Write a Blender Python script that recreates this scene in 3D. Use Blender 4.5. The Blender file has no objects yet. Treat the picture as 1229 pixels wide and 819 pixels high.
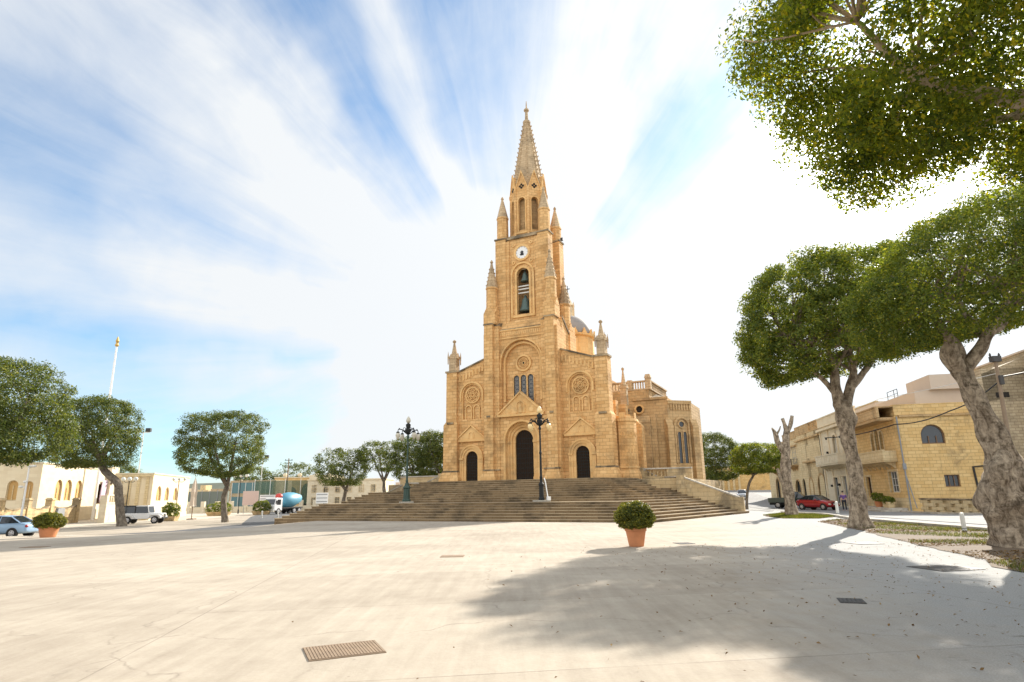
import bpy, math, random
import numpy as np
from mathutils import Matrix, Vector
R = math.radians
SC = bpy.context.scene
COL = SC.collection
# ------------------------------------------------------------------ camera
EYE = 1.6
cam_d = bpy.data.cameras.new('Camera')
cam = bpy.data.objects.new('Camera', cam_d)
COL.objects.link(cam)
cam_d.sensor_width = 36.0
cam_d.lens = 742.0 / 1229.0 * 36.0
cam_d.clip_start = 0.1
cam_d.clip_end = 6000
cam.matrix_world = (Matrix.Translation((0, 0, EYE)) @ Matrix.Rotation(R(90 + 13.87), 4, 'X')
                    @ Matrix.Rotation(R(-0.9), 4, 'Z'))
SC.camera = cam
# ------------------------------------------------------------------ light
SUN_AZ, SUN_EL = 35.44, 28.3          # azimuth clockwise from +Y
SD = Vector((math.sin(R(SUN_AZ)) * math.cos(R(SUN_EL)), math.cos(R(SUN_AZ)) * math.cos(R(SUN_EL)), math.sin(R(SUN_EL))))
sun_d = bpy.data.lights.new('Sun', 'SUN')
sun_d.energy = 2.45
sun_d.angle = R(0.55)
sun_d.color = (1.0, 0.93, 0.82)
sun = bpy.data.objects.new('Sun', sun_d)
COL.objects.link(sun)
sun.rotation_euler = (-SD).to_track_quat('-Z', 'Y').to_euler()
world = bpy.data.worlds.new('World')
SC.world = world
world.use_nodes = True
SC.view_settings.view_transform = 'Standard'
SC.view_settings.look = 'None'
SC.view_settings.gamma = 1
SC.view_settings.use_curve_mapping = False
SC.view_settings.exposure = 1.9

class NT:
    """small helper to wire nodes"""
    def __init__(s, tree):
        s.t = tree
    def n(s, typ, **kw):
        nd = s.t.nodes.new(typ)
        for k, v in kw.items():
            if k == 'ins':
                for i, val in v.items():
                    if hasattr(val, 'is_output') or isinstance(val, bpy.types.NodeSocket):
                        s.t.links.new(val, nd.inputs[i])
                    else:
                        nd.inputs[i].default_value = val
            else:
                setattr(nd, k, v)
        return nd
    def math(s, op, a, b=0.0, c=None, clamp=False):
        ins = {0: a, 1: b}
        if c is not None:
            ins[2] = c
        return s.n('ShaderNodeMath', operation=op, use_clamp=clamp, ins=ins).outputs[0]
    def mix(s, f, a, b, blend='MIX'):
        nd = s.n('ShaderNodeMix', data_type='RGBA', blend_type=blend, ins={0: f, 6: a, 7: b})
        return nd.outputs[2]
    def ramp(s, v, stops, interp='LINEAR'):
        nd = s.n('ShaderNodeValToRGB', ins={0: v})
        cr = nd.color_ramp
        cr.interpolation = interp
        def put(e, c):
            e.color = (c[0], c[1], c[2], 1) if hasattr(c, '__len__') else (c, c, c, 1)
        cr.elements.remove(cr.elements[1])
        cr.elements[0].position = stops[0][0]
        put(cr.elements[0], stops[0][1])
        for p, c in stops[1:]:
            put(cr.elements.new(p), c)
        return nd.outputs[0]
    def noise(s, vec, scale, detail=4, rough=0.55, dist=0.0):
        return s.n('ShaderNodeTexNoise', ins={'Vector': vec, 'Scale': scale, 'Detail': detail, 'Roughness': rough, 'Distortion': dist}).outputs[0]

SKY_S, CLOUD = 0.052, 4.95
def build_world():
    t = world.node_tree
    t.nodes.clear()
    N = NT(t)
    sky = N.n('ShaderNodeTexSky', sky_type='NISHITA', sun_disc=False)
    sky.sun_elevation = R(SUN_EL)
    sky.sun_rotation = R(SUN_AZ)
    sky.air_density = 1.0
    sky.dust_density = 0.35
    sky.ozone_density = 1.5
    tc = N.n('ShaderNodeTexCoord').outputs['Generated']
    # wind-drawn cirrus: long wisps that fan out from one point low in the sky ahead
    el = R(13.5)
    AX = (-0.02, math.cos(el), math.sin(el)); UPV = (0.0, -math.sin(el), math.cos(el)); RT = (1.0, 0.0, 0.0)
    dot = lambda v: N.n('ShaderNodeVectorMath', operation='DOT_PRODUCT', ins={0: tc, 1: v}).outputs['Value']
    z = N.n('ShaderNodeSeparateXYZ', ins={0: tc}).outputs[2]
    ph = N.math('MULTIPLY', N.math('ARCTAN2', dot(RT), dot(UPV)), 180 / math.pi)
    rho = N.math('MULTIPLY', N.math('ARCCOSINE', dot(AX)), 180 / math.pi)
    cmb = lambda a, b, c: N.n('ShaderNodeCombineXYZ', ins={0: a, 1: b, 2: c}).outputs[0]
    w1 = N.noise(cmb(N.math('MULTIPLY', ph, 0.05), N.math('MULTIPLY', rho, 0.045), 2.0), 1.0, 3, 0.5)
    w2 = N.noise(tc, 2.6, 5, 0.55)
    php = N.math('ADD', ph, N.math('ADD', N.math('MULTIPLY', N.math('SUBTRACT', w1, 0.5), 20.0), N.math('MULTIPLY', N.math('SUBTRACT', w2, 0.5), 20.0)))
    stops = [(-120, .45), (-104, .30), (-98, .48), (-93, .60), (-88, .30), (-83, .66), (-76, .70), (-68, .36), (-62, .46), (-57, .72), (-48, .80), (-42, .52), (-36, .12), (-28, .06), (-23, .48), (-19, .58), (-13, .24), (-5, .16), (2, .26), (10, .66), (22, .74), (31, .50), (36, .10), (45, .10), (54, .60), (70, .92), (120, 1.0)]
    prof = N.ramp(N.math('DIVIDE', N.math('ADD', php, 120.0), 240.0), [((p + 120) / 240.0, v) for p, v in stops])
    fine = N.noise(cmb(N.math('MULTIPLY', ph, 0.22), N.math('MULTIPLY', rho, 0.07), 5.0), 1.0, 6, 0.60, 1.0)
    puff = N.noise(tc, 7.0, 6, 0.6, 0.3)
    core = N.math('MULTIPLY', N.math('SUBTRACT', 1.0, N.math('DIVIDE', N.math('ADD', rho, N.math('MULTIPLY', N.math('SUBTRACT', w2, 0.5), 40.0)), 33.0), None, True), 2.2, None, True)
    den = N.math('ADD', prof, N.math('MULTIPLY', N.math('SUBTRACT', fine, 0.5), 0.42))
    den = N.math('ADD', den, N.math('MULTIPLY', N.math('SUBTRACT', puff, 0.5), 0.5))
    den = N.math('ADD', den, N.math('MULTIPLY', core, 0.55))
    sunv = N.n('ShaderNodeVectorMath', operation='DOT_PRODUCT', ins={0: tc, 1: tuple(SD)}).outputs['Value']
    sunc = N.math('MAXIMUM', sunv, 0.0)
    den = N.math('ADD', den, N.math('MULTIPLY', N.math('POWER', sunc, 14.0), 0.30))
    den = N.math('ADD', den, N.math('MULTIPLY', N.math('SUBTRACT', 1.0, N.math('DIVIDE', rho, 15.0), None, True), 2.2))
    # cloud added out of view, overhead and behind the viewer, to fill shade
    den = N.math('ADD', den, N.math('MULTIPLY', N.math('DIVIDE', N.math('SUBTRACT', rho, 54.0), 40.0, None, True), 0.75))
    # thinner, banded veil close to the horizon on the side away from the sun
    lowz = N.math('SUBTRACT', 1.0, N.math('DIVIDE', N.math('ABSOLUTE', z), 0.20), None, True)
    band = N.noise(N.n('ShaderNodeMapping', ins={0: tc, 3: (2.0, 2.0, 16.0)}).outputs[0], 1.6, 5, 0.55, 0.3)
    den = N.math('ADD', den, N.math('MULTIPLY', N.math('MULTIPLY', lowz, N.math('SUBTRACT', 1.0, sunc)), N.math('MULTIPLY_ADD', band, 2.2, -0.95)))
    mask = N.math('MULTIPLY', N.math('MINIMUM', N.math('MAXIMUM', den, 0.03), 0.98), 1.0)
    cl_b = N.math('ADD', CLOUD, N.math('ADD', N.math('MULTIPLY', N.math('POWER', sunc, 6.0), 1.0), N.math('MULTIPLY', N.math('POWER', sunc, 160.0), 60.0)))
    # unseen cloud behind the viewer made brighter to lift the shaded facade
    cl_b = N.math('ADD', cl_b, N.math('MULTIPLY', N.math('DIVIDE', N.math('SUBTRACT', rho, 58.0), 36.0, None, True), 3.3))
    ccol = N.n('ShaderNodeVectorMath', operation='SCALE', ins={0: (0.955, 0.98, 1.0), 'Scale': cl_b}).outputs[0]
    skyc = N.n('ShaderNodeVectorMath', operation='MULTIPLY', ins={0: sky.outputs[0], 1: (0.52, 0.86, 1.02)}).outputs[0]
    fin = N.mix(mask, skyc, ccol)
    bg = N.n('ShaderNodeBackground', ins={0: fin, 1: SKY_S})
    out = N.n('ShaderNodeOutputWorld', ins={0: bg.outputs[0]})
build_world()

# ------------------------------------------------------------------ mesh builder
class MB:
    def __init__(s):
        s.v = []; s.f = []; s.M = None
    def add(s, vs, fs):
        o = len(s.v)
        if s.M is not None:
            vs = [tuple(s.M @ Vector(p)) for p in vs]
        s.v += [tuple(p) for p in vs]
        s.f += [tuple(i + o for i in f) for f in fs]
    def box(s, x0, x1, y0, y1, z0, z1):
        s.add([(x0, y0, z0), (x1, y0, z0), (x1, y1, z0), (x0, y1, z0), (x0, y0, z1), (x1, y0, z1), (x1, y1, z1), (x0, y1, z1)],
              [(0, 3, 2, 1), (4, 5, 6, 7), (0, 1, 5, 4), (1, 2, 6, 5), (2, 3, 7, 6), (3, 0, 4, 7)])
    def frustum(s, a, b):
        """a, b = (x0,x1,y0,y1,z) lower and upper rectangles"""
        x0, x1, y0, y1, z = a
        X0, X1, Y0, Y1, Z = b
        s.add([(x0, y0, z), (x1, y0, z), (x1, y1, z), (x0, y1, z), (X0, Y0, Z), (X1, Y0, Z), (X1, Y1, Z), (X0, Y1, Z)],
              [(0, 3, 2, 1), (4, 5, 6, 7), (0, 1, 5, 4), (1, 2, 6, 5), (2, 3, 7, 6), (3, 0, 4, 7)])
    def prism(s, poly, y0, y1):
        """poly in (x,z), extruded along y"""
        n = len(poly)
        s.add([(p[0], y0, p[1]) for p in poly] + [(p[0], y1, p[1]) for p in poly],
              [tuple(range(n)), tuple(range(2 * n - 1, n - 1, -1))] + [((i + 1) % n, i, n + i, n + (i + 1) % n) for i in range(n)])
    def slab(s, poly, z0, z1):
        """poly in (x,y) counter-clockwise, extruded along z"""
        n = len(poly)
        s.add([(p[0], p[1], z0) for p in poly] + [(p[0], p[1], z1) for p in poly],
              [tuple(range(n - 1, -1, -1)), tuple(range(n, 2 * n))] + [(i, (i + 1) % n, n + (i + 1) % n, n + i) for i in range(n)])
    def lathe(s, cx, cy, prof, n=16, rot=0.0, axis='z', cap=True):
        vs = []; fs = []
        for (r, h) in prof:
            for k in range(n):
                a = rot + 2 * math.pi * k / n
                if axis == 'z':
                    vs.append((cx + r * math.cos(a), cy + r * math.sin(a), h))
                elif axis == 'y':      # cx, cy = centre x, z ; h along y
                    vs.append((cx + r * math.cos(a), h, cy + r * math.sin(a)))
                else:                  # cx, cy = centre y, z ; h along x
                    vs.append((h, cx + r * math.cos(a), cy + r * math.sin(a)))
        m = len(prof)
        for i in range(m - 1):
            for k in range(n):
                fs.append((i * n + k, i * n + (k + 1) % n, (i + 1) * n + (k + 1) % n, (i + 1) * n + k))
        if cap:
            fs.append(tuple(range(n - 1, -1, -1)))
            fs.append(tuple(range((m - 1) * n, m * n)))
        s.add(vs, fs)
    def tube(s, pts, rads, n=8, cap=True):
        pts = [Vector(p) for p in pts]
        if not hasattr(rads, '__len__'):
            rads = [rads] * len(pts)
        vs = []; fs = []
        up = None
        for i, p in enumerate(pts):
            t = (pts[min(i + 1, len(pts) - 1)] - pts[max(i - 1, 0)]).normalized()
            if up is None:
                up = t.orthogonal().normalized()
            up = (up - t * up.dot(t)).normalized()
            b = t.cross(up)
            for k in range(n):
                a = 2 * math.pi * k / n
                vs.append(p + (up * math.cos(a) + b * math.sin(a)) * rads[i])
        for i in range(len(pts) - 1):
            for k in range(n):
                fs.append((i * n + k, i * n + (k + 1) % n, (i + 1) * n + (k + 1) % n, (i + 1) * n + k))
        if cap:
            fs.append(tuple(range(n - 1, -1, -1)))
            fs.append(tuple(range((len(pts) - 1) * n, len(pts) * n)))
        s.add([tuple(q) for q in vs], fs)
    def sphere(s, c, r, nu=12, nv=8):
        rx, ry, rz = r if hasattr(r, '__len__') else (r, r, r)
        vs = []; fs = []
        for j in range(nv + 1):
            th = math.pi * j / nv
            rr = max(math.sin(th), 1e-3)
            for k in range(nu):
                a = 2 * math.pi * k / nu
                vs.append((c[0] + rx * rr * math.cos(a), c[1] + ry * rr * math.sin(a), c[2] - rz * math.cos(th)))
        for j in range(nv):
            for k in range(nu):
                fs.append((j * nu + k, j * nu + (k + 1) % nu, (j + 1) * nu + (k + 1) % nu, (j + 1) * nu + k))
        s.add(vs, fs)
    def wall(s, x0, x1, z0, z1, y0, y1, holes=(), seg=14):
        """wall slab facing -y with openings; hole = (cx, half width, sill z, spring z, arched)"""
        xs = x0
        for h in sorted(holes):
            cx, hw, zb, zs = h[:4]
            arched = h[4] if len(h) > 4 else True
            if cx - hw > xs + 1e-4:
                s.box(xs, cx - hw, y0, y1, z0, z1)
            if zb > z0 + 1e-4:
                s.box(cx - hw, cx + hw, y0, y1, z0, zb)
            if arched:
                pts = [(cx - hw * math.cos(math.pi * i / seg), zs + hw * math.sin(math.pi * i / seg)) for i in range(seg + 1)]
                for (a, b) in zip(pts[:-1], pts[1:]):
                    s.add([(a[0], y0, a[1]), (b[0], y0, b[1]), (b[0], y0, z1), (a[0], y0, z1),
                           (a[0], y1, a[1]), (b[0], y1, b[1]), (b[0], y1, z1), (a[0], y1, z1)],
                          [(0, 1, 2, 3), (7, 6, 5, 4), (4, 5, 1, 0), (3, 2, 6, 7)])
            elif zs < z1 - 1e-4:
                s.box(cx - hw, cx + hw, y0, y1, zs, z1)
            xs = cx + hw
        if x1 > xs + 1e-4:
            s.box(xs, x1, y0, y1, z0, z1)
    def ring(s, cx, zs, r0, r1, y0, y1, zb=None, seg=20, full=False, sx=1.0):
        """arch moulding (half ring with legs down to zb) or a full ring"""
        a1 = 2 * math.pi if full else math.pi
        n = seg * 2 if full else seg
        for i in range(n):
            A = a1 * i / n; B = a1 * (i + 1) / n
            q = [(cx + r0 * math.cos(A), zs + r0 * math.sin(A)), (cx + r1 * math.cos(A), zs + r1 * math.sin(A)),
                 (cx + r1 * math.cos(B), zs + r1 * math.sin(B)), (cx + r0 * math.cos(B), zs + r0 * math.sin(B))]
            s.add([(p[0], y0, p[1]) for p in q] + [(p[0], y1, p[1]) for p in q],
                  [(0, 3, 2, 1) if False else (0, 1, 2, 3), (1, 0, 4, 5)[::-1], (3, 2, 6, 7)[::-1] if False else (2, 3, 7, 6)[::-1], (1, 2, 6, 5)[::-1], (3, 0, 4, 7)[::-1]])
        if zb is not None:
            s.box(cx - r1, cx - r0, y0, y1, zb, zs)
            s.box(cx + r0, cx + r1, y0, y1, zb, zs)
    def arch_panel(s, cx, hw, zb, zs, y, thick=0.03, seg=16):
        pts = [(cx - hw, zb), (cx + hw, zb)] + [(cx + hw * math.cos(math.pi * i / seg), zs + hw * math.sin(math.pi * i / seg)) for i in range(seg + 1)]
        s.prism(pts, y, y + thick)
    def build(s, name, mat, parent=None, smooth=False, bevel=0.0, loc=None):
        me = bpy.data.meshes.new(name)
        me.from_pydata(s.v, [], s.f)
        me.update()
        finish_uv(me)
        if isinstance(mat, (list, tuple)):
            for m in mat:
                me.materials.append(m)
        else:
            me.materials.append(mat)
        if smooth:
            me.polygons.foreach_set('use_smooth', [True] * len(me.polygons))
        o = bpy.data.objects.new(name, me)
        COL.objects.link(o)
        if parent:
            o.parent = parent
        if loc:
            o.location = loc
        if bevel:
            b = o.modifiers.new('Bevel', 'BEVEL'); b.width = bevel; b.segments = 2; b.limit_method = 'ANGLE'
        return o

def finish_uv(me):
    """UV in metres: u along the wall, v up (x,y on flat faces)"""
    nl = len(me.loops)
    if nl == 0:
        return
    uvl = me.uv_layers.new(name='UVMap')
    co = np.empty(len(me.vertices) * 3); me.vertices.foreach_get('co', co); co = co.reshape(-1, 3)
    vi = np.empty(nl, dtype=np.int32); me.loops.foreach_get('vertex_index', vi)
    npol = len(me.polygons)
    nor = np.empty(npol * 3); me.polygons.foreach_get('normal', nor); nor = nor.reshape(-1, 3)
    tot = np.empty(npol, dtype=np.int32); me.polygons.foreach_get('loop_total', tot)
    pn = np.repeat(nor, tot, axis=0)
    P = co[vi]
    flat = np.abs(pn[:, 2]) > 0.75
    h = np.hypot(pn[:, 0], pn[:, 1]) + 1e-9
    tx, ty = -pn[:, 1] / h, pn[:, 0] / h
    u = np.where(flat, P[:, 0], P[:, 0] * tx + P[:, 1] * ty)
    v = np.where(flat, P[:, 1], P[:, 2])
    uvl.data.foreach_set('uv', np.stack([u, v], 1).astype(np.float32).ravel())

def empty(name, loc=(0, 0, 0), rz=0.0):
    o = bpy.data.objects.new(name, None)
    COL.objects.link(o)
    o.location = loc
    o.rotation_euler = (0, 0, rz)
    return o
def tag(o, label, cat, group=None):
    o['label'] = label
    o['category'] = cat
    if group:
        o['group'] = group
    return o
def thing(name, label, cat, loc=(0, 0, 0), rz=0.0, group=None):
    return tag(empty(name, loc, rz), label, cat, group)
def struct(o, kind='structure'):
    o['kind'] = kind
    return o
def copy_tree(o, parent=None):
    c = o.copy()
    COL.objects.link(c)
    if parent:
        c.parent = parent
    for ch in list(o.children):
        copy_tree(ch, c)
    return c

# ------------------------------------------------------------------ terrain
def sm(t):
    t = min(1.0, max(0.0, t))
    return t * t * (3 - 2 * t)
def gz(x, y):
    left = -0.8 * sm((y - 28) / 18) * sm((-13 - x) / 10)
    right = -0.4 * sm((y - 34) / 16) * sm((x - 18) / 7)
    up = 2.0 * sm((y - 95) / 35) * sm((x - 12) / 12)
    far = 6.0 * sm((y - 220) / 400) + 10 * sm((y - 500) / 900)
    return left + right + up + far

# ------------------------------------------------------------------ materials
def new_mat(name):
    m = bpy.data.materials.new(name)
    m.use_nodes = True
    m.node_tree.nodes.clear()
    N = NT(m.node_tree)
    bs = N.n('ShaderNodeBsdfPrincipled')
    N.n('ShaderNodeOutputMaterial', ins={0: bs.outputs[0]})
    return m, N, bs
def simple(name, col, rough=0.6, metal=0.0, var=0.12, vscale=6.0, bump=0.0, bscale=60.0, spec=0.5):
    m, N, bs = new_mat(name)
    tc = N.n('ShaderNodeTexCoord').outputs['Object']
    nz = N.noise(tc, vscale, 5, 0.6)
    f = N.math('MULTIPLY_ADD', nz, 2 * var, 1 - var)
    c = N.n('ShaderNodeVectorMath', operation='SCALE', ins={0: col[:3], 'Scale': f}).outputs[0]
    N.t.links.new(c, bs.inputs['Base Color'])
    bs.inputs['Roughness'].default_value = rough
    bs.inputs['Metallic'].default_value = metal
    bs.inputs['Specular IOR Level'].default_value = spec
    if bump:
        b = N.n('ShaderNodeBump', ins={'Height': N.noise(tc, bscale, 4, 0.6), 'Strength': bump, 'Distance': 0.02})
        N.t.links.new(b.outputs[0], bs.inputs['Normal'])
    return m
def stone(name, c1, c2, bw=0.62, bh=0.27, mortar=0.010, stain=(0.16, 0.12, 0.075), stain_amt=0.55, stain_lo=0.56, joint=0.40, bump=0.8, streak=0.35):
    """coursed limestone: ashlar from UV metres, tone per block, weathering and streaks with shapes of their own"""
    m, N, bs = new_mat(name)
    uv = N.n('ShaderNodeUVMap').outputs[0]
    oc = N.n('ShaderNodeTexCoord').outputs['Object']
    br = N.n('ShaderNodeTexBrick', ins={'Vector': uv, 'Color1': (0, 0, 0, 1), 'Color2': (1, 1, 1, 1), 'Mortar': (0.5, 0.5, 0.5, 1), 'Scale': 1.0,
             'Mortar Size': mortar, 'Mortar Smooth': 0.3, 'Bias': 0.0, 'Brick Width': bw, 'Row Height': bh})
    nz = N.noise(oc, 1.3, 6, 0.62)
    fine = N.noise(oc, 14.0, 5, 0.65)
    blk = N.n('ShaderNodeSeparateColor', ins={0: br.outputs['Color']}).outputs[0]
    tone = N.math('ADD', N.math('MULTIPLY', blk, 0.60), N.math('ADD', N.math('MULTIPLY', nz, 0.70), N.math('MULTIPLY', fine, 0.30)))
    col = N.mix(N.math('SUBTRACT', tone, 0.30, clamp=True), c1 + (1,), c2 + (1,))
    # weather stains
    st = N.noise(oc, 0.55, 7, 0.68, 0.4)
    sm_ = N.ramp(st, [(stain_lo, 0.0), (stain_lo + 0.16, 1.0)])
    # vertical run-off streaks
    mp = N.n('ShaderNodeMapping', ins={0: oc, 3: (5.0, 5.0, 0.35)}).outputs[0]
    sk = N.ramp(N.noise(mp, 1.0, 4, 0.6), [(0.58, 0.0), (0.75, 1.0)])
    f = N.math('MAXIMUM', N.math('MULTIPLY', sm_, stain_amt), N.math('MULTIPLY', sk, streak))
    col = N.mix(f, col, stain + (1,))
    mort = N.math('MULTIPLY', br.outputs['Fac'], 1 - joint)
    col = N.mix(mort, col, (c1[0] * 0.45, c1[1] * 0.42, c1[2] * 0.4, 1))
    N.t.links.new(col, bs.inputs['Base Color'])
    bs.inputs['Roughness'].default_value = 0.9
    bs.inputs['Specular IOR Level'].default_value = 0.2
    h = N.math('ADD', N.math('MULTIPLY', br.outputs['Fac'], -0.6), N.math('ADD', N.math('MULTIPLY', fine, 0.35), N.math('MULTIPLY', blk, 0.2)))
    b = N.n('ShaderNodeBump', ins={'Height': h, 'Strength': bump, 'Distance': 0.03})
    N.t.links.new(b.outputs[0], bs.inputs['Normal'])
    return m
def leaf_mat(name, dark, light, yellow=None, trans=0.35, rough=0.5, spec=0.35):
    m = bpy.data.materials.new(name)
    m.use_nodes = True
    t = m.node_tree
    t.nodes.clear()
    N = NT(t)
    g = N.n('ShaderNodeNewGeometry')
    oc = N.n('ShaderNodeTexCoord').outputs['Object']
    rnd = g.outputs['Random Per Island']
    nz = N.noise(oc, 1.3, 4, 0.65)
    f = N.math('ADD', N.math('MULTIPLY', rnd, 0.60), N.math('MULTIPLY', N.math('SUBTRACT', nz, 0.42), 2.2), clamp=True)
    c = N.mix(f, dark + (1,), light + (1,))
    if yellow:
        yf = N.math('MULTIPLY', N.math('GREATER_THAN', N.math('FRACT', N.math('MULTIPLY', rnd, 7.31)), 0.86), 0.75)
        c = N.mix(yf, c, yellow + (1,))
    d = N.n('ShaderNodeBsdfPrincipled', ins={'Base Color': c, 'Roughness': rough, 'Specular IOR Level': spec})
    tcol = N.n('ShaderNodeVectorMath', operation='MULTIPLY', ins={0: c, 1: (1.7, 1.55, 0.55)}).outputs[0]
    tr = N.n('ShaderNodeBsdfTranslucent', ins={0: tcol})
    mx = N.n('ShaderNodeMixShader', ins={0: trans, 1: d.outputs[0], 2: tr.outputs[0]})
    N.n('ShaderNodeOutputMaterial', ins={0: mx.outputs[0]})
    return m
def bark_mat(name, c1, c2, scale=5.0):
    m, N, bs = new_mat(name)
    oc = N.n('ShaderNodeTexCoord').outputs['Object']
    mp = N.n('ShaderNodeMapping', ins={0: oc, 3: (1.0, 1.0, 0.45)}).outputs[0]
    a = N.noise(mp, scale, 7, 0.68, 0.6)
    v = N.n('ShaderNodeTexVoronoi', feature='F1', ins={'Vector': mp, 'Scale': scale * 1.6}).outputs[0]
    rings = N.noise(N.n('ShaderNodeMapping', ins={0: oc, 3: (2.2, 2.2, 5.0)}).outputs[0], 1.6, 5, 0.6, 0.8)
    f = N.ramp(N.math('ADD', N.math('MULTIPLY', a, 0.7), N.math('MULTIPLY', rings, 0.30)), [(0.40, 0.0), (0.62, 1.0)])
    col = N.mix(f, c1 + (1,), c2 + (1,))
    kn = N.ramp(N.noise(oc, 1.7, 6, 0.75, 0.6), [(0.56, 0.0), (0.64, 1.0)])
    col = N.mix(N.math('MULTIPLY', kn, 0.72), col, (c1[0] * 0.35, c1[1] * 0.33, c1[2] * 0.32, 1))
    N.t.links.new(col, bs.inputs['Base Color'])
    bs.inputs['Roughness'].default_value = 0.92
    bs.inputs['Specular IOR Level'].default_value = 0.15
    h = N.math('ADD', N.math('MULTIPLY', a, 0.7), N.math('ADD', N.math('MULTIPLY', v, 0.5), N.math('MULTIPLY', rings, 0.4)))
    b = N.n('ShaderNodeBump', ins={'Height': h, 'Strength': 0.9, 'Distance': 0.06})
    N.t.links.new(b.outputs[0], bs.inputs['Normal'])
    return m
def glass_mat(name, col=(0.03, 0.035, 0.04), rough=0.2):
    return simple(name, col, rough, 0.0, 0.3, 2.0, spec=0.7)

M = {}
M['gold'] = stone('golden limestone ashlar', (0.56, 0.31, 0.115), (0.82, 0.53, 0.245), 0.55, 0.27, 0.012, stain=(0.24, 0.145, 0.065), stain_amt=0.6, stain_lo=0.52, streak=0.5)
M['gold_trim'] = stone('golden limestone trim', (0.66, 0.385, 0.145), (0.83, 0.55, 0.25), 0.9, 0.45, 0.006, stain=(0.26, 0.18, 0.10), stain_amt=0.5, stain_lo=0.50, joint=0.75, bump=0.4, streak=0.35)
M['weathered'] = stone('weathered limestone coping', (0.30, 0.22, 0.13), (0.50, 0.38, 0.23), 0.9, 0.4, 0.008, stain=(0.07, 0.06, 0.045), stain_amt=0.85, stain_lo=0.42, bump=0.6, streak=0.5)
M['gold_old'] = stone('older tan limestone', (0.46, 0.30, 0.14), (0.60, 0.42, 0.22), 0.55, 0.27, 0.014, stain=(0.17, 0.12, 0.07), stain_amt=0.6, stain_lo=0.5, streak=0.45)
M['spire'] = stone('spire stone', (0.47, 0.34, 0.20), (0.60, 0.45, 0.28), 0.5, 0.25, 0.012, stain=(0.20, 0.15, 0.10), stain_amt=0.6, stain_lo=0.48, streak=0.4)
M['step'] = stone('worn grey stone steps', (0.185, 0.124, 0.066), (0.37, 0.262, 0.148), 0.95, 0.154, 0.014, stain=(0.085, 0.064, 0.042), stain_amt=0.8, stain_lo=0.47, bump=0.7, streak=0.25)
M['parapet'] = stone('grey gold parapet stone', (0.46, 0.33, 0.17), (0.62, 0.47, 0.27), 0.8, 0.3, 0.010, stain=(0.13, 0.11, 0.08), stain_amt=0.7, stain_lo=0.47, streak=0.3)
M['cream'] = stone('cream limestone', (0.62, 0.53, 0.38), (0.74, 0.66, 0.50), 0.6, 0.28, 0.006, stain=(0.42, 0.33, 0.22), stain_amt=0.4, stain_lo=0.56, joint=0.85, streak=0.2)
M['cream_gold'] = stone('gold cream house stone', (0.58, 0.45, 0.25), (0.70, 0.57, 0.35), 0.6, 0.28, 0.012, stain=(0.25, 0.18, 0.10), stain_amt=0.5, stain_lo=0.52, streak=0.4)
M['ochre'] = stone('ochre house stone', (0.60, 0.385, 0.15), (0.74, 0.53, 0.25), 0.6, 0.28, 0.014, stain=(0.20, 0.15, 0.09), stain_amt=0.6, stain_lo=0.54, streak=0.4)
M['tan_block'] = stone('tan concrete block', (0.40, 0.31, 0.19), (0.52, 0.42, 0.28), 0.5, 0.25, 0.022, stain=(0.20, 0.16, 0.11), stain_amt=0.5, stain_lo=0.5, streak=0.4)
M['pink'] = stone('pinkish plaster', (0.55, 0.44, 0.34), (0.60, 0.49, 0.38), 3.0, 3.0, 0.004, stain=(0.40, 0.31, 0.23), stain_amt=0.35, stain_lo=0.55, joint=0.95, bump=0.1, streak=0.2)
M['white_stone'] = stone('white washed stone', (0.64, 0.53, 0.36), (0.74, 0.64, 0.46), 0.8, 0.35, 0.005, stain=(0.55, 0.48, 0.36), stain_amt=0.3, stain_lo=0.58, joint=0.9, bump=0.2, streak=0.15)
M['iron'] = simple('black painted iron', (0.02, 0.021, 0.02), 0.65, 0.0, 0.3, spec=0.25)
M['green_iron'] = simple('dull green iron', (0.035, 0.065, 0.05), 0.55, 0.2, 0.3)
M['darkdoor'] = simple('dark brown door wood', (0.030, 0.019, 0.012), 0.85, 0, 0.4, 9, 0.3, 40, spec=0.12)
M['void'] = simple('dark interior', (0.02, 0.016, 0.012), 0.95)
M['bronze'] = simple('green patina bronze', (0.09, 0.13, 0.115), 0.6, 0.4, 0.35, 8)
M['white'] = simple('white paint', (0.78, 0.78, 0.76), 0.45, 0, 0.06)
M['offwhite'] = simple('weathered white paint', (0.66, 0.65, 0.60), 0.6, 0, 0.15)
M['leadglass'] = simple('leaded window glass', (0.045, 0.05, 0.055), 0.25, 0, 0.5, 14)
M['lead'] = simple('grey tracery', (0.32, 0.30, 0.27), 0.7)
M['dome'] = simple('grey dome lead', (0.26, 0.245, 0.23), 0.7, 0.0, 0.3, 3)
M['globe'] = simple('milky glass with painted glow', (0.86, 0.64, 0.32), 0.25, 0, 0.1)  # warm base colour paints the sun glowing through the glass
M['globe_grey'] = simple('grey lamp glass', (0.52, 0.48, 0.38), 0.2, 0, 0.15)
M['glass'] = glass_mat('window glass')
M['carglass'] = glass_mat('car glass', (0.02, 0.025, 0.03), 0.05)
M['rubber'] = simple('tyre rubber', (0.018, 0.018, 0.018), 0.85)
M['rim'] = simple('alloy rim', (0.5, 0.5, 0.52), 0.35, 0.7)
M['black'] = simple('black plastic', (0.02, 0.02, 0.02), 0.6)
M['greenwood'] = simple('dark green shutter paint', (0.03, 0.07, 0.05), 0.55)
M['brownwood'] = simple('brown wood', (0.16, 0.09, 0.045), 0.6, 0, 0.3, 10)
M['orangewood'] = simple('orange varnished shutter', (0.50, 0.30, 0.10), 0.6, 0, 0.2)
M['greywood'] = simple('grey painted door', (0.24, 0.25, 0.26), 0.55)
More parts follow.
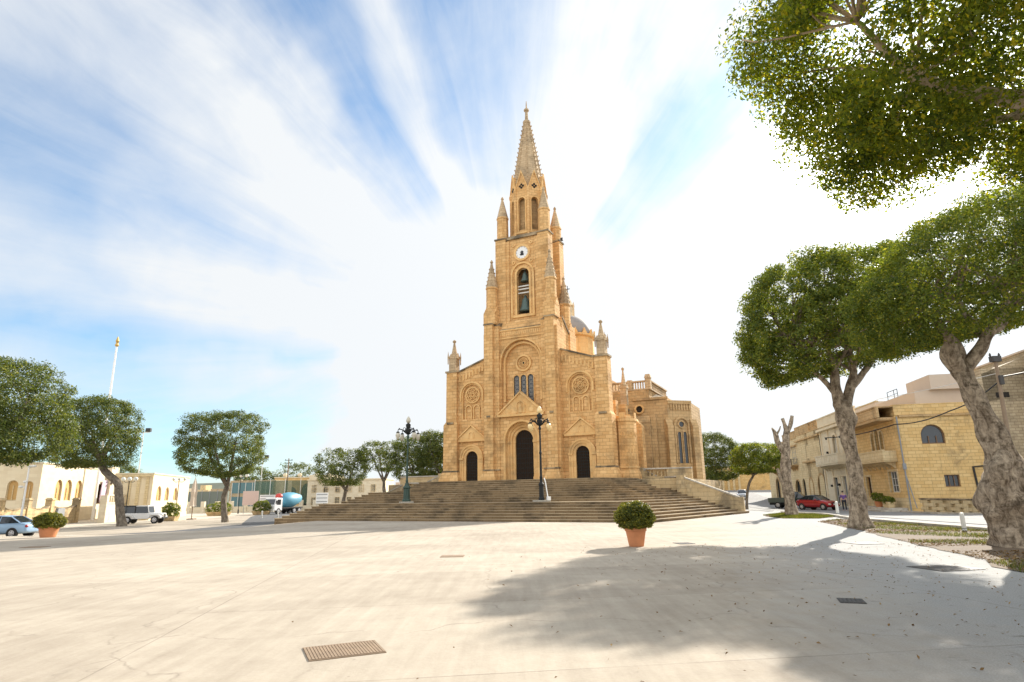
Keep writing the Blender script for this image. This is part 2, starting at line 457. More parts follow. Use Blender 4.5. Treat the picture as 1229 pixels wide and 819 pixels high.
M['terracotta'] = simple('terracotta', (0.52, 0.21, 0.09), 0.8, 0, 0.18, 7, 0.2, 40)
M['soil'] = simple('dark soil', (0.06, 0.045, 0.03), 0.95)
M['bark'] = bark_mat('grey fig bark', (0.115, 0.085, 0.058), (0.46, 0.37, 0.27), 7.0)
M['bark_sunlit'] = bark_mat('fig bark with painted sunlight', (0.34, 0.26, 0.17), (0.60, 0.49, 0.35))  # sunlight on the near branch is put into a paler bark colour
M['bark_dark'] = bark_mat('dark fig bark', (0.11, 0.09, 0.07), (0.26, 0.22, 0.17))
M['leaf_near'] = leaf_mat('near fig leaves', (0.045, 0.080, 0.012), (0.22, 0.265, 0.028), (0.42, 0.37, 0.03), 0.6)
M['leaf'] = leaf_mat('fig leaves', (0.042, 0.075, 0.014), (0.20, 0.245, 0.038), (0.34, 0.32, 0.04), 0.48)
M['leaf_far'] = leaf_mat('distant fig leaves', (0.036, 0.064, 0.018), (0.14, 0.175, 0.042), (0.22, 0.22, 0.045), 0.38)
M['leaf_box'] = leaf_mat('clipped shrub leaves', (0.045, 0.065, 0.012), (0.22, 0.22, 0.03), (0.36, 0.31, 0.035), 0.4)
# ------------------------------------------------------------------ ground
def ground_mat():
    m, N, bs = new_mat('pale concrete plaza')
    oc = N.n('ShaderNodeTexCoord').outputs['Object']
    rot = N.n('ShaderNodeMapping', ins={0: oc, 1: (3.1, 1.6, 0), 2: (0, 0, R(-8))}).outputs[0]
    br = N.n('ShaderNodeTexBrick', offset=0.0, ins={'Vector': rot, 'Color1': (0, 0, 0, 1), 'Color2': (1, 1, 1, 1), 'Mortar': (0, 0, 0, 1), 'Scale': 1.0,
             'Mortar Size': 0.012, 'Mortar Smooth': 0.2, 'Brick Width': 11.0, 'Row Height': 3.9})
    blk = N.n('ShaderNodeSeparateColor', ins={0: br.outputs['Color']}).outputs[0]
    big = N.noise(oc, 0.22, 5, 0.6, 0.4)
    mid = N.noise(oc, 1.6, 6, 0.65)
    fine = N.noise(oc, 22.0, 5, 0.7)
    tr = N.n('ShaderNodeMapping', ins={0: oc, 2: (0, 0, R(12)), 3: (2.6, 0.22, 1)}).outputs[0]
    wipe = N.noise(tr, 2.2, 5, 0.6, 0.2)
    t = N.math('ADD', N.math('MULTIPLY', big, 0.8), N.math('ADD', N.math('MULTIPLY', mid, 0.45), N.math('ADD', N.math('MULTIPLY', wipe, 0.42), N.math('ADD', N.math('MULTIPLY', fine, 0.28), N.math('MULTIPLY', blk, 0.10)))))
    t = N.math('MULTIPLY', N.math('SUBTRACT', t, 0.68), 1.75, clamp=True)
    col = N.mix(t, (0.25, 0.205, 0.155, 1), (0.46, 0.40, 0.318, 1))
    # gritty worn part near the tree strip, widened to paint the shade's cool grey
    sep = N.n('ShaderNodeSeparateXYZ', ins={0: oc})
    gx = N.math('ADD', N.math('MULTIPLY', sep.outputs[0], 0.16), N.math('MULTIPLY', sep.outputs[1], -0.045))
    wear_shade = N.ramp(N.math('ADD', gx, N.math('MULTIPLY', mid, 0.5)), [(0.30, 0.0), (0.85, 1.0)])
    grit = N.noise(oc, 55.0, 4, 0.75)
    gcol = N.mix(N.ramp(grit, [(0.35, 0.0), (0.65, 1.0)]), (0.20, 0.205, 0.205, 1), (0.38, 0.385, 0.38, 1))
    col = N.mix(N.math('MULTIPLY', wear_shade, 0.85), col, gcol)
    # dark dirt blotches and small spots
    spots = N.ramp(N.n('ShaderNodeTexVoronoi', ins={'Vector': oc, 'Scale': 3.3}).outputs['Distance'], [(0.03, 1.0), (0.06, 0.0)])
    blot = N.ramp(N.noise(N.n('ShaderNodeMapping', ins={0: oc, 2: (0, 0, R(20)), 3: (1.0, 2.2, 1)}).outputs[0], 0.8, 7, 0.7), [(0.62, 0.0), (0.74, 1.0)])
    col = N.mix(N.math('MULTIPLY', blot, 0.35), col, (0.20, 0.17, 0.13, 1))
    blot2 = N.ramp(N.noise(N.n('ShaderNodeMapping', ins={0: oc, 3: (1.2, 3.0, 1)}).outputs[0], 1.7, 6, 0.7), [(0.60, 0.0), (0.68, 1.0)])
    col = N.mix(N.math('MULTIPLY', N.math('MULTIPLY', blot2, wear_shade), 0.7), col, (0.12, 0.10, 0.08, 1))
    col = N.mix(N.math('MULTIPLY', spots, 0.4), col, (0.12, 0.10, 0.08, 1))
    # hairline cracks
    vo = N.n('ShaderNodeTexVoronoi', feature='DISTANCE_TO_EDGE', ins={'Vector': N.n('ShaderNodeVectorMath', operation='ADD', ins={0: oc, 1: N.n('ShaderNodeVectorMath', operation='SCALE', ins={0: N.n('ShaderNodeTexNoise', ins={'Vector': oc, 'Scale': 0.9, 'Detail': 5.0}).outputs['Color'], 'Scale': 1.6}).outputs[0]}).outputs[0], 'Scale': 0.19}).outputs['Distance']
    crack = N.math('MULTIPLY', N.ramp(vo, [(0.0015, 1.0), (0.005, 0.0)]), N.ramp(mid, [(0.42, 0.0), (0.6, 1.0)]))
    joint = N.math('MULTIPLY', br.outputs['Fac'], N.ramp(N.noise(oc, 0.6, 4, 0.6), [(0.36, 0.15), (0.62, 1.0)]))
    col = N.mix(N.math('MULTIPLY', N.math('MAXIMUM', crack, joint), 0.55), col, (0.16, 0.13, 0.10, 1))
    N.t.links.new(col, bs.inputs['Base Color'])
    bs.inputs['Roughness'].default_value = 0.9
    bs.inputs['Specular IOR Level'].default_value = 0.25
    h = N.math('ADD', N.math('MULTIPLY', fine, 0.35), N.math('ADD', N.math('MULTIPLY', grit, N.math('MULTIPLY', wear_shade, 0.5)), N.math('MULTIPLY', joint, -0.8)))
    b = N.n('ShaderNodeBump', ins={'Height': h, 'Strength': 0.45, 'Distance': 0.02})
    N.t.links.new(b.outputs[0], bs.inputs['Normal'])
    return m
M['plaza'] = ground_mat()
M['tread'] = stone('worn tread stone with painted light', (0.27, 0.20, 0.118), (0.45, 0.35, 0.22), 1.3, 0.9, 0.008, stain=(0.17, 0.13, 0.085), stain_amt=0.8, stain_lo=0.47, streak=0.2)  # paler than the risers: worn edges plus grazing sun painted in
M['asphalt'] = simple('worn grey asphalt', (0.20, 0.195, 0.19), 0.9, 0, 0.22, 1.2, 0.3, 40)
M['road_dark'] = simple('dark asphalt', (0.085, 0.085, 0.085), 0.9, 0, 0.25, 0.9, 0.3, 40)
M['pave'] = simple('cream paving', (0.48, 0.42, 0.33), 0.9, 0, 0.12, 1.0, 0.2, 30)
M['field'] = simple('dry field', (0.20, 0.19, 0.12), 0.95, 0, 0.3, 0.05)
M['kerb'] = stone('kerb stone', (0.42, 0.38, 0.31), (0.55, 0.50, 0.42), 0.9, 0.4, 0.012, stain=(0.2, 0.17, 0.13), stain_amt=0.6, stain_lo=0.48)

def grid_sheet(name, xs, ys, mat, dz=0.0, inside=None):
    vs = [(x, y, gz(x, y) + dz) for y in ys for x in xs]
    nx = len(xs)
    fs = []
    for j in range(len(ys) - 1):
        for i in range(nx - 1):
            fs.append((j * nx + i, j * nx + i + 1, (j + 1) * nx + i + 1, (j + 1) * nx + i))
    b = MB(); b.add(vs, fs)
    return struct(b.build(name, mat))
def arange(a, b, st):
    n = int(round((b - a) / st))
    return [a + (b - a) * i / n for i in range(n + 1)]
xs_g = arange(-1500, -120, 115) + arange(-110, 110, 3) + arange(120, 1500, 115)
ys_g = arange(-300, -20, 40) + arange(-14, 160, 3) + arange(170, 3000, 70)
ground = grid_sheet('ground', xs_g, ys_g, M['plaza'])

def ribbon(name, pts, width, mat, dz, step=1.5, nacross=6):
    """a road strip that follows the ground"""
    P = [Vector((p[0], p[1])) for p in pts]
    fine = []
    for a, b in zip(P[:-1], P[1:]):
        n = max(1, int((b - a).length / step))
        fine += [a.lerp(b, k / n) for k in range(n)]
    fine.append(P[-1])
    vs = []; fs = []
    for i, p in enumerate(fine):
        t = (fine[min(i + 2, len(fine) - 1)] - fine[max(i - 2, 0)]).normalized()
        nrm = Vector((-t.y, t.x))
        for k in range(nacross + 1):
            q = p + nrm * width * (k / nacross - 0.5)
            vs.append((q.x, q.y, gz(q.x, q.y) + dz))
    m = nacross + 1
    for i in range(len(fine) - 1):
        for k in range(nacross):
            fs.append((i * m + k, (i + 1) * m + k, (i + 1) * m + k + 1, i * m + k + 1))
    b = MB(); b.add(vs, fs)
    return struct(b.build(name, mat))
ribbon('road', [(30, -30), (26, 0), (24.5, 22), (25.5, 44), (30, 62), (36, 92), (41, 130), (46, 170)], 9.5, M['asphalt'], 0.02)
ribbon('side_road', [(-60, -4), (-40, 20), (-30.5, 36.5), (-22.5, 48), (-21, 60), (-30, 84), (-38, 110), (-50, 150)], 8.5, M['road_dark'], 0.02)
ribbon('pavement', [(-75, 30), (-60, 47), (-47, 62), (-45, 76), (-50, 110), (-62, 150)], 16.0, M['pave'], 0.012, nacross=8)

# ------------------------------------------------------------------ church
FA, FX, FY = 25.8, 0.0178 * 52, 52.0
ZB = 2.62                                     # level of the top terrace
church = thing('church', 'golden limestone gothic church with one tall spired clock tower above broad steps', 'church', (FX, FY, 0), R(-FA))
G, GT, WE = M['gold'], M['gold_trim'], M['weathered']

def buttress_plinth(b, x0, x1, y0, y1, fl=0.28):
    b.frustum((x0 - fl, x1 + fl, y0 - fl, y1, ZB - 0.4), (x0 - fl, x1 + fl, y0 - fl, y1, ZB + 0.25))
    b.frustum((x0 - fl, x1 + fl, y0 - fl, y1, ZB + 0.25), (x0 - 0.06, x1 + 0.06, y0 - 0.06, y1, ZB + 0.85))
def pinnacle(b, x, y, w, z0, z1, zt, corners=True, n=4):
    h = w / 2
    b.box(x - h, x + h, y - h, y + h, z0, z1)
    b.box(x - h - 0.06, x + h + 0.06, y - h - 0.06, y + h + 0.06, z1 - 0.12, z1)
    # gablets on the four sides
    g = 0.55 * w
    for sx, sy in ((0, -1), (0, 1), (1, 0), (-1, 0)):
        if sy:
            b.prism([(x - h, z1), (x + h, z1), (x, z1 + g)], y + sy * h - 0.05, y + sy * h + 0.05)
        else:
            b.add([(x + sx * h - 0.05, y - h, z1), (x + sx * h - 0.05, y + h, z1), (x + sx * h - 0.05, y, z1 + g),
                   (x + sx * h + 0.05, y - h, z1), (x + sx * h + 0.05, y + h, z1), (x + sx * h + 0.05, y, z1 + g)],
                  [(0, 2, 1), (3, 4, 5), (0, 1, 4, 3), (1, 2, 5, 4), (2, 0, 3, 5)])
    b.lathe(x, y, [(w * 0.50, z1), (w * 0.42, z1 + 0.15), (w * 0.13, zt - 0.38), (w * 0.11, zt - 0.3), (w * 0.22, zt - 0.22), (w * 0.24, zt - 0.1), (w * 0.08, zt)], 8, R(22.5))
    if corners:
        for sx in (-1, 1):
            for sy in (-1, 1):
                cx, cy = x + sx * (h + 0.06), y + sy * (h + 0.06)
                b.lathe(cx, cy, [(w * 0.07, z0 + 0.5 * (z1 - z0)), (w * 0.10, z1 - 0.1), (w * 0.11, z1), (0.012, z1 + 0.5)], 6)

# --- nave screen (side bays)
for sg in (-1, 1):
    cx = 5.05 * sg
    a, c = sorted((3.0 * sg, 6.55 * sg))
    b = MB()
    b.wall(a, c, ZB - 0.3, 8.0, 0.0, 0.45, [(cx, 0.57, ZB - 0.3, 4.65)])
    b.wall(a, c, 8.0, 11.75, 0.0, 0.22, [(cx, 1.05, 8.0, 10.13)])
    b.box(a, c, 0.22, 0.45, 8.0, 11.75)
    b.prism([(3.0 * sg, 11.75), (6.55 * sg, 11.75), (6.55 * sg, 12.22), (3.0 * sg, 13.42)][::sg], 0.0, 0.45)
    fwall = b.build('facade_wall', G, church)
    b = MB()
    b.ring(cx, 4.65, 0.57, 0.80, -0.02, 0.12, ZB)
    b.ring(cx, 4.65, 0.80, 1.00, -0.09, 0.05, ZB)
    b.ring(cx, 4.65, 1.00, 1.14, -0.15, 0.02, ZB)
    for k in (-1, 1):
        b.box(cx + k * 1.0 - 0.19, cx + k * 1.0 + 0.19, -0.19, 0.02, 4.5, 4.66)
    b.build('door_surround', GT, fwall)
    zb = 6.2
    b = MB()
    b.box(cx - 1.46, cx + 1.46, -0.22, 0.02, zb - 0.16, zb)
    b.prism([(cx - 1.42, zb), (cx + 1.42, zb), (cx, 7.33)], -0.14, 0.02)
    b.ring(cx, 6.62, 0.20, 0.29, -0.19, -0.13, 6.3, 10)
    for k in (-1, 1):
        b.lathe(cx + k * 1.0, 5.95, [(0.10, -0.05), (0.06, 0.02)], 8, 0, 'y')
        b.prism([(cx + k * 1.52, 6.14), (cx + k * 1.52, 6.26), (cx, 7.50), (cx, 7.36)][::k], -0.24, 0.0)
    b.build('door_gable', GT, fwall)
    b = MB()
    b.ring(cx, 10.13, 1.05, 1.20, -0.10, 0.03, 9.6)
    b.ring(cx, 10.13, 0.93, 1.05, 0.04, 0.2, 8.0)
    for k in (-1, 1):
        b.ring(cx + k * 0.40, 8.95, 0.24, 0.33, 0.11, 0.21, 7.1, 10)
    bw = b.build('blind_window', GT, fwall)
    b = MB()
    b.ring(cx, 10.13, 0.62, 0.74, 0.10, 0.21, None, 16, True)
    b.ring(cx, 10.13, 0.12, 0.19, 0.12, 0.21, None, 8, True)
    for k in range(8):
        t = 2 * math.pi * k / 8
        b.ring(cx + 0.41 * math.cos(t), 10.13 + 0.41 * math.sin(t), 0.13, 0.19, 0.13, 0.21, None, 6, True)
    b.build('blind_rose', GT, fwall)
    b = MB()
    for i in range(9):
        x = (3.6 + 0.33 * i) * sg
        zt = 13.42 + (12.22 - 13.42) * (abs(x) - 3.0) / 3.55
        b.box(x - 0.07, x + 0.07, -0.07, 0.02, zt - 0.95, zt - 0.42)
    b.build('corbel_table', GT, fwall)
    b = MB()
    b.prism([(3.0 * sg, 13.42), (6.5 * sg, 12.22), (6.5 * sg, 12.36), (3.0 * sg, 13.56)][::sg], -0.10, 0.5)
    b.build('coping', WE, fwall)
def door_leaf(name, cx, hw, zs, y, parent):
    b = MB()
    b.arch_panel(cx, hw - 0.003, ZB + 0.02, zs, y, 0.06)
    o = b.build(name, M['darkdoor'], parent)
    b = MB()
    n = 8 if hw > 0.7 else 6
    for i in range(n + 1):
        x = cx - hw + 2 * hw * i / n
        if 0 < i < n:
            h = zs + math.sqrt(max(hw * hw - (x - cx) ** 2, 0)) - 0.03
            b.box(x - 0.012, x + 0.012, y - 0.02, y - 0.002, ZB + 0.05, h)
    for j in range(9):
        z = ZB + 0.2 + (zs - ZB - 0.1) * j / 8
        b.box(cx - hw + 0.04, cx + hw - 0.04, y - 0.03, y - 0.004, z, z + 0.035)
    b.build('door_strap', M['iron'], o)
    return o
for sg in (-1, 1):
    door_leaf('door', 5.05 * sg, 0.57, 4.65, 0.14, church)

# --- corner buttresses of the facade
for sg in (-1, 1):
    b = MB()
    x = 7.0 * sg
    b.box(x - 0.68, x + 0.55 + 0.15, -0.42, 0.75, ZB, 7.55) if sg > 0 else b.box(x - 0.70, x + 0.68, -0.42, 0.75, ZB, 7.55)
    b.frustum((x - 0.69, x + 0.69, -0.42, 0.75, 7.55), (x - 0.53, x + 0.53, -0.27, 0.75, 7.85))
    b.box(x - 0.53, x + 0.53, -0.27, 0.75, 7.85, 12.3)
    buttress_plinth(b, x - 0.69, x + 0.69, -0.42, 0.7)
    o = b.build('corner_buttress', G, church)
    b = MB()
    b.box(x - 0.78, x + 0.78, -0.50, 0.7, ZB + 0.85, ZB + 0.97)
    b.build('plinth_moulding', WE, o)
    b = MB(); b.box(x - 0.62, x + 0.62, -0.36, 0.8, 12.26, 12.42)
    b.build('cap_moulding', WE, o)
    b = MB(); b.box(x - 0.32, x + 0.32, -0.50, -0.2, 7.62, 7.78)
    b.build('offset_stone', WE, o)
    b = MB()
    pinnacle(b, x, 0.2, 0.70, 12.42, 13.75, 15.4)
    b.build('pinnacle', M['spire'], o)

# --- tower, lower stages
TY = 1.95                                       # centre of the tower in depth
b = MB()
b.box(-2.95, 2.95, 0.28, 3.6, ZB - 0.4, 15.45)          # core
b.wall(-2.0, 2.0, 8.0, 14.7, -0.42, -0.12, [(0, 1.90, 8.0, 12.55)], 24)
b.wall(-2.0, 2.0, 8.0, 14.6, -0.12, 0.14, [(0, 1.62, 8.0, 12.55)], 24)
b.box(-1.98, 1.98, 0.14, 0.28, 8.0, 14.6)
b.wall(-2.0, 2.0, ZB - 0.3, 8.0, -0.60, -0.40, [(0, 1.62, ZB - 0.3, 5.93)], 20)
b.wall(-2.0, 2.0, ZB - 0.3, 7.95, -0.40, 0.28, [(0, 1.45, ZB - 0.3, 5.93)], 20)
b.box(-2.0, 2.0, -0.45, 0.28, 14.7, 15.45)
b.frustum((-2.35, 2.35, -0.45, 0.3, 15.45), (-2.2, 2.2, 0.22, 0.3, 16.42))
for sg in (-1, 1):
    for yy, sy in ((-0.95, 1), (4.2, -1)):
        y0, y1 = sorted((yy, yy + sy * 1.8))
        a, c = sorted((2.47 * sg, 3.3 * sg))
        b.box(a, c, y0, y1, ZB, 16.1)
        buttress_plinth(b, a, c, y0, y1, 0.26) if sy > 0 else None
        a, c = sorted((2.0 * sg, 2.47 * sg))
        y2, y3 = sorted((yy + sy * 0.28, yy + sy * 1.8))
        b.box(a, c, y2, y3, ZB, 15.9)
        a, c = sorted((3.3 * sg, 3.48 * sg))
        b.box(a, c, y2 + (0 if sy > 0 else 0), y3, ZB, 15.3)
tower = b.build('bell_tower', G, church)
b = MB()
# portal archivolts, each order set back from the one before
for r0, r1, y0 in ((1.47, 1.64, -0.70), (1.27, 1.46, -0.34), (1.06, 1.27, -0.22), (0.82, 1.06, -0.10)):
    b.ring(0, 5.93, r0, r1, y0, 0.27, ZB, 24)
    for k in (-1, 1):
        b.box(k * (r0 + r1) / 2 - (r1 - r0) / 2 - 0.03, k * (r0 + r1) / 2 + (r1 - r0) / 2 + 0.03, y0 - 0.05, y0 + 0.12, 5.70, 5.92)
        b.box(k * (r0 + r1) / 2 - (r1 - r0) / 2 - 0.03, k * (r0 + r1) / 2 + (r1 - r0) / 2 + 0.03, y0 - 0.05, y0 + 0.12, ZB, ZB + 0.3)
b.build('portal', GT, tower)
b = MB()
b.box(-2.12, 2.12, -0.86, -0.5, 7.86, 8.04)
b.prism([(-2.05, 8.04), (2.05, 8.04), (0, 9.78)], -0.72, -0.2)
b.ring(0, 8.75, 0.30, 0.42, -0.80, -0.70, 8.12, 12)
b.prism([(-0.16, 8.14), (0.16, 8.14), (0.12, 8.7), (0.0, 8.95), (-0.12, 8.7)], -0.78, -0.70)
for k in (-1, 1):
    b.lathe(k * 1.0, 8.35, [(0.2, -0.76), (0.12, -0.71)], 10, 0, 'y')
for k in (-1, 1):
    b.prism([(k * 2.14, 7.98), (k * 2.14, 8.12), (0, 9.95), (0, 9.78)][::k], -0.84, -0.3)
b.build('portal_gable', GT, tower)
# big arch mouldings
b = MB()
b.ring(0, 12.55, 1.90, 2.02, -0.50, -0.36, 11.9, 28)
b.ring(0, 12.55, 1.62, 1.78, -0.20, -0.05, 9.2, 28)
b.build('great_arch', GT, tower)
b = MB()
b.ring(0, 12.50, 0.58, 0.74, 0.00, 0.15, None, 18, True)
b.ring(0, 12.50, 0.40, 0.46, 0.06, 0.15, None, 16, True)
b.ring(0, 12.50, 0.10, 0.16, 0.05, 0.15, None, 8, True)
for k in range(12):
    t = 2 * math.pi * k / 12
    b.ring(0.30 * math.cos(t), 12.5 + 0.30 * math.sin(t), 0.04, 0.065, 0.08, 0.15, None, 5, True)
b.build('rose_window', GT, tower)
# three light window
b = MB()
for k in (-1, 0, 1):
    b.ring(k * 0.66, 11.18, 0.28, 0.33, -0.02, 0.15, 8.6, 14)
b.build('window_frame', GT, tower)
b = MB()
b.box(-2.0, 2.0, -0.50, -0.44, 14.68, 14.76)
for i in range(20):
    x = -1.85 + 0.195 * i
    b.box(x - 0.05, x + 0.05, -0.50, -0.44, 14.95, 15.25)
b.box(-2.0, 2.0, -0.52, -0.44, 15.36, 15.48)
b.build('frieze', GT, tower)
for k in (-1, 1):
    b = MB()
    a, c = sorted((2.38 * k, 3.40 * k))
    b.box(a, c, -1.06, 0.3, ZB + 0.85, ZB + 0.96)
    a, c = sorted((1.98 * k, 2.47 * k))
    b.box(a, c, -0.78, 0.3, ZB + 0.85, ZB + 0.96)
    b.build('plinth_moulding', WE, tower)
    b = MB()
    a, c = sorted((2.42 * k, 3.36 * k))
    b.box(a, c, -1.0, 0.0, 16.02, 16.14)
    b.box(a + 0.3, c - 0.3, -1.02, -0.9, 7.9, 8.05)
    b.frustum((1.98 * k - 0.0, 2.5 * k, -0.7, 0.3, 15.9) if k > 0 else (-2.5, -1.98, -0.7, 0.3, 15.9), (1.98, 2.5, 0.0, 0.3, 16.3) if k > 0 else (-2.5, -1.98, 0.0, 0.3, 16.3))
    b.build('buttress_moulding', WE, tower)
b = MB()
b.frustum((-2.0, 2.0, -0.50, 0.2, 15.48), (-2.0, 2.0, -0.1, 0.2, 15.80))
b.build('coping', WE, tower)
door_leaf('main_door', 0, 0.82, 5.93, 0.05, tower)
b = MB()
for k in (-1, 0, 1):
    b.arch_panel(k * 0.66, 0.28, 8.6, 11.18, 0.115, 0.02)
wn = b.build('stained_window', M['leadglass'], tower)
b = MB()
for k in (-1, 0, 1):
    for j in range(7):
        for q in (-1, 1):
            b.ring(k * 0.66, 9.0 + 0.36 * j, 0.10, 0.125, 0.085, 0.113, None, 5, True) if q > 0 else b.ring(k * 0.66, 9.18 + 0.36 * j, 0.16, 0.18, 0.09, 0.113, None, 6, True)
b.build('tracery', M['lead'], wn)
b = MB(); b.lathe(0, 12.5, [(0.11, 0.10), (0.11, 0.13)], 10, 0, 'y')
b.build('rose_eye', M['void'], tower)

# lower corner pinnacles of the tower
for sg in (-1, 1):
    for yy, dz in ((-0.25, 0.0), (2.95, -1.55)):
        b = MB()
        b.M = Matrix.Translation((0, 0, dz))
        x = 2.85 * sg
        b.box(x - 0.56, x + 0.56, yy - 0.56, yy + 0.56, 16.1, 17.15)
        for sx, sy in ((0, -1), (1, 0), (-1, 0), (0, 1)):
            if sy:
                b.prism([(x - 0.5, 17.15), (x + 0.5, 17.15), (x, 17.85)], yy + sy * 0.5 - 0.08, yy + sy * 0.5 + 0.08)
            else:
                q = x + sx * 0.5
                b.add([(q - 0.08, yy - 0.5, 17.15), (q - 0.08, yy + 0.5, 17.15), (q - 0.08, yy, 17.85), (q + 0.08, yy - 0.5, 17.15), (q + 0.08, yy + 0.5, 17.15), (q + 0.08, yy, 17.85)],
                      [(0, 2, 1), (3, 4, 5), (0, 1, 4, 3), (1, 2, 5, 4), (2, 0, 3, 5)])
        b.lathe(x, yy, [(0.52, 17.1), (0.50, 19.45), (0.56, 19.5), (0.56, 19.62)], 8, R(22.5))
        o = b.build('corner_turret', G, tower)
        b = MB()
        b.M = Matrix.Translation((0, 0, dz))
        b.lathe(x, yy, [(0.53, 19.62), (0.10, 21.9), (0.09, 22.0), (0.15, 22.1), (0.05, 22.3)], 8, R(22.5))
        for k in range(8):
            t = R(22.5 + 45 * k)
            for j in range(5):
                f = (j + 0.7) / 6
                r = 0.53 + (0.10 - 0.53) * f + 0.02
                b.box(x + r * math.cos(t) - 0.035, x + r * math.cos(t) + 0.035, yy + r * math.sin(t) - 0.035, yy + r * math.sin(t) + 0.035, 19.62 + 2.28 * f - 0.05, 19.62 + 2.28 * f + 0.05)
        b.build('cone_cap', M['spire'], o)

# --- belfry
def rotz(cx, cy, a):
    return Matrix.Translation((cx, cy, 0)) @ Matrix.Rotation(a, 4, 'Z')
b = MB()
for k in range(4):
    b.M = rotz(0, TY, k * math.pi / 2)
    b.wall(-1.55, 1.55, 16.2, 24.3, -1.65, -1.30, [(0, 0.60, 16.95, 20.65)], 18)
    for sg in (-1, 1):
        a, c = sorted((1.28 * sg, 1.58 * sg))
        b.box(a, c, -1.78, -1.35, 16.3, 24.0)
b.M = None
for sg in (-1, 1):
    for sy in (-1, 1):
        b.box(2.1 * sg - 0.52, 2.1 * sg + 0.52, TY + sy * 1.35 - 0.52, TY + sy * 1.35 + 0.52, 15.4, 24.3)
belfry = b.build('belfry', G, tower)
b = MB()
for k in range(4):
    b.M = rotz(0, TY, k * math.pi / 2)
    b.ring(0, 20.65, 0.60, 0.78, -1.69, -1.55, 16.9, 18)
    b.ring(0, 20.65, 0.98, 1.14, -1.80, -1.61, 16.75, 20)
    b.ring(0, 22.70, 0.60, 0.80, -1.80, -1.63, None, 18, True)
    b.box(-1.15, 1.15, -1.78, -1.63, 16.66, 16.86)
    for sx in (-1, 1):
        for sz in (-1, 1):
            b.ring(sx * 0.86, 22.70 + sz * 0.86, 0.07, 0.17, -1.73, -1.63, None, 8, True)
b.M = None
b.build('belfry_ornament', GT, belfry)
b = MB()
b.frustum((-1.62, 1.62, 0.1, 4.1, 24.12), (-1.4, 1.4, 0.3, 3.9, 24.5))
for sg in (-1, 1):
    for sy in (-1, 1):
        x, y = 2.1 * sg, TY + sy * 1.35
        b.box(x - 0.60, x + 0.60, y - 0.60, y + 0.60, 24.24, 24.38)
b.build('cornice', WE, belfry)
# clock disc with the dark emblem in its middle
b = MB(); b.lathe(0, 22.70, [(0.60, 0.22), (0.60, 0.31)], 32, 0, 'y')
ck = b.build('clock_face', M['white'], belfry)
b = MB()
for t in range(12):
    an = R(30 * t)
    b.M = Matrix.Translation((0, 0, 22.70)) @ Matrix.Rotation(an, 4, 'Y')
    b.box(-0.012, 0.012, 0.205, 0.217, 0.49, 0.56)
b.M = None
for k in range(-2, 3):
    b.M = Matrix.Translation((0, 0, 22.62)) @ Matrix.Rotation(R(k * 24), 4, 'Y')
    b.box(-0.035, 0.035, 0.20, 0.216, 0.05, 0.26 - 0.03 * abs(k))
b.M = None
b.lathe(0, 22.62, [(0.14, 0.198), (0.14, 0.214)], 12, 0, 'y')
b.prism([(-0.22, 22.56), (0.22, 22.56), (0.14, 22.42), (-0.14, 22.42)], 0.198, 0.214)
b.build('clock_emblem', M['black'], ck)
# bells and the beams that carry them
def bell(z0, s, y):
    b = MB()
    b.lathe(0, y, [(0.50 * s, z0), (0.47 * s, z0 + 0.08 * s), (0.36 * s, z0 + 0.35 * s), (0.28 * s, z0 + 0.75 * s), (0.25 * s, z0 + 0.98 * s), (0.12 * s, z0 + 1.08 * s), (0.09 * s, z0 + 1.28 * s)], 20)
    o = b.build('bell', M['bronze'], belfry, smooth=True)
    b = MB(); b.tube([(0, y, z0 + 0.4 * s), (0, y, z0 - 0.06 * s)], 0.035 * s, 6); b.sphere((0, y, z0 - 0.05 * s), 0.08 * s, 8, 6)
    b.build('clapper', M['iron'], o)
bell(17.30, 1.15, 0.78)
bell(20.1, 0.80, 0.78)
b = MB()
for z in (18.95, 19.30, 19.58, 21.22):
    b.box(-1.4, 1.4, 0.55, 0.68, z, z + 0.10)
b.build('bell_beam', M['offwhite'], belfry)
b = MB(); b.box(-1.5, 1.5, 1.9, 2.1, 16.4, 24.0)
b.build('inner_wall', M['gold_old'], belfry)
b = MB(); b.box(-1.5, 1.5, 0.55, 3.7, 16.5, 16.7)
b.build('belfry_floor', M['spire'], belfry)
# floodlight arms on the tower
b = MB()
b.tube([(2.5, 0.9, 23.3), (3.6, 0.9, 23.45)], 0.025, 5)
b.box(3.5, 3.75, 0.8, 1.0, 23.38, 23.62)
b.build('floodlight', M['black'], tower)

# upper turrets
for sg in (-1, 1):
    for sy in (-1, 1):
        x, y = 2.1 * sg, TY + sy * 1.35
        b = MB()
        if sy > 0: b.M = Matrix.Translation((0, 0, -0.8))
        b.lathe(x, y, [(0.54, 24.38), (0.52, 26.4), (0.57, 26.45), (0.57, 26.6)], 8, R(22.5))
        o = b.build('upper_turret', G, belfry)
        M_ = b.M
        b = MB()
        b.M = M_
        b.lathe(x, y, [(0.54, 26.6), (0.11, 28.4), (0.10, 28.5), (0.15, 28.6), (0.05, 28.8)], 8, R(22.5))
        b.build('cone_cap', M['spire'], o)

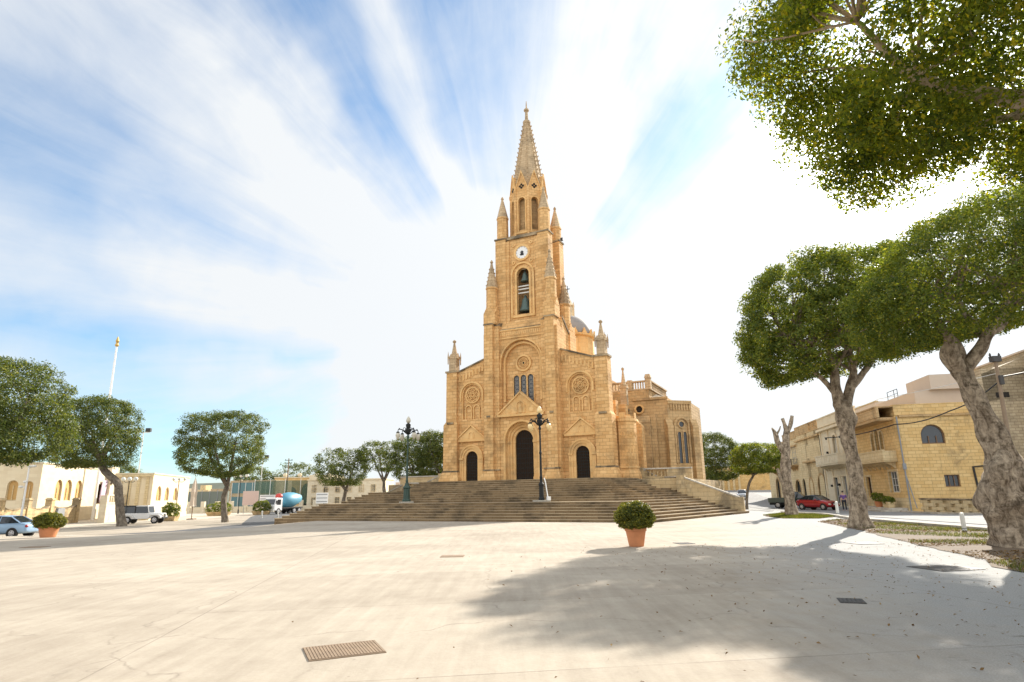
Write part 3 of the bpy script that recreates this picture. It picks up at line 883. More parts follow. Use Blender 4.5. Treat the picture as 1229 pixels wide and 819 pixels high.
# --- octagon and spire
b = MB()
AP = 1.55
fw = AP * math.tan(R(22.5))
for k in range(8):
    b.M = rotz(0, TY, k * math.pi / 4)
    b.wall(-fw, fw, 24.3, 28.9, -AP, -AP + 0.28, [(0, 0.34, 24.95, 27.85)], 12)
    b.prism([(-fw, 28.9), (fw, 28.9), (0.06, 30.7), (-0.06, 30.7)], -AP, -AP + 0.3)
    b.box(-0.1, 0.1, -AP * 1.0823 - 0.1, -AP + 0.1, 24.4, 28.9) if False else None
b.M = None
for k in range(8):
    t = R(22.5 + 45 * k)
    r = AP / math.cos(R(22.5))
    b.lathe(r * math.cos(t), TY + r * math.sin(t), [(0.13, 24.3), (0.11, 28.6), (0.17, 28.75), (0.17, 28.95), (0.05, 29.2)], 8)
lantern = b.build('lantern', G, tower)
b = MB()
for k in range(8):
    b.M = rotz(0, TY, k * math.pi / 4)
    b.ring(0, 27.85, 0.34, 0.44, -AP - 0.06, -AP + 0.05, 24.8, 12)
    b.prism([(-fw - 0.04, 28.85), (-fw - 0.04, 29.02), (0, 30.95), (0, 30.72)], -AP - 0.10, -AP + 0.05)
    b.prism([(fw + 0.04, 28.85), (0, 30.72), (0, 30.95), (fw + 0.04, 29.02)], -AP - 0.10, -AP + 0.05)
    b.box(-fw, fw, -AP - 0.06, -AP + 0.02, 24.62, 24.8)
b.build('gable_coping', GT, lantern)
b = MB()
for k in range(8):
    b.M = rotz(0, TY, k * math.pi / 4)
    for q in range(4):
        t = math.pi / 2 * q
        b.lathe(0.16 * math.cos(t), 29.35 + 0.16 * math.sin(t), [(0.115, -AP - 0.012), (0.115, -AP + 0.01)], 10, 0, 'y')
b.build('quatrefoil', M['void'], lantern)
b = MB(); b.lathe(0, TY, [(1.15, 24.4), (1.15, 28.8)], 8, R(22.5))
b.build('lantern_core', M['gold_old'], lantern)
b = MB()
b.lathe(0, TY, [(1.52, 28.9), (1.50, 29.6), (0.30, 36.7), (0.38, 36.85), (0.38, 37.0), (0.17, 37.2), (0.13, 38.1), (0.26, 38.2), (0.26, 38.35), (0.08, 38.5), (0.03, 39.3)], 8, R(22.5))
spire = b.build('spire', M['spire'], lantern)
b = MB()
for k in range(8):
    t = R(22.5 + 45 * k)
    pts = []
    for z, r in ((29.6, 1.52), (36.7, 0.32)):
        pts.append((r * math.cos(t), TY + r * math.sin(t), z))
    b.tube(pts, [0.06, 0.04], 5)
    for j in range(15):
        f = (j + 0.5) / 15
        r = 1.54 + (0.34 - 1.54) * f + 0.05
        z = 29.6 + 7.1 * f
        b.frustum((r * math.cos(t) - 0.04, r * math.cos(t) + 0.04, TY + r * math.sin(t) - 0.04, TY + r * math.sin(t) + 0.04, z - 0.05),
                  (r * math.cos(t) * 1.05 - 0.04, r * math.cos(t) * 1.05 + 0.04, TY + r * math.sin(t) * 1.05 - 0.04, TY + r * math.sin(t) * 1.05 + 0.04, z + 0.10))
b.build('crocket_rib', M['spire'], spire)

# --- nave, clerestory, crossing, transept, dome behind the facade
b = MB()
b.box(-6.9, 6.45, 0.45, 9.0, ZB - 1.5, 8.9)
b.add([(-6.9, 0.46, 8.9), (6.45, 0.46, 8.9), (6.45, 9, 8.9), (-6.9, 9, 8.9), (-3, 0.46, 11.6), (3, 0.46, 11.6), (3, 9, 11.6), (-3, 9, 11.6)], [(0, 1, 5, 4), (1, 2, 6, 5), (2, 3, 7, 6), (3, 0, 4, 7), (4, 5, 6, 7)])
b.box(-3.0, 3.0, 4.2, 24.0, ZB, 13.2)
for sg in (-1, 1):           # raking walls that stiffen the tower
    a, c = sorted((2.75 * sg, 3.35 * sg))
    b.add([(a, 0.8, 12), (c, 0.8, 12), (c, 0.8, 16.3), (a, 0.8, 16.3), (a, 4.8, 12), (c, 4.8, 12), (c, 4.8, 13.2), (a, 4.8, 13.2)],
          [(0, 1, 2, 3), (7, 6, 5, 4), (0, 4, 5, 1), (1, 5, 6, 2), (2, 6, 7, 3), (3, 7, 4, 0)])
# flank piers that show past the right corner
for x, y in ((6.75, 2.6), (6.75, 5.6)):
    b.box(x - 0.3, x + 0.55, y - 0.35, y + 0.35, ZB - 0.5, 9.0)
nave = b.build('nave', G, church)
for sg in (-1, 1):
    b = MB()
    a, c = sorted((2.70 * sg, 3.42 * sg))
    b.add([(a, 0.9, 16.3), (c, 0.9, 16.3), (c, 0.9, 16.48), (a, 0.9, 16.48), (a, 4.9, 13.2), (c, 4.9, 13.2), (c, 4.9, 13.38), (a, 4.9, 13.38)],
          [(0, 1, 2, 3), (7, 6, 5, 4), (0, 4, 5, 1), (1, 5, 6, 2), (2, 6, 7, 3), (3, 7, 4, 0)])
    b.build('raking_coping', WE, nave)
b = MB()
b.box(6.3, 6.62, 0.8, 9.0, 8.9, 9.05)
b.build('coping', WE, nave)
b = MB()
pinnacle(b, 7.05, 5.9, 0.55, 9.0, 10.6, 12.4, False)
b.build('pinnacle', M['spire'], nave)
for x in (-2.6, 0.6):
    pass
b = MB()
b.arch_panel(0, 0.45, 5.2, 8.2, 0, 0.05)
# stair turret at the right corner: canted faces, niche and medallion
b = MB()
cx, cy = 8.15, 1.7
b.lathe(cx, cy, [(1.1, ZB - 0.4), (1.1, ZB + 0.2), (0.90, ZB + 0.8), (0.88, 7.0), (0.96, 7.1), (0.96, 7.3)], 8, R(22.5))
b.box(8.2, 9.0, 3.6, 4.5, ZB - 1, 6.9)
b.frustum((8.2, 9.0, 3.6, 4.5, 6.9), (8.2, 8.4, 3.6, 4.5, 7.6))
b.box(6.6, 8.3, 3.7, 4.4, ZB - 1, 6.6)
b.box(6.6, 7.6, 1.0, 3.0, ZB, 7.2)
b.lathe(cx, cy, [(0.80, 7.3), (0.80, 7.5)], 8, R(22.5))
st = b.build('stair_turret', G, church)
b = MB()
for k in range(8):
    b.M = rotz(cx, cy, k * math.pi / 4)
    q = -0.88 * math.cos(R(22.5))
    b.box(-0.22, 0.22, q - 0.05, q + 0.02, 7.32, 7.75) if k % 2 == 0 else None
    b.ring(0, 6.05, 0.12, 0.19, q - 0.04, q + 0.02, None, 8, True)
    b.ring(0, 5.1, 0.11, 0.17, q - 0.04, q + 0.02, 3.75, 8)
b.M = None
b.lathe(cx, cy, [(0.99, ZB + 0.80), (0.99, ZB + 0.92)], 8, R(22.5))
b.build('moulding', GT, st)
b = MB()
for k in range(8):
    b.M = rotz(cx, cy, k * math.pi / 4)
    q = -0.88 * math.cos(R(22.5))
    b.arch_panel(0, 0.11, 3.75, 5.1, q - 0.006, 0.01, 8)
b.build('niche', M['gold_old'], st)

b = MB()
b.box(-10.1, 10.1, 9.0, 17.0, ZB - 1.6, 9.9)
b.box(-8.5, 8.5, 9.15, 16.8, 9.9, 10.75)
poly = [(10.1, 9.0), (11.9, 10.6), (11.9, 15.4), (10.1, 17.0)]
b.slab(poly, ZB - 1.8, 9.45)
b.slab([(-p[0], p[1]) for p in poly][::-1], ZB - 1.8, 9.45)
b.box(6.9, 8.6, 8.2, 9.0, ZB, 7.7)
b.frustum((6.9, 8.6, 8.2, 9.0, 7.7), (6.9, 8.6, 8.7, 9.0, 8.3))
tr = b.build('transept', M['gold_old'], church)
b = MB()
b.frustum((-9.9, 9.9, 9.3, 16.7, 9.95), (-8.0, 8.0, 12.5, 13.5, 10.9))
b.slab([(10.1, 9.2), (11.7, 10.7), (11.7, 15.3), (10.1, 16.8)], 9.45, 9.55)
b.build('transept_roof', M['weathered'], tr)
b = MB()
# cornice, buttresses and corbel tables of the end wall
L = math.hypot(1.8, 1.6)
b.M = Matrix.Translation((10.1, 9.0, 0)) @ Matrix.Rotation(math.atan2(1.6, 1.8), 4, 'Z')
b.box(0, L, -0.12, 0.3, 9.3, 9.6)
for i in range(8):
    b.box(0.25 + i * 0.27, 0.40 + i * 0.27, -0.10, 0.02, 8.75, 9.25)
b.box(-0.35, 0.25, -0.45, 0.1, ZB - 1, 7.2)
b.frustum((-0.35, 0.25, -0.45, 0.1, 7.2), (-0.35, 0.25, -0.1, 0.1, 7.9))
b.box(L - 0.25, L + 0.35, -0.45, 0.1, ZB - 1, 7.2)
b.frustum((L - 0.25, L + 0.35, -0.45, 0.1, 7.2), (L - 0.25, L + 0.35, -0.1, 0.1, 7.9))
cxw = L / 2 + 0.05
b.ring(cxw, 7.35, 0.62, 0.78, -0.14, 0.02, 4.0, 14)
b.ring(cxw, 7.45, 0.25, 0.36, -0.10, 0.02, None, 10, True)
for k in (-1, 1):
    b.ring(cxw + k * 0.28, 6.6, 0.17, 0.23, -0.10, 0.02, 4.0, 10)
b.M = None
b.box(7.0, 10.2, 8.86, 9.05, 9.75, 9.95)
b.box(8.62, 9.1, 8.55, 9.02, ZB - 1, 8.4)
b.build('transept_ornament', M['gold_old'], tr)
b = MB()
b.M = Matrix.Translation((10.1, 9.0, 0)) @ Matrix.Rotation(math.atan2(1.6, 1.8), 4, 'Z')
for k in (-1, 1):
    b.arch_panel(cxw + k * 0.28, 0.17, 4.0, 6.6, -0.012, 0.03, 10)
b.lathe(cxw, 7.45, [(0.25, -0.012), (0.25, 0.01)], 14, 0, 'y')
b.M = None
b.build('window', M['leadglass'], tr)
b = MB()
b.ring(7.55, 9.2 - 0.25, 0.30, 0.45, 8.84, 9.02, None, 12, True)
b.build('round_window', GT, tr)
b = MB(); b.lathe(7.55, 8.95, [(0.30, 8.97), (0.30, 8.99)], 16, 0, 'y')
b.build('round_pane', M['void'], tr)
b = MB()
# roof balustrade with piers
def balustrade(b, x0, x1, y, z0, z1, n, t=0.16):
    b.box(x0, x1, y - t, y + t, z0, z0 + 0.14)
    b.box(x0, x1, y - t - 0.04, y + t + 0.04, z1 - 0.13, z1)
    for i in range(n):
        x = x0 + (x1 - x0) * (i + 0.5) / n
        w = (x1 - x0) / n * 0.22
        b.box(x - w, x + w, y - t * 0.6, y + t * 0.6, z0 + 0.14, z1 - 0.13)
balustrade(b, 4.6, 6.6, 9.3, 10.75, 11.65, 7)
balustrade(b, 6.9, 8.3, 9.3, 10.75, 11.65, 6)
b.box(6.5, 6.95, 9.05, 9.5, 10.75, 11.75)
b.box(8.2, 8.7, 9.05, 9.5, 10.75, 11.85)
b.frustum((8.15, 8.75, 9.0, 9.55, 11.85), (8.25, 8.65, 9.1, 9.45, 12.2))
b.M = Matrix.Translation((8.5, 9.3, 0)) @ Matrix.Rotation(R(90), 4, 'Z')
balustrade(b, 0.3, 7.0, 0.0, 10.75, 11.65, 24)
b.M = None
b.build('roof_balustrade', M['spire'], tr)

b = MB()
DY = 11.6
b.lathe(0, DY, [(3.0, 12.5), (3.0, 14.6), (2.55, 14.8), (2.5, 16.9), (2.72, 17.0), (2.72, 17.2)], 16)
for k in range(16):
    t = 2 * math.pi * (k + 0.5) / 16
    r = 2.6
    b.M = Matrix.Translation((0, DY, 0)) @ Matrix.Rotation(t, 4, 'Z')
    b.prism([(-0.36, 17.0), (0.36, 17.0), (0, 17.75)], -2.70, -2.52)
b.M = None
drum = b.build('dome_drum', M['gold_trim'], church)
b = MB()
prof = [(2.5 * math.cos(R(a)), 17.2 + 2.35 * math.sin(R(a))) for a in range(0, 80, 8)] + [(0.55, 19.35)]
b.lathe(0, DY, prof, 32)
b.build('dome_shell', M['dome'], drum, smooth=True)
b = MB()
b.lathe(0, DY, [(0.72, 19.2), (0.72, 19.5), (0.45, 19.6), (0.45, 20.6), (0.62, 20.7), (0.5, 20.9), (0.22, 21.5), (0.10, 22.0), (0.12, 22.1), (0.03, 22.2)], 10)
for k in range(6):
    t = math.pi / 3 * k
    b.lathe(0.60 * math.cos(t), DY + 0.60 * math.sin(t), [(0.09, 19.5), (0.09, 20.5), (0.12, 20.6), (0.02, 21.1)], 6)
b.build('dome_lantern', M['white_stone'], drum)
b = MB()
b.box(-0.035, 0.035, DY - 0.035, DY + 0.035, 22.1, 22.95)
b.box(-0.25, 0.25, DY - 0.03, DY + 0.03, 22.55, 22.63)
b.build('cross', M['iron'], drum)

# ------------------------------------------------------------------ stairs
def inset_poly(front, hw_f, hw_b, back):
    return [(-hw_f, -front), (hw_f, -front), (hw_b, back), (-hw_b, back)]
b = MB()
TR = 0.34
levels = []
# lower flight: 7 risers; middle flight 5; upper flight 5
z = 0.0
n_low, n_mid, n_up = 7, 5, 5
fr, hf, hb = 13.4, 13.6, 16.9
rise = ZB / (n_low + n_mid + n_up)
rnd = random.Random(4)
zz = 0.0
for i in range(n_low):
    f = fr - i * TR
    zz = rise * (i + 1)
    levels.append((f, hf - i * 0.36, hb - i * 0.50, zz))
base = levels[-1]
for i in range(n_mid):
    f = 9.6 - i * TR
    zz += rise
    levels.append((f, 10.9 - i * 0.36, 13.4 - i * 0.42, zz))
for i in range(n_up):
    f = 5.4 - i * TR
    zz += rise
    levels.append((f, 8.9 - i * 0.30, 10.6 - i * 0.36, zz))
bn = MB()
def stair_block(b, f, h1, h2, zt, zb, back):
    # nosing row slightly proud of the body
    p = inset_poly(f, h1, h2, back)
    b.slab(p, zb, zt - 0.045)
    q = inset_poly(f + 0.04, h1 + 0.04, h2 + 0.04, back)
    bn.slab(q, zt - 0.045, zt)
for i, (f, h1, h2, zt) in enumerate(levels):
    zb = zt - rise if i else -1.2
    stair_block(b, f, h1, h2, zt, zb + 0.0, 1.5)
stairs = thing('church_steps', 'broad worn stone steps fanning out in three flights below the church front', 'steps', (FX, FY, 0), R(-FA))
b.build('riser', M['step'], stairs)
bn.build('tread', M['tread'], stairs)
# terrace behind, beside the church
b = MB()
b.box(-14.5, 12.5, 0.95, 22.0, -2.0, ZB - 0.06)
ter = b.build('terrace', M['parapet'], None)
ter.location = (FX, FY, 0); ter.rotation_euler = (0, 0, R(-FA))
struct(ter)

def sloped_rail(b, p0, p1, zt0, zt1, zb0, zb1, t=0.2):
    """solid parapet wall between two plan points with sloping top"""
    d = Vector((p1[0] - p0[0], p1[1] - p0[1])).normalized()
    n = Vector((-d.y, d.x)) * t
    def q(p, z, s, e=1.0):
        return (p[0] + n.x * s * e, p[1] + n.y * s * e, z)
    b.add([q(p0, zb0, -1), q(p1, zb1, -1), q(p1, zb1, 1), q(p0, zb0, 1), q(p0, zt0, -1), q(p1, zt1, -1), q(p1, zt1, 1), q(p0, zt0, 1)],
          [(0, 3, 2, 1), (4, 5, 6, 7), (0, 1, 5, 4), (1, 2, 6, 5), (2, 3, 7, 6), (3, 0, 4, 7)])
def cop(b, p0, p1, zt0, zt1, t=0.27, h=0.11):
    sloped_rail(b, p0, p1, zt0 + h, zt1 + h, zt0 + 0.002, zt1 + 0.002, t)
def rail_balusters(b, p0, p1, zb, zt, n):
    L = math.hypot(p1[0] - p0[0], p1[1] - p0[1])
    a = math.atan2(p1[1] - p0[1], p1[0] - p0[0])
    b.M = Matrix.Translation((p0[0], p0[1], 0)) @ Matrix.Rotation(a, 4, 'Z')
    b.box(0, L, -0.16, 0.16, zb, zb + 0.15)
    for i in range(n):
        x = L * (i + 0.5) / n
        b.lathe(x, 0, [(0.09, zb + 0.15), (0.06, zb + 0.2), (0.10, zb + 0.4), (0.055, zt - 0.12), (0.09, zt - 0.06), (0.09, zt)], 8)
    b.M = None
for sg, side in ((-1, 'left'), (1, 'right')):
    t = thing('stair_parapet', 'sloping stone parapet and balustrade climbing the %s side of the church steps' % side, 'parapet', (FX, FY, 0), R(-FA), 'parapets flanking the church steps')
    A0, A1 = (16.4 * sg, 0.9), (12.4 * sg, 0.9)
    B1 = (9.9 * sg, 4.2) if sg > 0 else (-10.4, 1.3)
    C1 = (8.95 * sg, 2.3) if sg > 0 else (-8.6, 1.0)
    b = MB()
    sloped_rail(b, A0, A1, 1.05, 2.62, -1.0, -1.0, 0.24)
    sloped_rail(b, B1, C1, 2.62, 3.30, 0.5, 0.5, 0.24)
    sloped_rail(b, A1, B1, 1.95, 1.95, 0.5, 0.5, 0.22)
    for p, zt in ((A0, 1.12), (A1, 2.75), (B1, 2.75), (C1, 3.45)):
        b.box(p[0] - 0.3, p[0] + 0.3, p[1] - 0.3, p[1] + 0.3, -0.5, zt)
    b.build('parapet_wall', M['parapet'], t)
    b = MB()
    cop(b, A0, A1, 1.05, 2.62); cop(b, B1, C1, 2.62, 3.30); cop(b, A1, B1, 2.62, 2.62)
    b.build('coping', M['kerb'], t)
    b = MB()
    rail_balusters(b, A1, B1, 1.95, 2.62, 6)
    b.build('baluster_row', M['parapet'], t)
t = thing('terrace_balustrade', 'stone balustrade along the terrace edge below the church transept', 'balustrade', (FX, FY, 0), R(-FA))
b = MB()
P0, P1 = (8.95, 2.6), (12.9, 2.9)
rail_balusters(b, P0, (11.0, 2.74), 2.62, 3.30, 7)
sloped_rail(b, (11.0, 2.74), P1, 3.30, 3.30, 1.0, 1.0, 0.2)
b.build('baluster_row', M['parapet'], t)
b = MB(); cop(b, P0, P1, 3.30, 3.30)
b.build('coping', M['kerb'], t)
t = thing('terrace_wall', 'low stone wall closing the terrace left of the church', 'wall', (FX, FY, 0), R(-FA))
b = MB()
sloped_rail(b, (-8.6, 1.6), (-13.5, 1.6), 3.2, 3.2, 0, 0, 0.22)
b.build('wall_body', M['parapet'], t)
b = MB(); cop(b, (-8.6, 1.6), (-13.5, 1.6), 3.2, 3.2)
b.build('coping', M['kerb'], t)
# ------------------------------------------------------------------ trees
class VN:
    """cheap smooth noise for crowns"""
    def __init__(s, seed, n=9):
        r = np.random.default_rng(seed)
        s.k = r.normal(0, 1, (n, 3)); s.p = r.uniform(0, 6.28, n); s.a = r.uniform(0.5, 1, n)
    def __call__(s, P, f=1.0):
        v = np.zeros(len(P))
        for k, p, a in zip(s.k, s.p, s.a):
            v += a * np.sin(P @ (k * f) + p)
        return v / s.a.sum() * 1.8
def leaf_mesh(name, C, Nrm, size, mat, seed, aspect=0.5, jitter=0.9, width_var=0.4):
    """one small four-sided leaf face per point; C centres, Nrm preferred normals"""
    r = np.random.default_rng(seed)
    n = len(C)
    nm = Nrm + r.normal(0, jitter, (n, 3))
    nm /= np.linalg.norm(nm, axis=1)[:, None] + 1e-9
    t = r.normal(0, 1, (n, 3))
    t -= nm * (t * nm).sum(1)[:, None]
    t /= np.linalg.norm(t, axis=1)[:, None] + 1e-9
    b = np.cross(nm, t)
    L = (size * r.uniform(1 - width_var, 1 + width_var, n))[:, None]
    W = L * aspect
    fold = nm * L * 0.12
    V = np.empty((n, 4, 3))
    V[:, 0] = C - t * L * 0.5
    V[:, 1] = C + b * W * 0.5 + fold - t * L * 0.05
    V[:, 2] = C + t * L * 0.5
    V[:, 3] = C - b * W * 0.5 + fold - t * L * 0.05
    me = bpy.data.meshes.new(name)
    me.vertices.add(4 * n); me.loops.add(4 * n); me.polygons.add(n)
    me.vertices.foreach_set('co', V.astype(np.float32).ravel())
    me.loops.foreach_set('vertex_index', np.arange(4 * n, dtype=np.int32))
    me.polygons.foreach_set('loop_start', np.arange(0, 4 * n, 4, dtype=np.int32))
    me.update(calc_edges=True)
    me.materials.append(mat)
    o = bpy.data.objects.new(name, me)
    COL.objects.link(o)
    return o
def crown_points(c, rad, seed, nclump, per, cr, p=2.8, inner=0.22, hole=-0.55, flat=0.75, lump=0.13, holef=1.1, tilt=0.0):
    """leaf clumps spread over a trimmed, flat-bottomed crown with gaps"""
    r = np.random.default_rng(seed)
    vn, vh = VN(seed + 1), VN(seed + 2)
    rad = np.array(rad)
    d = r.normal(0, 1, (nclump, 3)); d /= np.linalg.norm(d, axis=1)[:, None]
    k = (np.abs(d) ** p).sum(1) ** (-1 / p)
    shell = np.where(r.uniform(0, 1, nclump) < inner, r.uniform(0.25, 0.8, nclump), r.uniform(0.84, 1.0, nclump))
    P = d * (k * shell)[:, None]
    P *= (1 + lump * vn(d * 2.6))[:, None]
    P[:, 2] = np.maximum(P[:, 2], -flat + 0.1 * vn(P * 2.2 + 5))
    ok = vh(P * rad * holef) > hole
    P = P[ok]; d = d[ok]
    Pw = P * rad
    Pw[:, 2] += tilt * Pw[:, 0]
    m = len(Pw)
    size = r.uniform(0.6, 1.25, m) * cr
    L = r.normal(0, 1, (m, per, 3)); L /= np.linalg.norm(L, axis=2)[:, :, None]
    L *= (r.uniform(0.15, 1, (m, per)) ** 0.5)[:, :, None]
    L[:, :, 2] *= 0.7
    Q = Pw[:, None, :] + L * size[:, None, None]
    nr = 0.8 * L + 0.55 * d[:, None, :] + np.array([0, 0, 0.5])
    return Q.reshape(-1, 3) + np.array(c), nr.reshape(-1, 3), Pw + np.array(c)
def bez(pts, n):
    """smooth polyline through pts (Catmull-Rom)"""
    P = [Vector(p) for p in pts]
    P = [P[0] * 2 - P[1]] + P + [P[-1] * 2 - P[-2]]
    out = []
    for i in range(1, len(P) - 2):
        for k in range(n):
            t = k / n
            a, b, c, d = P[i - 1], P[i], P[i + 1], P[i + 2]
            out.append(0.5 * ((2 * b) + (c - a) * t + (2 * a - 5 * b + 4 * c - d) * t * t + (3 * b - a - 3 * c + d) * t ** 3))
    out.append(P[-2])
    return out
def limb(b, pts, rads, n=12, sub=6, lump=0.10, seed=0):
    """tapered, slightly knobbly limb"""
    r = random.Random(seed)
    P = bez(pts, sub)
    R_ = [v[0] for v in bez([(q, 0, 0) for q in rads], sub)]
    ph = [r.uniform(0, 6.28) for _ in range(6)]
    up = None; vs = []; fs = []
    for i, p in enumerate(P):
        t = (P[min(i + 1, len(P) - 1)] - P[max(i - 1, 0)]).normalized()
        if up is None:
            up = t.orthogonal().normalized()
        up = (up - t * up.dot(t)).normalized()
        bb = t.cross(up)
        for k in range(n):
            a = 2 * math.pi * k / n
            w = 1 + lump * (math.sin(3 * a + ph[0] + 0.35 * i) + 0.7 * math.sin(5 * a + ph[1] - 0.5 * i) + 0.8 * math.sin(0.9 * i + ph[2]) * math.sin(2 * a + ph[3]))
            vs.append(tuple(p + (up * math.cos(a) + bb * math.sin(a)) * max(R_[i], 0.006) * w))
    for i in range(len(P) - 1):
        for k in range(n):
            fs.append((i * n + k, i * n + (k + 1) % n, (i + 1) * n + (k + 1) % n, (i + 1) * n + k))
    fs.append(tuple(range(n - 1, -1, -1))); fs.append(tuple(range((len(P) - 1) * n, len(P) * n)))
    b.add(vs, fs)
def make_tree(name, label, loc, trunk, limbs, crowns, bark, leafm, seed, leaf, group='clipped fig trees around the square', cat='tree', nclump=400, per=40, cr=0.45, twigs=24, aspect=0.5, **kw):
    """trunk/limbs: lists of (points, radii) relative to the foot; crowns: list of (centre, radii, share)"""
    t = thing(name, label, cat, loc, 0, group)
    b = MB()
    for i, (p, r) in enumerate(trunk):
        limb(b, p, r, 16, 7, 0.11, seed + i)
    allC = []; allN = []; cl = []
    for i, (c, rad, share) in enumerate(crowns):
        C, Nn, cc = crown_points(c, rad, seed * 7 + i, int(nclump * share), per, cr, **kw)
        allC.append(C); allN.append(Nn); cl.append(cc)
    cl = np.concatenate(cl)
    r = random.Random(seed)
    ends = []
    for i, (p, rr) in enumerate(limbs):
        limb(b, p, rr, 10, 5, 0.09, seed + 20 + i)
        ends.append(Vector(p[-1]))
        ends.append(Vector(p[-2]))
    # thin branches from the limb ends out to the leaf clumps
    for i in range(twigs):
        q = Vector(cl[r.randrange(len(cl))])
        e = min(ends, key=lambda v: (v - q).length * r.uniform(0.7, 1.3))
        m = e.lerp(q, 0.5) + Vector((r.uniform(-.3, .3), r.uniform(-.3, .3), r.uniform(-.1, .35)))
        limb(b, [e, m, q], [limbs[0][1][-1] * 0.75, limbs[0][1][-1] * 0.45, 0.012], 6, 4, 0.05, seed + 50 + i)
    b.build('trunk', bark, t, smooth=True)
    o = leaf_mesh('crown', np.concatenate(allC), np.concatenate(allN), leaf, leafm, seed, aspect)
    o.parent = t
    return t

# big leaning fig at the right edge
fx, fy = 13.6, 17.6
make_tree('fig_tree', 'thick grey leaning fig tree at the right edge beside the leafy verge', (fx, fy, gz(fx, fy)),
    [([(0.10, 0, -0.3), (0.06, 0, 0.2), (0.03, 0, 0.7), (-0.02, 0, 1.3), (0.04, 0, 2.0), (0.06, 0, 2.3)], [0.86, 0.68, 0.60, 0.70, 0.52, 0.38]),
     ([(0.10, 0, 1.5), (0.04, 0, 2.2), (-0.10, 0.0, 3.05), (-0.36, 0.05, 4.1), (-0.60, 0.1, 4.9)], [0.50, 0.41, 0.33, 0.25, 0.25]),
     ([(-0.45, -0.40, 1.5), (-0.42, -0.38, 1.95), (-0.1, -0.3, 2.5)], [0.16, 0.30, 0.16]),
     ([(0.3, -0.5, 0.9), (0.25, -0.55, 1.3), (0.1, -0.4, 1.7)], [0.10, 0.22, 0.10])],
    [([(-0.60, 0.1, 4.8), (-0.85, 0.0, 5.3), (-0.95, -0.2, 5.8), (-1.5, -0.4, 6.4)], [0.22, 0.24, 0.14, 0.07]),
     ([(-0.6, 0.1, 4.8), (-0.45, 0.2, 5.5), (-0.65, 0.4, 6.2), (-0.8, 0.8, 7.0)], [0.24, 0.16, 0.12, 0.08]),
     ([(-0.55, 0.1, 4.85), (-0.05, 0.0, 5.4), (0.25, -0.1, 5.85), (0.70, -0.3, 6.5), (0.9, -0.5, 7.2)], [0.22, 0.17, 0.15, 0.11, 0.06]),
     ([(0.2, -0.1, 5.8), (0.15, 0.3, 6.4), (0.1, 0.6, 7.2)], [0.14, 0.10, 0.06]),
     ([(0.3, -0.1, 5.95), (0.9, 0.1, 6.2), (1.6, 0.4, 6.9)], [0.13, 0.09, 0.05])],
    [((1.35, 0.3, 8.0), (4.1, 3.6, 2.2), 1.0)],
    M['bark'], M['leaf'], 11, 0.088, nclump=1400, per=98, cr=0.40, twigs=70, p=2.7, hole=-0.48, flat=0.66, lump=0.12, tilt=0.26)
# second fig, trunk in front of the houses
fx, fy = 14.35, 26.8
make_tree('fig_tree', 'tall pale fig tree with knotted trunk and forked limbs before the row of houses', (fx, fy, gz(fx, fy)),
    [([(0.1, 0, -0.3), (0.0, 0, 0.3), (0.05, 0, 1.5), (0.08, 0, 2.7), (0.02, 0, 3.7), (-0.02, 0, 4.6), (0.0, 0, 5.3)], [0.60, 0.40, 0.30, 0.27, 0.28, 0.40, 0.31])],
    [([(-0.1, 0, 5.1), (-0.22, 0, 5.9), (-0.18, 0, 6.6), (-0.45, -0.2, 7.6)], [0.28, 0.21, 0.18, 0.10]),
     ([(0.1, 0, 5.1), (0.40, 0, 5.9), (0.66, 0, 6.6), (0.7, 0.3, 7.6)], [0.26, 0.20, 0.16, 0.09]),
     ([(0.35, 0, 5.8), (0.95, 0, 6.4), (1.6, 0.1, 7.1), (2.1, 0.2, 7.8)], [0.17, 0.14, 0.11, 0.07]),
     ([(-0.2, 0, 5.5), (-0.7, 0.1, 6.3), (-1.3, 0.2, 7.0), (-1.8, 0.2, 7.7)], [0.13, 0.10, 0.08, 0.05])],
    [((-0.22, 0.2, 9.25), (3.5, 3.5, 2.95), 1.0)],
    M['bark'], M['leaf'], 23, 0.115, nclump=1350, per=92, cr=0.42, twigs=80, p=2.6, hole=-0.38, flat=0.84, inner=0.16, lump=0.12, tilt=0.20)
# near fig whose crown hangs into the picture from the upper right
fx, fy = 11.0, 5.2
make_tree('fig_tree', 'near fig tree whose leafy crown hangs over the upper right corner against the sun', (fx, fy, 0),
    [([(0.1, 0, -0.3), (0.0, 0, 0.3), (-0.1, 0, 1.8), (-0.4, 0.1, 3.6), (-0.7, 0.2, 4.7)], [0.85, 0.62, 0.5, 0.42, 0.40])],
    [([(-0.7, 0.2, 4.6), (-2.0, 0.7, 5.35), (-4.0, 1.2, 6.0), (-5.0, 1.35, 6.15), (-6.0, 1.4, 6.5), (-6.6, 1.4, 7.3)], [0.36, 0.20, 0.15, 0.105, 0.07, 0.03]),
     ([(-0.7, 0.2, 4.6), (-1.2, -0.6, 6.0), (-2.6, -1.4, 7.2), (-4.2, -1.8, 7.9)], [0.32, 0.22, 0.14, 0.06]),
     ([(-0.6, 0.2, 4.6), (-0.4, 1.2, 6.0), (-0.8, 2.5, 7.2), (-1.5, 3.6, 7.9)], [0.32, 0.22, 0.14, 0.06]),
     ([(-4.0, 1.2, 6.0), (-4.4, 1.9, 6.25), (-4.7, 2.9, 6.6)], [0.10, 0.06, 0.03])],
    [((-2.1, 0.35, 7.75), (5.6, 4.45, 2.35), 1.0), ((-5.2, 3.5, 6.95), (1.5, 1.3, 0.8), 0.045)],
    M['bark_sunlit'], M['leaf_near'], 37, 0.068, nclump=4900, per=86, cr=0.34, twigs=150, p=2.6, hole=-0.42, flat=0.74, inner=0.18, holef=0.85)
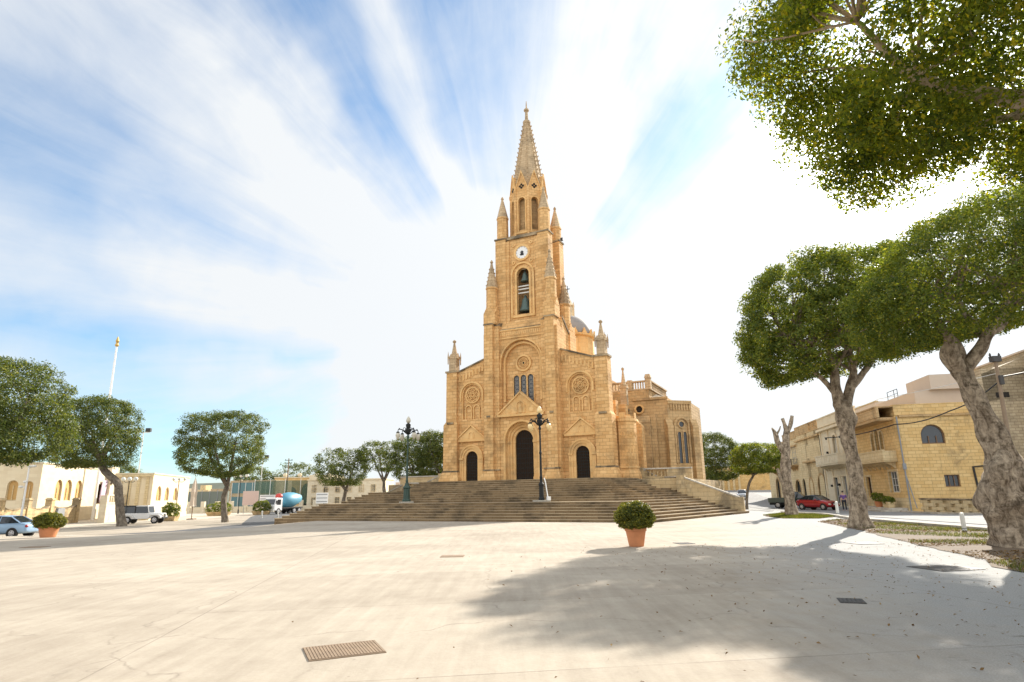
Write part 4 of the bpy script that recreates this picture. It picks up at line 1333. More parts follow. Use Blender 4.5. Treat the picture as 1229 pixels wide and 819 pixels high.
# bare pollarded trunk
fx, fy = 17.4, 40.4
t = thing('bare_tree', 'bare pollarded tree trunk with stubby cut limbs on the grass strip', 'tree', (fx, fy, 0))
b = MB()
limb(b, [(0.05, 0, -0.2), (0, 0, 0.2), (-0.05, 0, 1.2), (-0.05, 0, 2.4), (0.05, 0, 3.6), (0.15, 0, 4.4), (0.35, 0, 5.4)], [0.484, 0.359, 0.312, 0.296, 0.281, 0.234, 0.156], 14, 6, 0.10, 3)
limb(b, [(0.35, 0, 5.2), (0.25, 0, 5.7), (0.12, 0, 6.1)], [0.156, 0.117, 0.101], 10, 5, 0.08, 4)
limb(b, [(0.35, 0, 5.2), (0.62, 0, 5.7), (0.80, 0, 6.25)], [0.156, 0.125, 0.109], 10, 5, 0.08, 5)
limb(b, [(-0.05, 0, 4.0), (-0.35, 0, 4.6), (-0.42, 0, 5.1), (-0.62, 0, 5.5)], [0.203, 0.172, 0.140, 0.039], 10, 5, 0.1, 6)
limb(b, [(0.0, 0, 1.6), (-0.42, -0.1, 2.1), (-0.6, -0.1, 2.9)], [0.172, 0.117, 0.086], 10, 5, 0.08, 7)
limb(b, [(-0.40, 0, 5.0), (-0.15, 0, 5.35), (0.0, 0.1, 5.6)], [0.078, 0.055, 0.031], 8, 4, 0.08, 8)
b.build('trunk', M['bark'], t, smooth=True)

# trees on the left side of the square
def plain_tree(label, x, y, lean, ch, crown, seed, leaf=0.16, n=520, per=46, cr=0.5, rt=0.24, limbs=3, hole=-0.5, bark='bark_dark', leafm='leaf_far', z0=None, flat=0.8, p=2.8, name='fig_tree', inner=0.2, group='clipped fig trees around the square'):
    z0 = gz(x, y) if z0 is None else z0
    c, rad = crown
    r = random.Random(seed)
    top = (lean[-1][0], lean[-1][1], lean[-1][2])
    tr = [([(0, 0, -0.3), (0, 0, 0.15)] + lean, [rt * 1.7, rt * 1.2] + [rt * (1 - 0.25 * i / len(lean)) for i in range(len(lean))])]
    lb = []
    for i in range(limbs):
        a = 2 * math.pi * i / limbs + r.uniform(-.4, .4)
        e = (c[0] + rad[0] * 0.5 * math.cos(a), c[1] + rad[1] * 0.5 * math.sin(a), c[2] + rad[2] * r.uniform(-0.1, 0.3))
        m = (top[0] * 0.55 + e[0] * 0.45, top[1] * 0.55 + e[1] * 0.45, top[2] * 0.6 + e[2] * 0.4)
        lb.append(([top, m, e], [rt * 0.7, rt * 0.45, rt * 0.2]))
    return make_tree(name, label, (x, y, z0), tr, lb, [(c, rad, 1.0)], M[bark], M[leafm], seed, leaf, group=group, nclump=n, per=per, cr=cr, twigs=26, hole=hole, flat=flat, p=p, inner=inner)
plain_tree('dense dark fig tree cut off by the left edge of the photo', -35.5, 40.5, [(0.1, 0, 2.0), (0.2, 0, 3.6)], 5, ((0.7, 0.5, 7.7), (4.4, 4.2, 3.6)), 41, 0.15, 1300, 54, 0.55, 0.35, 4, -1.0)
plain_tree('dark fig tree with a crooked trunk beside the white jeep', -36.7, 60.0, [(-0.3, 0, 1.2), (-0.6, 0, 2.8), (-0.9, 0, 3.9), (-2.2, 0, 5.0), (-2.9, 0, 6.2)], 6, ((-3.7, 0.3, 8.6), (3.5, 3.3, 3.5)), 42, 0.16, 900, 50, 0.55, 0.36, 4, -0.95)
plain_tree('round clipped fig tree with forked trunk standing alone left of the steps', -29.8, 66.0, [(-0.2, 0, 1.3), (-0.3, 0, 2.6), (-0.1, 0, 3.6)], 4, ((-1.1, 0.0, 7.7), (3.95, 3.7, 3.4)), 43, 0.15, 1100, 52, 0.48, 0.28, 4, -0.6, inner=0.14, p=3.8)
plain_tree('round fig tree left of the steps, behind the concrete mixer truck', -18.9, 70.0, [(0.2, 0, 1.2), (0.3, 0, 2.2)], 3, ((-0.2, 0, 4.6), (2.75, 2.6, 2.15)), 44, 0.15, 420, 40, 0.45, 0.20, 3, -0.45, z0=0.1)
plain_tree('spreading fig tree with see-through crown beside the left stair parapet', -13.9, 70.0, [(-0.4, 0, 1.2), (-0.5, 0, 2.2)], 3, ((-0.6, 0, 4.9), (2.75, 2.6, 1.65)), 45, 0.15, 380, 40, 0.45, 0.18, 4, -0.25, z0=0.9)
plain_tree('dense dark fig tree behind the left lamp post', -10.8, 68.0, [(0, 0, 1.2), (0.1, 0, 2.0)], 3, ((0.3, 0, 4.2), (2.8, 2.6, 2.45)), 46, 0.15, 560, 44, 0.45, 0.22, 3, -0.6, z0=1.2)
plain_tree('dark fig tree tight against the left wall of the church', -7.6, 66.0, [(0, 0, 1.2), (0.0, 0, 1.8)], 3, ((-0.3, 0, 4.2), (2.2, 2.2, 2.6)), 47, 0.15, 480, 44, 0.45, 0.22, 3, -0.75, z0=1.4)
# small trees on the right, at the mouth of the street
plain_tree('small umbrella shaped fig tree with slanting stem near the parked pickup', 23.9, 66.0, [(0.15, 0, 1.4), (0.5, 0, 2.6), (1.0, 0, 3.4)], 3, ((1.7, 0, 5.1), (2.65, 2.5, 1.65)), 51, 0.13, 700, 48, 0.38, 0.13, 4, -0.95, leafm='leaf')
plain_tree('dark fig tree between the stair parapet and the umbrella shaped tree', 23.2, 73.0, [(0.0, 0, 1.6), (0.1, 0, 3.0)], 3, ((0.0, 0, 5.5), (3.1, 2.8, 2.8)), 52, 0.13, 900, 48, 0.42, 0.16, 3, -1.0)
plain_tree('light green fig tree peeping out beside the right end of the church', 21.8, 82.0, [(0.0, 0, 1.6), (0.1, 0, 3.0)], 3, ((0.0, 0, 6.2), (2.9, 2.6, 2.6)), 53, 0.14, 700, 48, 0.42, 0.16, 3, -0.9, leafm='leaf')
plain_tree('low dark shrub tree behind the right stair parapet', 19.9, 70.0, [(0.0, 0, 0.8), (0.0, 0, 1.2)], 3, ((0.0, 0, 2.5), (2.2, 2.0, 1.6)), 54, 0.13, 420, 42, 0.40, 0.16, 3, -0.8, group='low shrub trees behind the right parapet', name='shrub_tree')
plain_tree('low pale hedge like shrub below the church transept', 18.6, 84.0, [(0.0, 0, 0.8), (0.0, 0, 1.2)], 3, ((0.0, 0, 2.4), (2.6, 2.0, 1.5)), 55, 0.13, 360, 42, 0.40, 0.16, 3, -0.8, leafm='leaf', group='low shrub trees behind the right parapet', name='shrub_tree')
for k, (x, y, rx, rz, lab) in enumerate([(-66, 160, 5.5, 4.0, 'far dark pine tree behind the sports fence, left one'), (-56, 165, 7.0, 4.6, 'far broad dark pine tree rising above the sports fence'), (-104, 170, 4.5, 5.0, 'far dark tree beside the closed parasol')]):
    plain_tree(lab, x, y, [(0.0, 0, 1.6), (0.1, 0, 3.0)], 3, ((0.0, 0, 6.2), (rx, rx * 0.8, rz)), 60 + k, 0.32, 300, 40, 0.9, 0.25, 3, -0.5, group='far trees on the left', name='pine_tree', p=2.1)
# ------------------------------------------------------------------ houses
def opening(parent, kind, cx, z0, zs, hw, y, arched=True, frame=None, pane=None, bars=1, rows=2, fw=0.06, xf=None, seg=12, label=None):
    """frame with pane (or leaf) set in a wall opening; the pane is a sub-part"""
    frame = frame or M['white']; pane = pane or M['glass']
    b = MB(); b.M = xf
    if arched:
        b.ring(cx, zs, hw - fw, hw - 0.003, y, y + 0.08, z0, seg)
        zt = zs + hw
    else:
        b.box(cx - hw + 0.003, cx - hw + fw, y, y + 0.08, z0, zs - 0.003)
        b.box(cx + hw - fw, cx + hw - 0.003, y, y + 0.08, z0, zs - 0.003)
        b.box(cx - hw + fw, cx + hw - fw, y, y + 0.08, zs - fw, zs - 0.003)
        zt = zs
    b.box(cx - hw + fw, cx + hw - fw, y, y + 0.08, z0 + 0.003, z0 + fw)
    for i in range(bars):
        x = cx - hw + 2 * hw * (i + 1) / (bars + 1)
        b.box(x - fw * 0.45, x + fw * 0.45, y + 0.01, y + 0.06, z0 + fw, zs - fw * 0.5)
    for j in range(rows - 1):
        z = z0 + (zs - z0) * (j + 1) / rows
        b.box(cx - hw + fw, cx + hw - fw, y + 0.015, y + 0.055, z - fw * 0.35, z + fw * 0.35)
    o = b.build(kind, frame, parent)
    if label: o['label'] = label
    b = MB(); b.M = xf
    if arched:
        b.arch_panel(cx, hw - 0.02, z0 + 0.02, zs, y + 0.085, 0.02, seg)
    else:
        b.box(cx - hw + 0.02, cx + hw - 0.02, y + 0.085, y + 0.105, z0 + 0.02, zs - 0.02)
    b.build('pane' if kind == 'window' else 'leaf', pane, o)
    return o
def shell(b, L, D, H, holes, t=0.35, side_holes=None, back=True, z0=-1.0):
    """four walls and a flat roof; front at y=0, near side at x=L"""
    b.wall(0, L, z0, H, 0, t, holes)
    b.box(0.002, t, t, D, z0, H - 0.01)
    b.box(t, L - t, D - t, D, z0, H - 0.01)
    if side_holes == [(0, 0, 0, 0)]:
        pass
    elif side_holes is None:
        b.box(L - t, L - 0.002, t, D, z0, H - 0.01)
    else:
        sv = b.M
        b.M = (sv if sv else Matrix.Identity(4)) @ Matrix.Translation((L, 0, 0)) @ Matrix.Rotation(R(90), 4, 'Z')
        b.wall(t, D, z0, H - 0.01, 0, t, side_holes)
        b.M = sv
    b.box(t, L - t, t, D - t, H - 0.9, H - 0.6)
    b.box(t + 0.02, L - t - 0.02, t + 1.2, D - t - 0.02, z0, H - 1.0) if False else None

RA = R(11)
RD = Vector((math.sin(RA), math.cos(RA)))
RC = Vector((33.2, 54.0))
RTH = math.atan2(-RD.y, -RD.x)
GZR = -0.4
def row(k_near, k_far, back=0.0):
    p = RC + RD * k_far + Vector((RD.y, -RD.x)) * back
    return (p.x, p.y, GZR), k_far - k_near
# z below are heights above the street (photo heights + 0.4)
def balcony(parent, x0, x1, zf, h, out, mat, brackets=5, solid=True):
    b = MB()
    b.box(x0, x1, -out, 0.05, zf, zf + 0.16)
    b.box(x0 - 0.06, x1 + 0.06, -out - 0.06, 0.05, zf + 0.16, zf + 0.22)
    for i in range(brackets):
        x = x0 + (x1 - x0) * (i + 0.5) / brackets
        b.prism([(0, 0)], 0, 0) if False else None
        b.add([(x - 0.12, 0.02, zf), (x + 0.12, 0.02, zf), (x + 0.12, -out * 0.85, zf), (x - 0.12, -out * 0.85, zf), (x - 0.12, 0.02, zf - 0.62), (x + 0.12, 0.02, zf - 0.62), (x + 0.12, -out * 0.3, zf - 0.30), (x - 0.12, -out * 0.3, zf - 0.30)],
              [(0, 1, 2, 3), (4, 7, 6, 5), (0, 4, 5, 1), (1, 5, 6, 2), (2, 6, 7, 3), (3, 7, 4, 0)])
    if solid:
        b.box(x0, x1, -out, -out + 0.14, zf + 0.22, zf + h)
        b.box(x0, x0 + 0.14, -out + 0.14, 0.05, zf + 0.22, zf + h)
        b.box(x1 - 0.14, x1, -out + 0.14, 0.05, zf + 0.22, zf + h)
        b.box(x0 - 0.05, x1 + 0.05, -out - 0.05, -out + 0.2, zf + h, zf + h + 0.10)
        n = max(2, int((x1 - x0) / 0.9))
        for i in range(n):
            xx = x0 + (x1 - x0) * (i + 0.5) / n
            b.box(xx - 0.3, xx + 0.3, -out - 0.025, -out, zf + 0.38, zf + h - 0.12)
    o = b.build('balcony', mat, parent)
    if not solid:
        b = MB()
        n = int((x1 - x0) / 0.13)
        for i in range(n + 1):
            x = x0 + (x1 - x0) * i / n
            b.box(x - 0.012, x + 0.012, -out, -out + 0.024, zf + 0.22, zf + h)
        for y in (0.0,):
            b.box(x0, x1, -out - 0.01, -out + 0.03, zf + h, zf + h + 0.04)
            for x in (x0, x1):
                for q in range(6):
                    yy = -out * (q + 0.5) / 6
                    b.box(x - 0.012, x + 0.012, yy - 0.012, yy + 0.012, zf + 0.22, zf + h)
                b.box(x - 0.015, x + 0.015, -out, 0, zf + h, zf + h + 0.04)
        b.build('railing', M['iron'], o)
    return o

# ---- corner house
loc, L = row(0, 10.4)
ha = thing('corner_house', 'ochre stone corner house with stained blank side wall, arched upper window and stone balcony', 'house', loc, RTH)
b = MB()
shell(b, L, 7.2, 8.1, [(1.95, 0.62, 0.15, 3.05, False), (8.2, 0.95, 1.6, 3.4, False), (4.6, 0.38, 5.4, 6.7), (5.7, 0.46, 5.4, 6.9), (6.8, 0.38, 5.4, 6.7)], 0.35, [(0, 0, 0, 0)])
b.M = Matrix.Translation((L, 0, 0)) @ Matrix.Rotation(R(90), 4, 'Z')
b.wall(0.35, 7.2, -1.0, 4.4, 0, 0.35, [(3.65, 0.58, 2.0, 3.0, False)])
b.wall(0.35, 7.2, 4.4, 8.09, 0, 0.35, [(2.75, 0.92, 5.6, 6.32)])
b.M = None
b.box(-0.1, L + 0.06, -0.02, 7.2, 8.1, 9.05)
b.build('wall', M['ochre'], ha)
b = MB()
b.box(-0.25, L - 0.3, -1.35, 0.1, 7.75, 8.0)
b.box(-0.25, L + 0.05, -1.42, -1.2, 8.0, 8.85)
b.box(-0.25, L + 0.02, -1.5, 0.0, 8.85, 8.95)
b.box(L + 0.003, L + 0.16, 0.3, 6.2, 7.95, 8.12)
b.build('cornice', M['gold_old'], ha)
b = MB()
for (cx, hw, zb, zs) in ((1.95, 0.62, 0.15, 3.05), (8.2, 0.95, 1.6, 3.4)):
    b.box(cx - hw - 0.2, cx - hw - 0.003, -0.08, 0.1, zb, zs + 0.2)
    b.box(cx + hw + 0.003, cx + hw + 0.2, -0.08, 0.1, zb, zs + 0.2)
    b.box(cx - hw - 0.003, cx + hw + 0.003, -0.08, 0.1, zs + 0.003, zs + 0.2)
for cx, hw, zs in ((4.6, 0.38, 6.7), (5.7, 0.46, 6.9), (6.8, 0.38, 6.7)):
    b.ring(cx, zs, hw, hw + 0.14, -0.07, 0.05, 5.4, 12)
b.box(-0.02, L + 0.02, -0.03, 0.2, -1, 1.15)
b.build('trim', M['cream_gold'], ha)
opening(ha, 'door', 1.95, 0.15, 3.05, 0.62, 0.15, False, M['brownwood'], M['darkdoor'], 1, 3)
opening(ha, 'window', 8.2, 1.6, 3.4, 0.95, 0.15, False, M['offwhite'], M['glass'], 2, 3)
for cx, hw, zs in ((4.6, 0.38, 6.7), (5.7, 0.46, 6.9), (6.8, 0.38, 6.7)):
    opening(ha, 'window', cx, 5.4, zs, hw, 0.2, True, M['brownwood'], M['glass'], 0, 2)
xs_ = Matrix.Translation((L, 0, 0)) @ Matrix.Rotation(R(90), 4, 'Z')
opening(ha, 'window', 2.75, 5.6, 6.32, 0.92, 0.14, True, M['brownwood'], M['glass'], 2, 1, 0.09, xs_)
opening(ha, 'window', 3.65, 2.0, 3.0, 0.58, 0.14, False, M['brownwood'], M['glass'], 2, 1, 0.08, xs_)
balcony(ha, 1.2, 9.6, 4.2, 0.95, 1.1, M['cream_gold'], 7)
b = MB()
b.tube([(L + 0.08, 0.12, 0), (L + 0.08, 0.12, 8.0)], 0.06, 8)
b.box(L + 0.01, L + 0.2, 0.0, 0.25, 3.5, 4.0)
b.tube([(L + 0.06, 0.1, 3.3), (L + 0.3, 0.5, 0.3)], 0.04, 6)
b.build('drain_pipe', M['greywood'], ha)
b = MB()
b.tube([(L + 0.06, 5.5, 0.0), (L + 0.06, 5.35, 3.6), (L + 0.06, 7.1, 3.75)], 0.09, 8)
b.build('duct_pipe', M['black'], ha)
# rooms on the roof
b = MB()
b.box(0.3, L - 0.8, 2.2, 6.8, 9.05, 10.3)
b.box(L - 5.2, L - 0.3, 3.4, 7.0, 10.3, 11.6)
b.build('roof_room', M['pink'], ha)
b = MB()
for x in (3.2, 4.8, 5.6):
    b.tube([(x, 2.4, 10.3), (x, 2.4, 11.1)], 0.03, 5)
b.tube([(3.2, 2.4, 11.1), (5.6, 2.4, 11.1)], 0.03, 5)
b.tube([(3.2, 2.4, 10.7), (5.6, 2.4, 10.7)], 0.02, 5)
b.build('roof_railing', M['iron'], ha)

# ---- tall block behind the corner house
hb = thing('block_house', 'tall tan concrete block house with a blank wall behind the leaning trunk', 'house', row(0, -0.5, 6.5)[0], RTH)
b = MB()
b.box(-12, -0.8, 1.0, 9, -1, 11.9)
b.add([(-12, 0.4, 9.0), (-0.8, 0.4, 9.0), (-0.8, 9, 9.0), (-12, 9, 9.0), (-12, 0.4, 11.2), (-0.8, 0.4, 11.2), (-0.8, 5.0, 13.0), (-12, 5.0, 13.0), (-0.8, 9, 13.0), (-12, 9, 13.0)],
      [(0, 1, 5, 4), (1, 2, 8, 6, 5), (4, 5, 6, 7), (7, 6, 8, 9), (3, 0, 4, 7, 9), (2, 3, 9, 8)])
b.box(-9, 1.2, 4.5, 16, -1, 13.2)
b.box(0.9, 3.2, 7.0, 16, -1, 7.2)
b.build('wall', M['tan_block'], hb)
b = MB()
b.box(-9.1, 1.3, 4.4, 16, 13.2, 13.35)
b.box(0.85, 3.3, 6.9, 16, 7.2, 7.4)
b.build('coping', M['pink'], hb)
xs_ = Matrix.Translation((1.2, 0, 0)) @ Matrix.Rotation(R(90), 4, 'Z')
b = MB(); b.M = xs_; b.box(6.2, 6.75, -0.05, 0.05, 8.0, 9.9)
b.build('shutter', simple('blue shutter', (0.07, 0.15, 0.22), 0.5), hb)
b = MB(); b.M = Matrix.Translation((-0.8, 0, 0)) @ Matrix.Rotation(R(90), 4, 'Z')
b.box(1.8, 2.8, -0.03, 0.03, 9.35, 9.8)
b.build('vent_opening', M['void'], hb)

# ---- cream ornate house
loc, L = row(10.4, 23)
hc = thing('terraced_house', 'pale cream ornate house with carved balcony and arched niche window', 'house', loc, RTH, 'houses in the row on the right')
b = MB()
shell(b, L, 9, 9.2, [(4.1, 0.78, 0.1, 3.25, False), (6.9, 0.95, 0.1, 3.3, False), (10.6, 0.6, 1.2, 3.2, False), (5.7, 0.75, 5.3, 7.2), (9.8, 0.55, 5.4, 7.0)])
b.build('wall', M['cream'], hc)
b = MB()
b.box(-0.05, L, -0.45, 0.1, 8.7, 8.95)
b.box(-0.05, L, -0.15, 0.3, 9.2, 10.2)
b.box(-0.05, L, -0.22, 0.36, 10.2, 10.35)
b.ring(5.7, 7.2, 0.75, 1.0, -0.12, 0.1, 5.3, 14)
b.ring(9.8, 7.0, 0.55, 0.75, -0.12, 0.1, 5.4, 14)
for x in (0.25, 3.2, 8.2, 12.2):
    b.box(x - 0.22, x + 0.22, -0.10, 0.05, 0, 8.7)
for cx, hw, zs in ((4.1, 0.78, 3.25), (6.9, 0.95, 3.3)):
    b.box(cx - hw - 0.18, cx - hw - 0.003, -0.07, 0.05, 0, zs + 0.18)
    b.box(cx + hw + 0.003, cx + hw + 0.18, -0.07, 0.05, 0, zs + 0.18)
    b.box(cx - hw - 0.003, cx + hw + 0.003, -0.07, 0.05, zs + 0.003, zs + 0.18)
b.build('trim', M['white_stone'], hc)
opening(hc, 'door', 4.1, 0.1, 3.25, 0.78, 0.12, False, M['offwhite'], M['glass'], 1, 3)
opening(hc, 'door', 6.9, 0.1, 3.3, 0.95, 0.12, False, M['greywood'], M['greywood'], 1, 4)
opening(hc, 'window', 10.6, 1.2, 3.2, 0.6, 0.12, False, M['offwhite'], M['glass'], 1, 3)
opening(hc, 'window', 5.7, 5.3, 7.2, 0.75, 0.2, True, M['offwhite'], M['glass'], 1, 3)
opening(hc, 'window', 9.8, 5.4, 7.0, 0.55, 0.2, True, M['offwhite'], M['glass'], 1, 3)
balcony(hc, 0.9, 9.6, 4.55, 1.1, 1.1, M['cream'], 8)
b = MB()
for x, z in ((2.6, 6.0), (2.9, 7.6), (8.0, 7.4), (2.6, 2.2), (5.4, 2.3)):
    b.box(x - 0.1, x + 0.1, -0.22, -0.0, z, z + 0.25)
b.build('wall_lantern', M['iron'], hc)

# ---- house with the green shutters and the arches
loc, L = row(23, 35)
hd = thing('terraced_house', 'golden stone house with green shutters and brown arched doors', 'house', loc, RTH, 'houses in the row on the right')
b = MB()
shell(b, L, 9, 9.2, [(10.2, 1.55, 0.1, 2.2), (5.4, 0.85, 0.1, 2.5), (10.4, 1.1, 6.0, 7.9, False), (5.4, 0.55, 5.9, 7.6, False), (1.6, 0.8, 0.1, 2.6)])
b.build('wall', M['cream_gold'], hd)
b = MB()
b.box(0, L, -0.3, 0.1, 8.4, 8.6)
b.box(0, L, -0.06, 0.3, 9.2, 9.35)
b.box(0, L, -0.06, 0.3, 10.25, 10.42)
n = 14
for i in range(n):
    x = L * (i + 0.5) / n
    b.box(x - 0.22, x + 0.22, -0.02, 0.26, 9.35, 10.25)
for cx, hw, zs in ((10.2, 1.55, 2.2), (5.4, 0.85, 2.5)):
    b.ring(cx, zs, hw, hw + 0.2, -0.06, 0.1, 0, 14)
b.box(L * 0.0, L * 0.62, -0.05, 0.25, 9.36, 10.24)
b.box(3.9, 11.9, -0.5, 0.05, 5.35, 5.55)
b.build('trim', M['gold_old'], hd)
opening(hd, 'door', 10.2, 0.1, 2.2, 1.55, 0.18, True, M['brownwood'], M['brownwood'], 1, 1, 0.12)
opening(hd, 'door', 5.4, 0.1, 2.5, 0.85, 0.18, True, M['brownwood'], M['brownwood'], 1, 1, 0.1)
opening(hd, 'door', 1.6, 0.1, 2.6, 0.8, 0.18, True, M['iron'], M['void'], 1, 2)
opening(hd, 'window', 10.4, 6.0, 7.9, 1.1, 0.05, False, M['greenwood'], M['greenwood'], 1, 8)
opening(hd, 'window', 5.4, 5.9, 7.6, 0.55, 0.05, False, M['greenwood'], M['greenwood'], 0, 8)
b = MB(); b.tube([(11.9, -0.08, 0.4), (11.9, -0.08, 8.6)], 0.06, 6)
b.build('drain_pipe', M['iron'], hd)

# ---- far house of the row
loc, L = row(35, 56)
he = thing('terraced_house', 'golden stone end house with an iron balcony above the dark pickup', 'house', loc, RTH, 'houses in the row on the right')
b = MB()
shell(b, L, 9, 9.0, [(20.0 - 0.4, 0.9, 6.2 - 1.0, 7.8, False), (19.3, 1.35, 0.1, 1.9), (11.2, 0.7, 0.1, 3.0, False), (6.2, 1.3, 0.1, 2.4), (12.2, 0.7, 5.6, 7.3, False)][:0] +
      [(6.2, 1.3, 0.1, 2.4), (11.2, 0.75, 0.1, 3.0, False), (19.3, 1.45, 0.1, 1.8), (12.2, 0.7, 5.6, 7.3, False)][:3])
b.build('wall', M['cream_gold'], he)
b = MB()
b.box(0, L, -0.3, 0.1, 7.9, 8.1)
b.box(0, L, -0.08, 0.3, 9.0, 9.15)
b.box(13.2, L, -0.08, 0.3, 9.15, 9.9)
b.box(13.2, L, -0.14, 0.34, 9.9, 10.05)
for cx, hw, zs in ((6.2, 1.3, 2.4), (19.3, 1.45, 1.8)):
    b.ring(cx, zs, hw, hw + 0.2, -0.06, 0.1, 0, 14)
b.build('trim', M['gold_old'], he)
opening(he, 'door', 6.2, 0.1, 2.4, 1.3, 0.18, True, M['iron'], M['void'], 1, 2)
opening(he, 'door', 11.2, 0.1, 3.0, 0.75, 0.18, False, M['brownwood'], M['darkdoor'], 1, 2)
opening(he, 'door', 19.3, 0.1, 1.8, 1.45, 0.18, True, M['iron'], M['void'], 1, 2)
opening(he, 'window', 19.2, 5.6, 7.9, 0.95, -0.04, False, M['greywood'], M['glass'], 1, 3)
opening(he, 'window', 9.0, 5.6, 7.2, 0.8, -0.04, False, M['greenwood'], M['greenwood'], 1, 6)
balcony(he, 17.2, 20.8, 5.1, 1.0, 0.9, M['gold_old'], 3, False)
balcony(he, 6.5, 11.5, 4.6, 0.9, 0.9, M['gold_old'], 4, True)

# ---- pale block that rises behind the row
hp = thing('apartment_block', 'plain pinkish windowless block rising behind the roofs of the row', 'building', row(0, 62, 11)[0], RTH)
b = MB(); b.box(0, 27, 0, 14, -1, 13.7); b.box(27, 34, 1.5, 14, -1, 13.1)
b.build('wall', M['pink'], hp)
b = MB(); b.box(-0.1, 27.1, -0.1, 0.4, 13.7, 13.85); b.box(0, 27, 0.4, 14, 13.7, 13.75)
b.build('coping', M['cream_gold'], hp)
b = MB(); b.sphere((-5.5, -3.0, 11.2), (0.75, 0.75, 0.9), 12, 8); b.box(-6.6, -4.2, -3.6, -2.4, 9.2, 10.3)
tk = b.build('roof_tank', M['greywood'], hp)
# ---- striped garden wall at the bend of the street
w = thing('street_wall', 'orange stone boundary wall at the bend of the rising street', 'wall', (44, 128, 1.2), R(-8))
b = MB(); b.box(-7.5, 13, 0, 0.5, -2, 5.0)
b.build('wall_body', M['ochre'], w)
b = MB(); b.box(-7.6, 13.1, -0.1, 0.6, 5.0, 5.15)
for i in range(9):
    b.box(-7.3 + i * 1.05, -6.9 + i * 1.05, -0.25, 0, -1, 5.0)
b.build('pilaster_row', M['cream_gold'], w)
w = thing('far_house', 'low reddish house beyond the right end of the church', 'house', (30.5, 128, 0), R(-20))
b = MB(); b.box(-6, 3, 0, 6, -1, 5.6); b.box(-4, 1, 1, 5, 5.6, 6.8)
b.build('wall', M['pink'], w)
b = MB(); b.box(-6.1, 3.1, -0.1, 6.1, 5.6, 5.75)
b.build('cornice', M['gold_old'], w)

# ---- pierced block wall and planters before the corner house
def pierced(name, label, x0, y0, x1, y1):
    Lw = math.hypot(x1 - x0, y1 - y0)
    t = thing(name, label, 'wall', (x0, y0, GZR), math.atan2(y1 - y0, x1 - x0))
    b = MB()
    n = int(Lw / 0.42); rows = 4; h = 0.26
    for j in range(rows):
        for i in range(n):
            if (i + 2 * j) % 4 == 0:
                b.box(i * 0.42, i * 0.42 + 0.415, 0.16, 0.24, j * h, j * h + h)
            else:
                b.box(i * 0.42, i * 0.42 + 0.415, 0.0, 0.24, j * h, j * h + h - 0.004)
    b.build('block_course', M['cream_gold'], t)
    b = MB(); b.box(-0.05, Lw + 0.05, -0.05, 0.3, rows * h + 0.002, rows * h + 0.12)
    b.build('coping', M['weathered'], t)
pierced('block_wall', 'low pierced block wall along the blank side of the corner house', 32.3, 51.0, 32.6, 43.0)

# ------------------------------------------------------------------ left side of the square
LA = R(-14)
LD = Vector((math.sin(LA), math.cos(LA)))
LTH = math.atan2(LD.y, LD.x)
GL = -0.8
def arched_hall(name, label, ox, oy, L, D, H, front, side, group, shutter=M['orangewood']):
    t = thing(name, label, 'building', (ox, oy, GL), LTH, group)
    b = MB()
    b.wall(0, L, -0.5, H, 0, 0.35, front)
    b.box(0.35, L - 0.35, D - 0.35, D, -0.5, H - 0.01)
    b.box(L - 0.35, L - 0.002, 0.35, D, -0.5, H - 0.01)
    sv = Matrix.Translation((0, D, 0)) @ Matrix.Rotation(R(-90), 4, 'Z')
    b.M = sv
    b.wall(0, D - 0.35, -0.5, H - 0.01, 0.002, 0.35, side)
    b.M = None
    b.box(0.35, L - 0.35, 0.35, D - 0.35, H - 0.5, H - 0.3)
    b.build('wall', M['white_stone'], t)
    b = MB(); b.box(-0.08, L + 0.08, -0.10, 0.42, H, H + 0.14); b.box(-0.10, 0.42, 0.42, D, H, H + 0.14)
    b.build('coping', M['cream'], t)
    for h in front:
        opening(t, 'window', h[0], h[2], h[3], h[1], 0.12, h[4] if len(h) > 4 else True, M['cream_gold'], shutter, 1, 1, 0.08)
    for h in side:
        opening(t, 'window', h[0], h[2], h[3], h[1], 0.15, True, M['cream_gold'], shutter, 1, 1, 0.08, sv)
    return t
t = arched_hall('village_hall', 'white walled hall with three arched orange windows on its sunny side', -50.96, 68.0, 15.6, 14, 6.35,
    [(4.6, 0.85, 2.4, 3.9), (7.1, 0.9, 2.4, 3.9), (10.0, 0.9, 2.4, 3.9)], [(14 - 2.5, 0.5, 2.5, 4.1), (14 - 1.0, 0.4, 2.5, 4.1), (14 - 5.2, 0.5, 2.5, 4.1)], 'white halls on the left')
t2 = thing('porch_block', 'pale stone porch block with a dark doorway beside the white hall', 'building', tuple(Vector((-50.96, 68.0)) + LD * 15.65) + (GL,), LTH)
b = MB()
b.wall(0, 7.2, -0.5, 6.6, 0.6, 1.0, [(2.3, 1.2, 2.0, 4.5, False)])
b.box(0, 7.2, 1.0, 10, -0.5, 6.6)
b.box(4.4, 7.2, 0.0, 0.6, -0.5, 6.9)
b.build('wall', M['cream'], t2)
opening(t2, 'door', 2.3, 2.0, 4.5, 1.2, 0.7, False, M['brownwood'], M['brownwood'], 1, 2)
b = MB()
for z in (5.1, 4.6):
    b.box(4.3, 5.2, -0.35, 0.0, z, z + 0.16)
b.build('wall_sign', M['black'], t2)
b = MB()
b.lathe(5.6, 2.0, [(0.45, 6.9), (0.45, 7.7), (0.2, 7.95)], 10); b.lathe(7.0, 4.0, [(0.35, 6.6), (0.35, 7.5)], 10)
b.build('roof_tank', M['black'], t2)
b = MB()
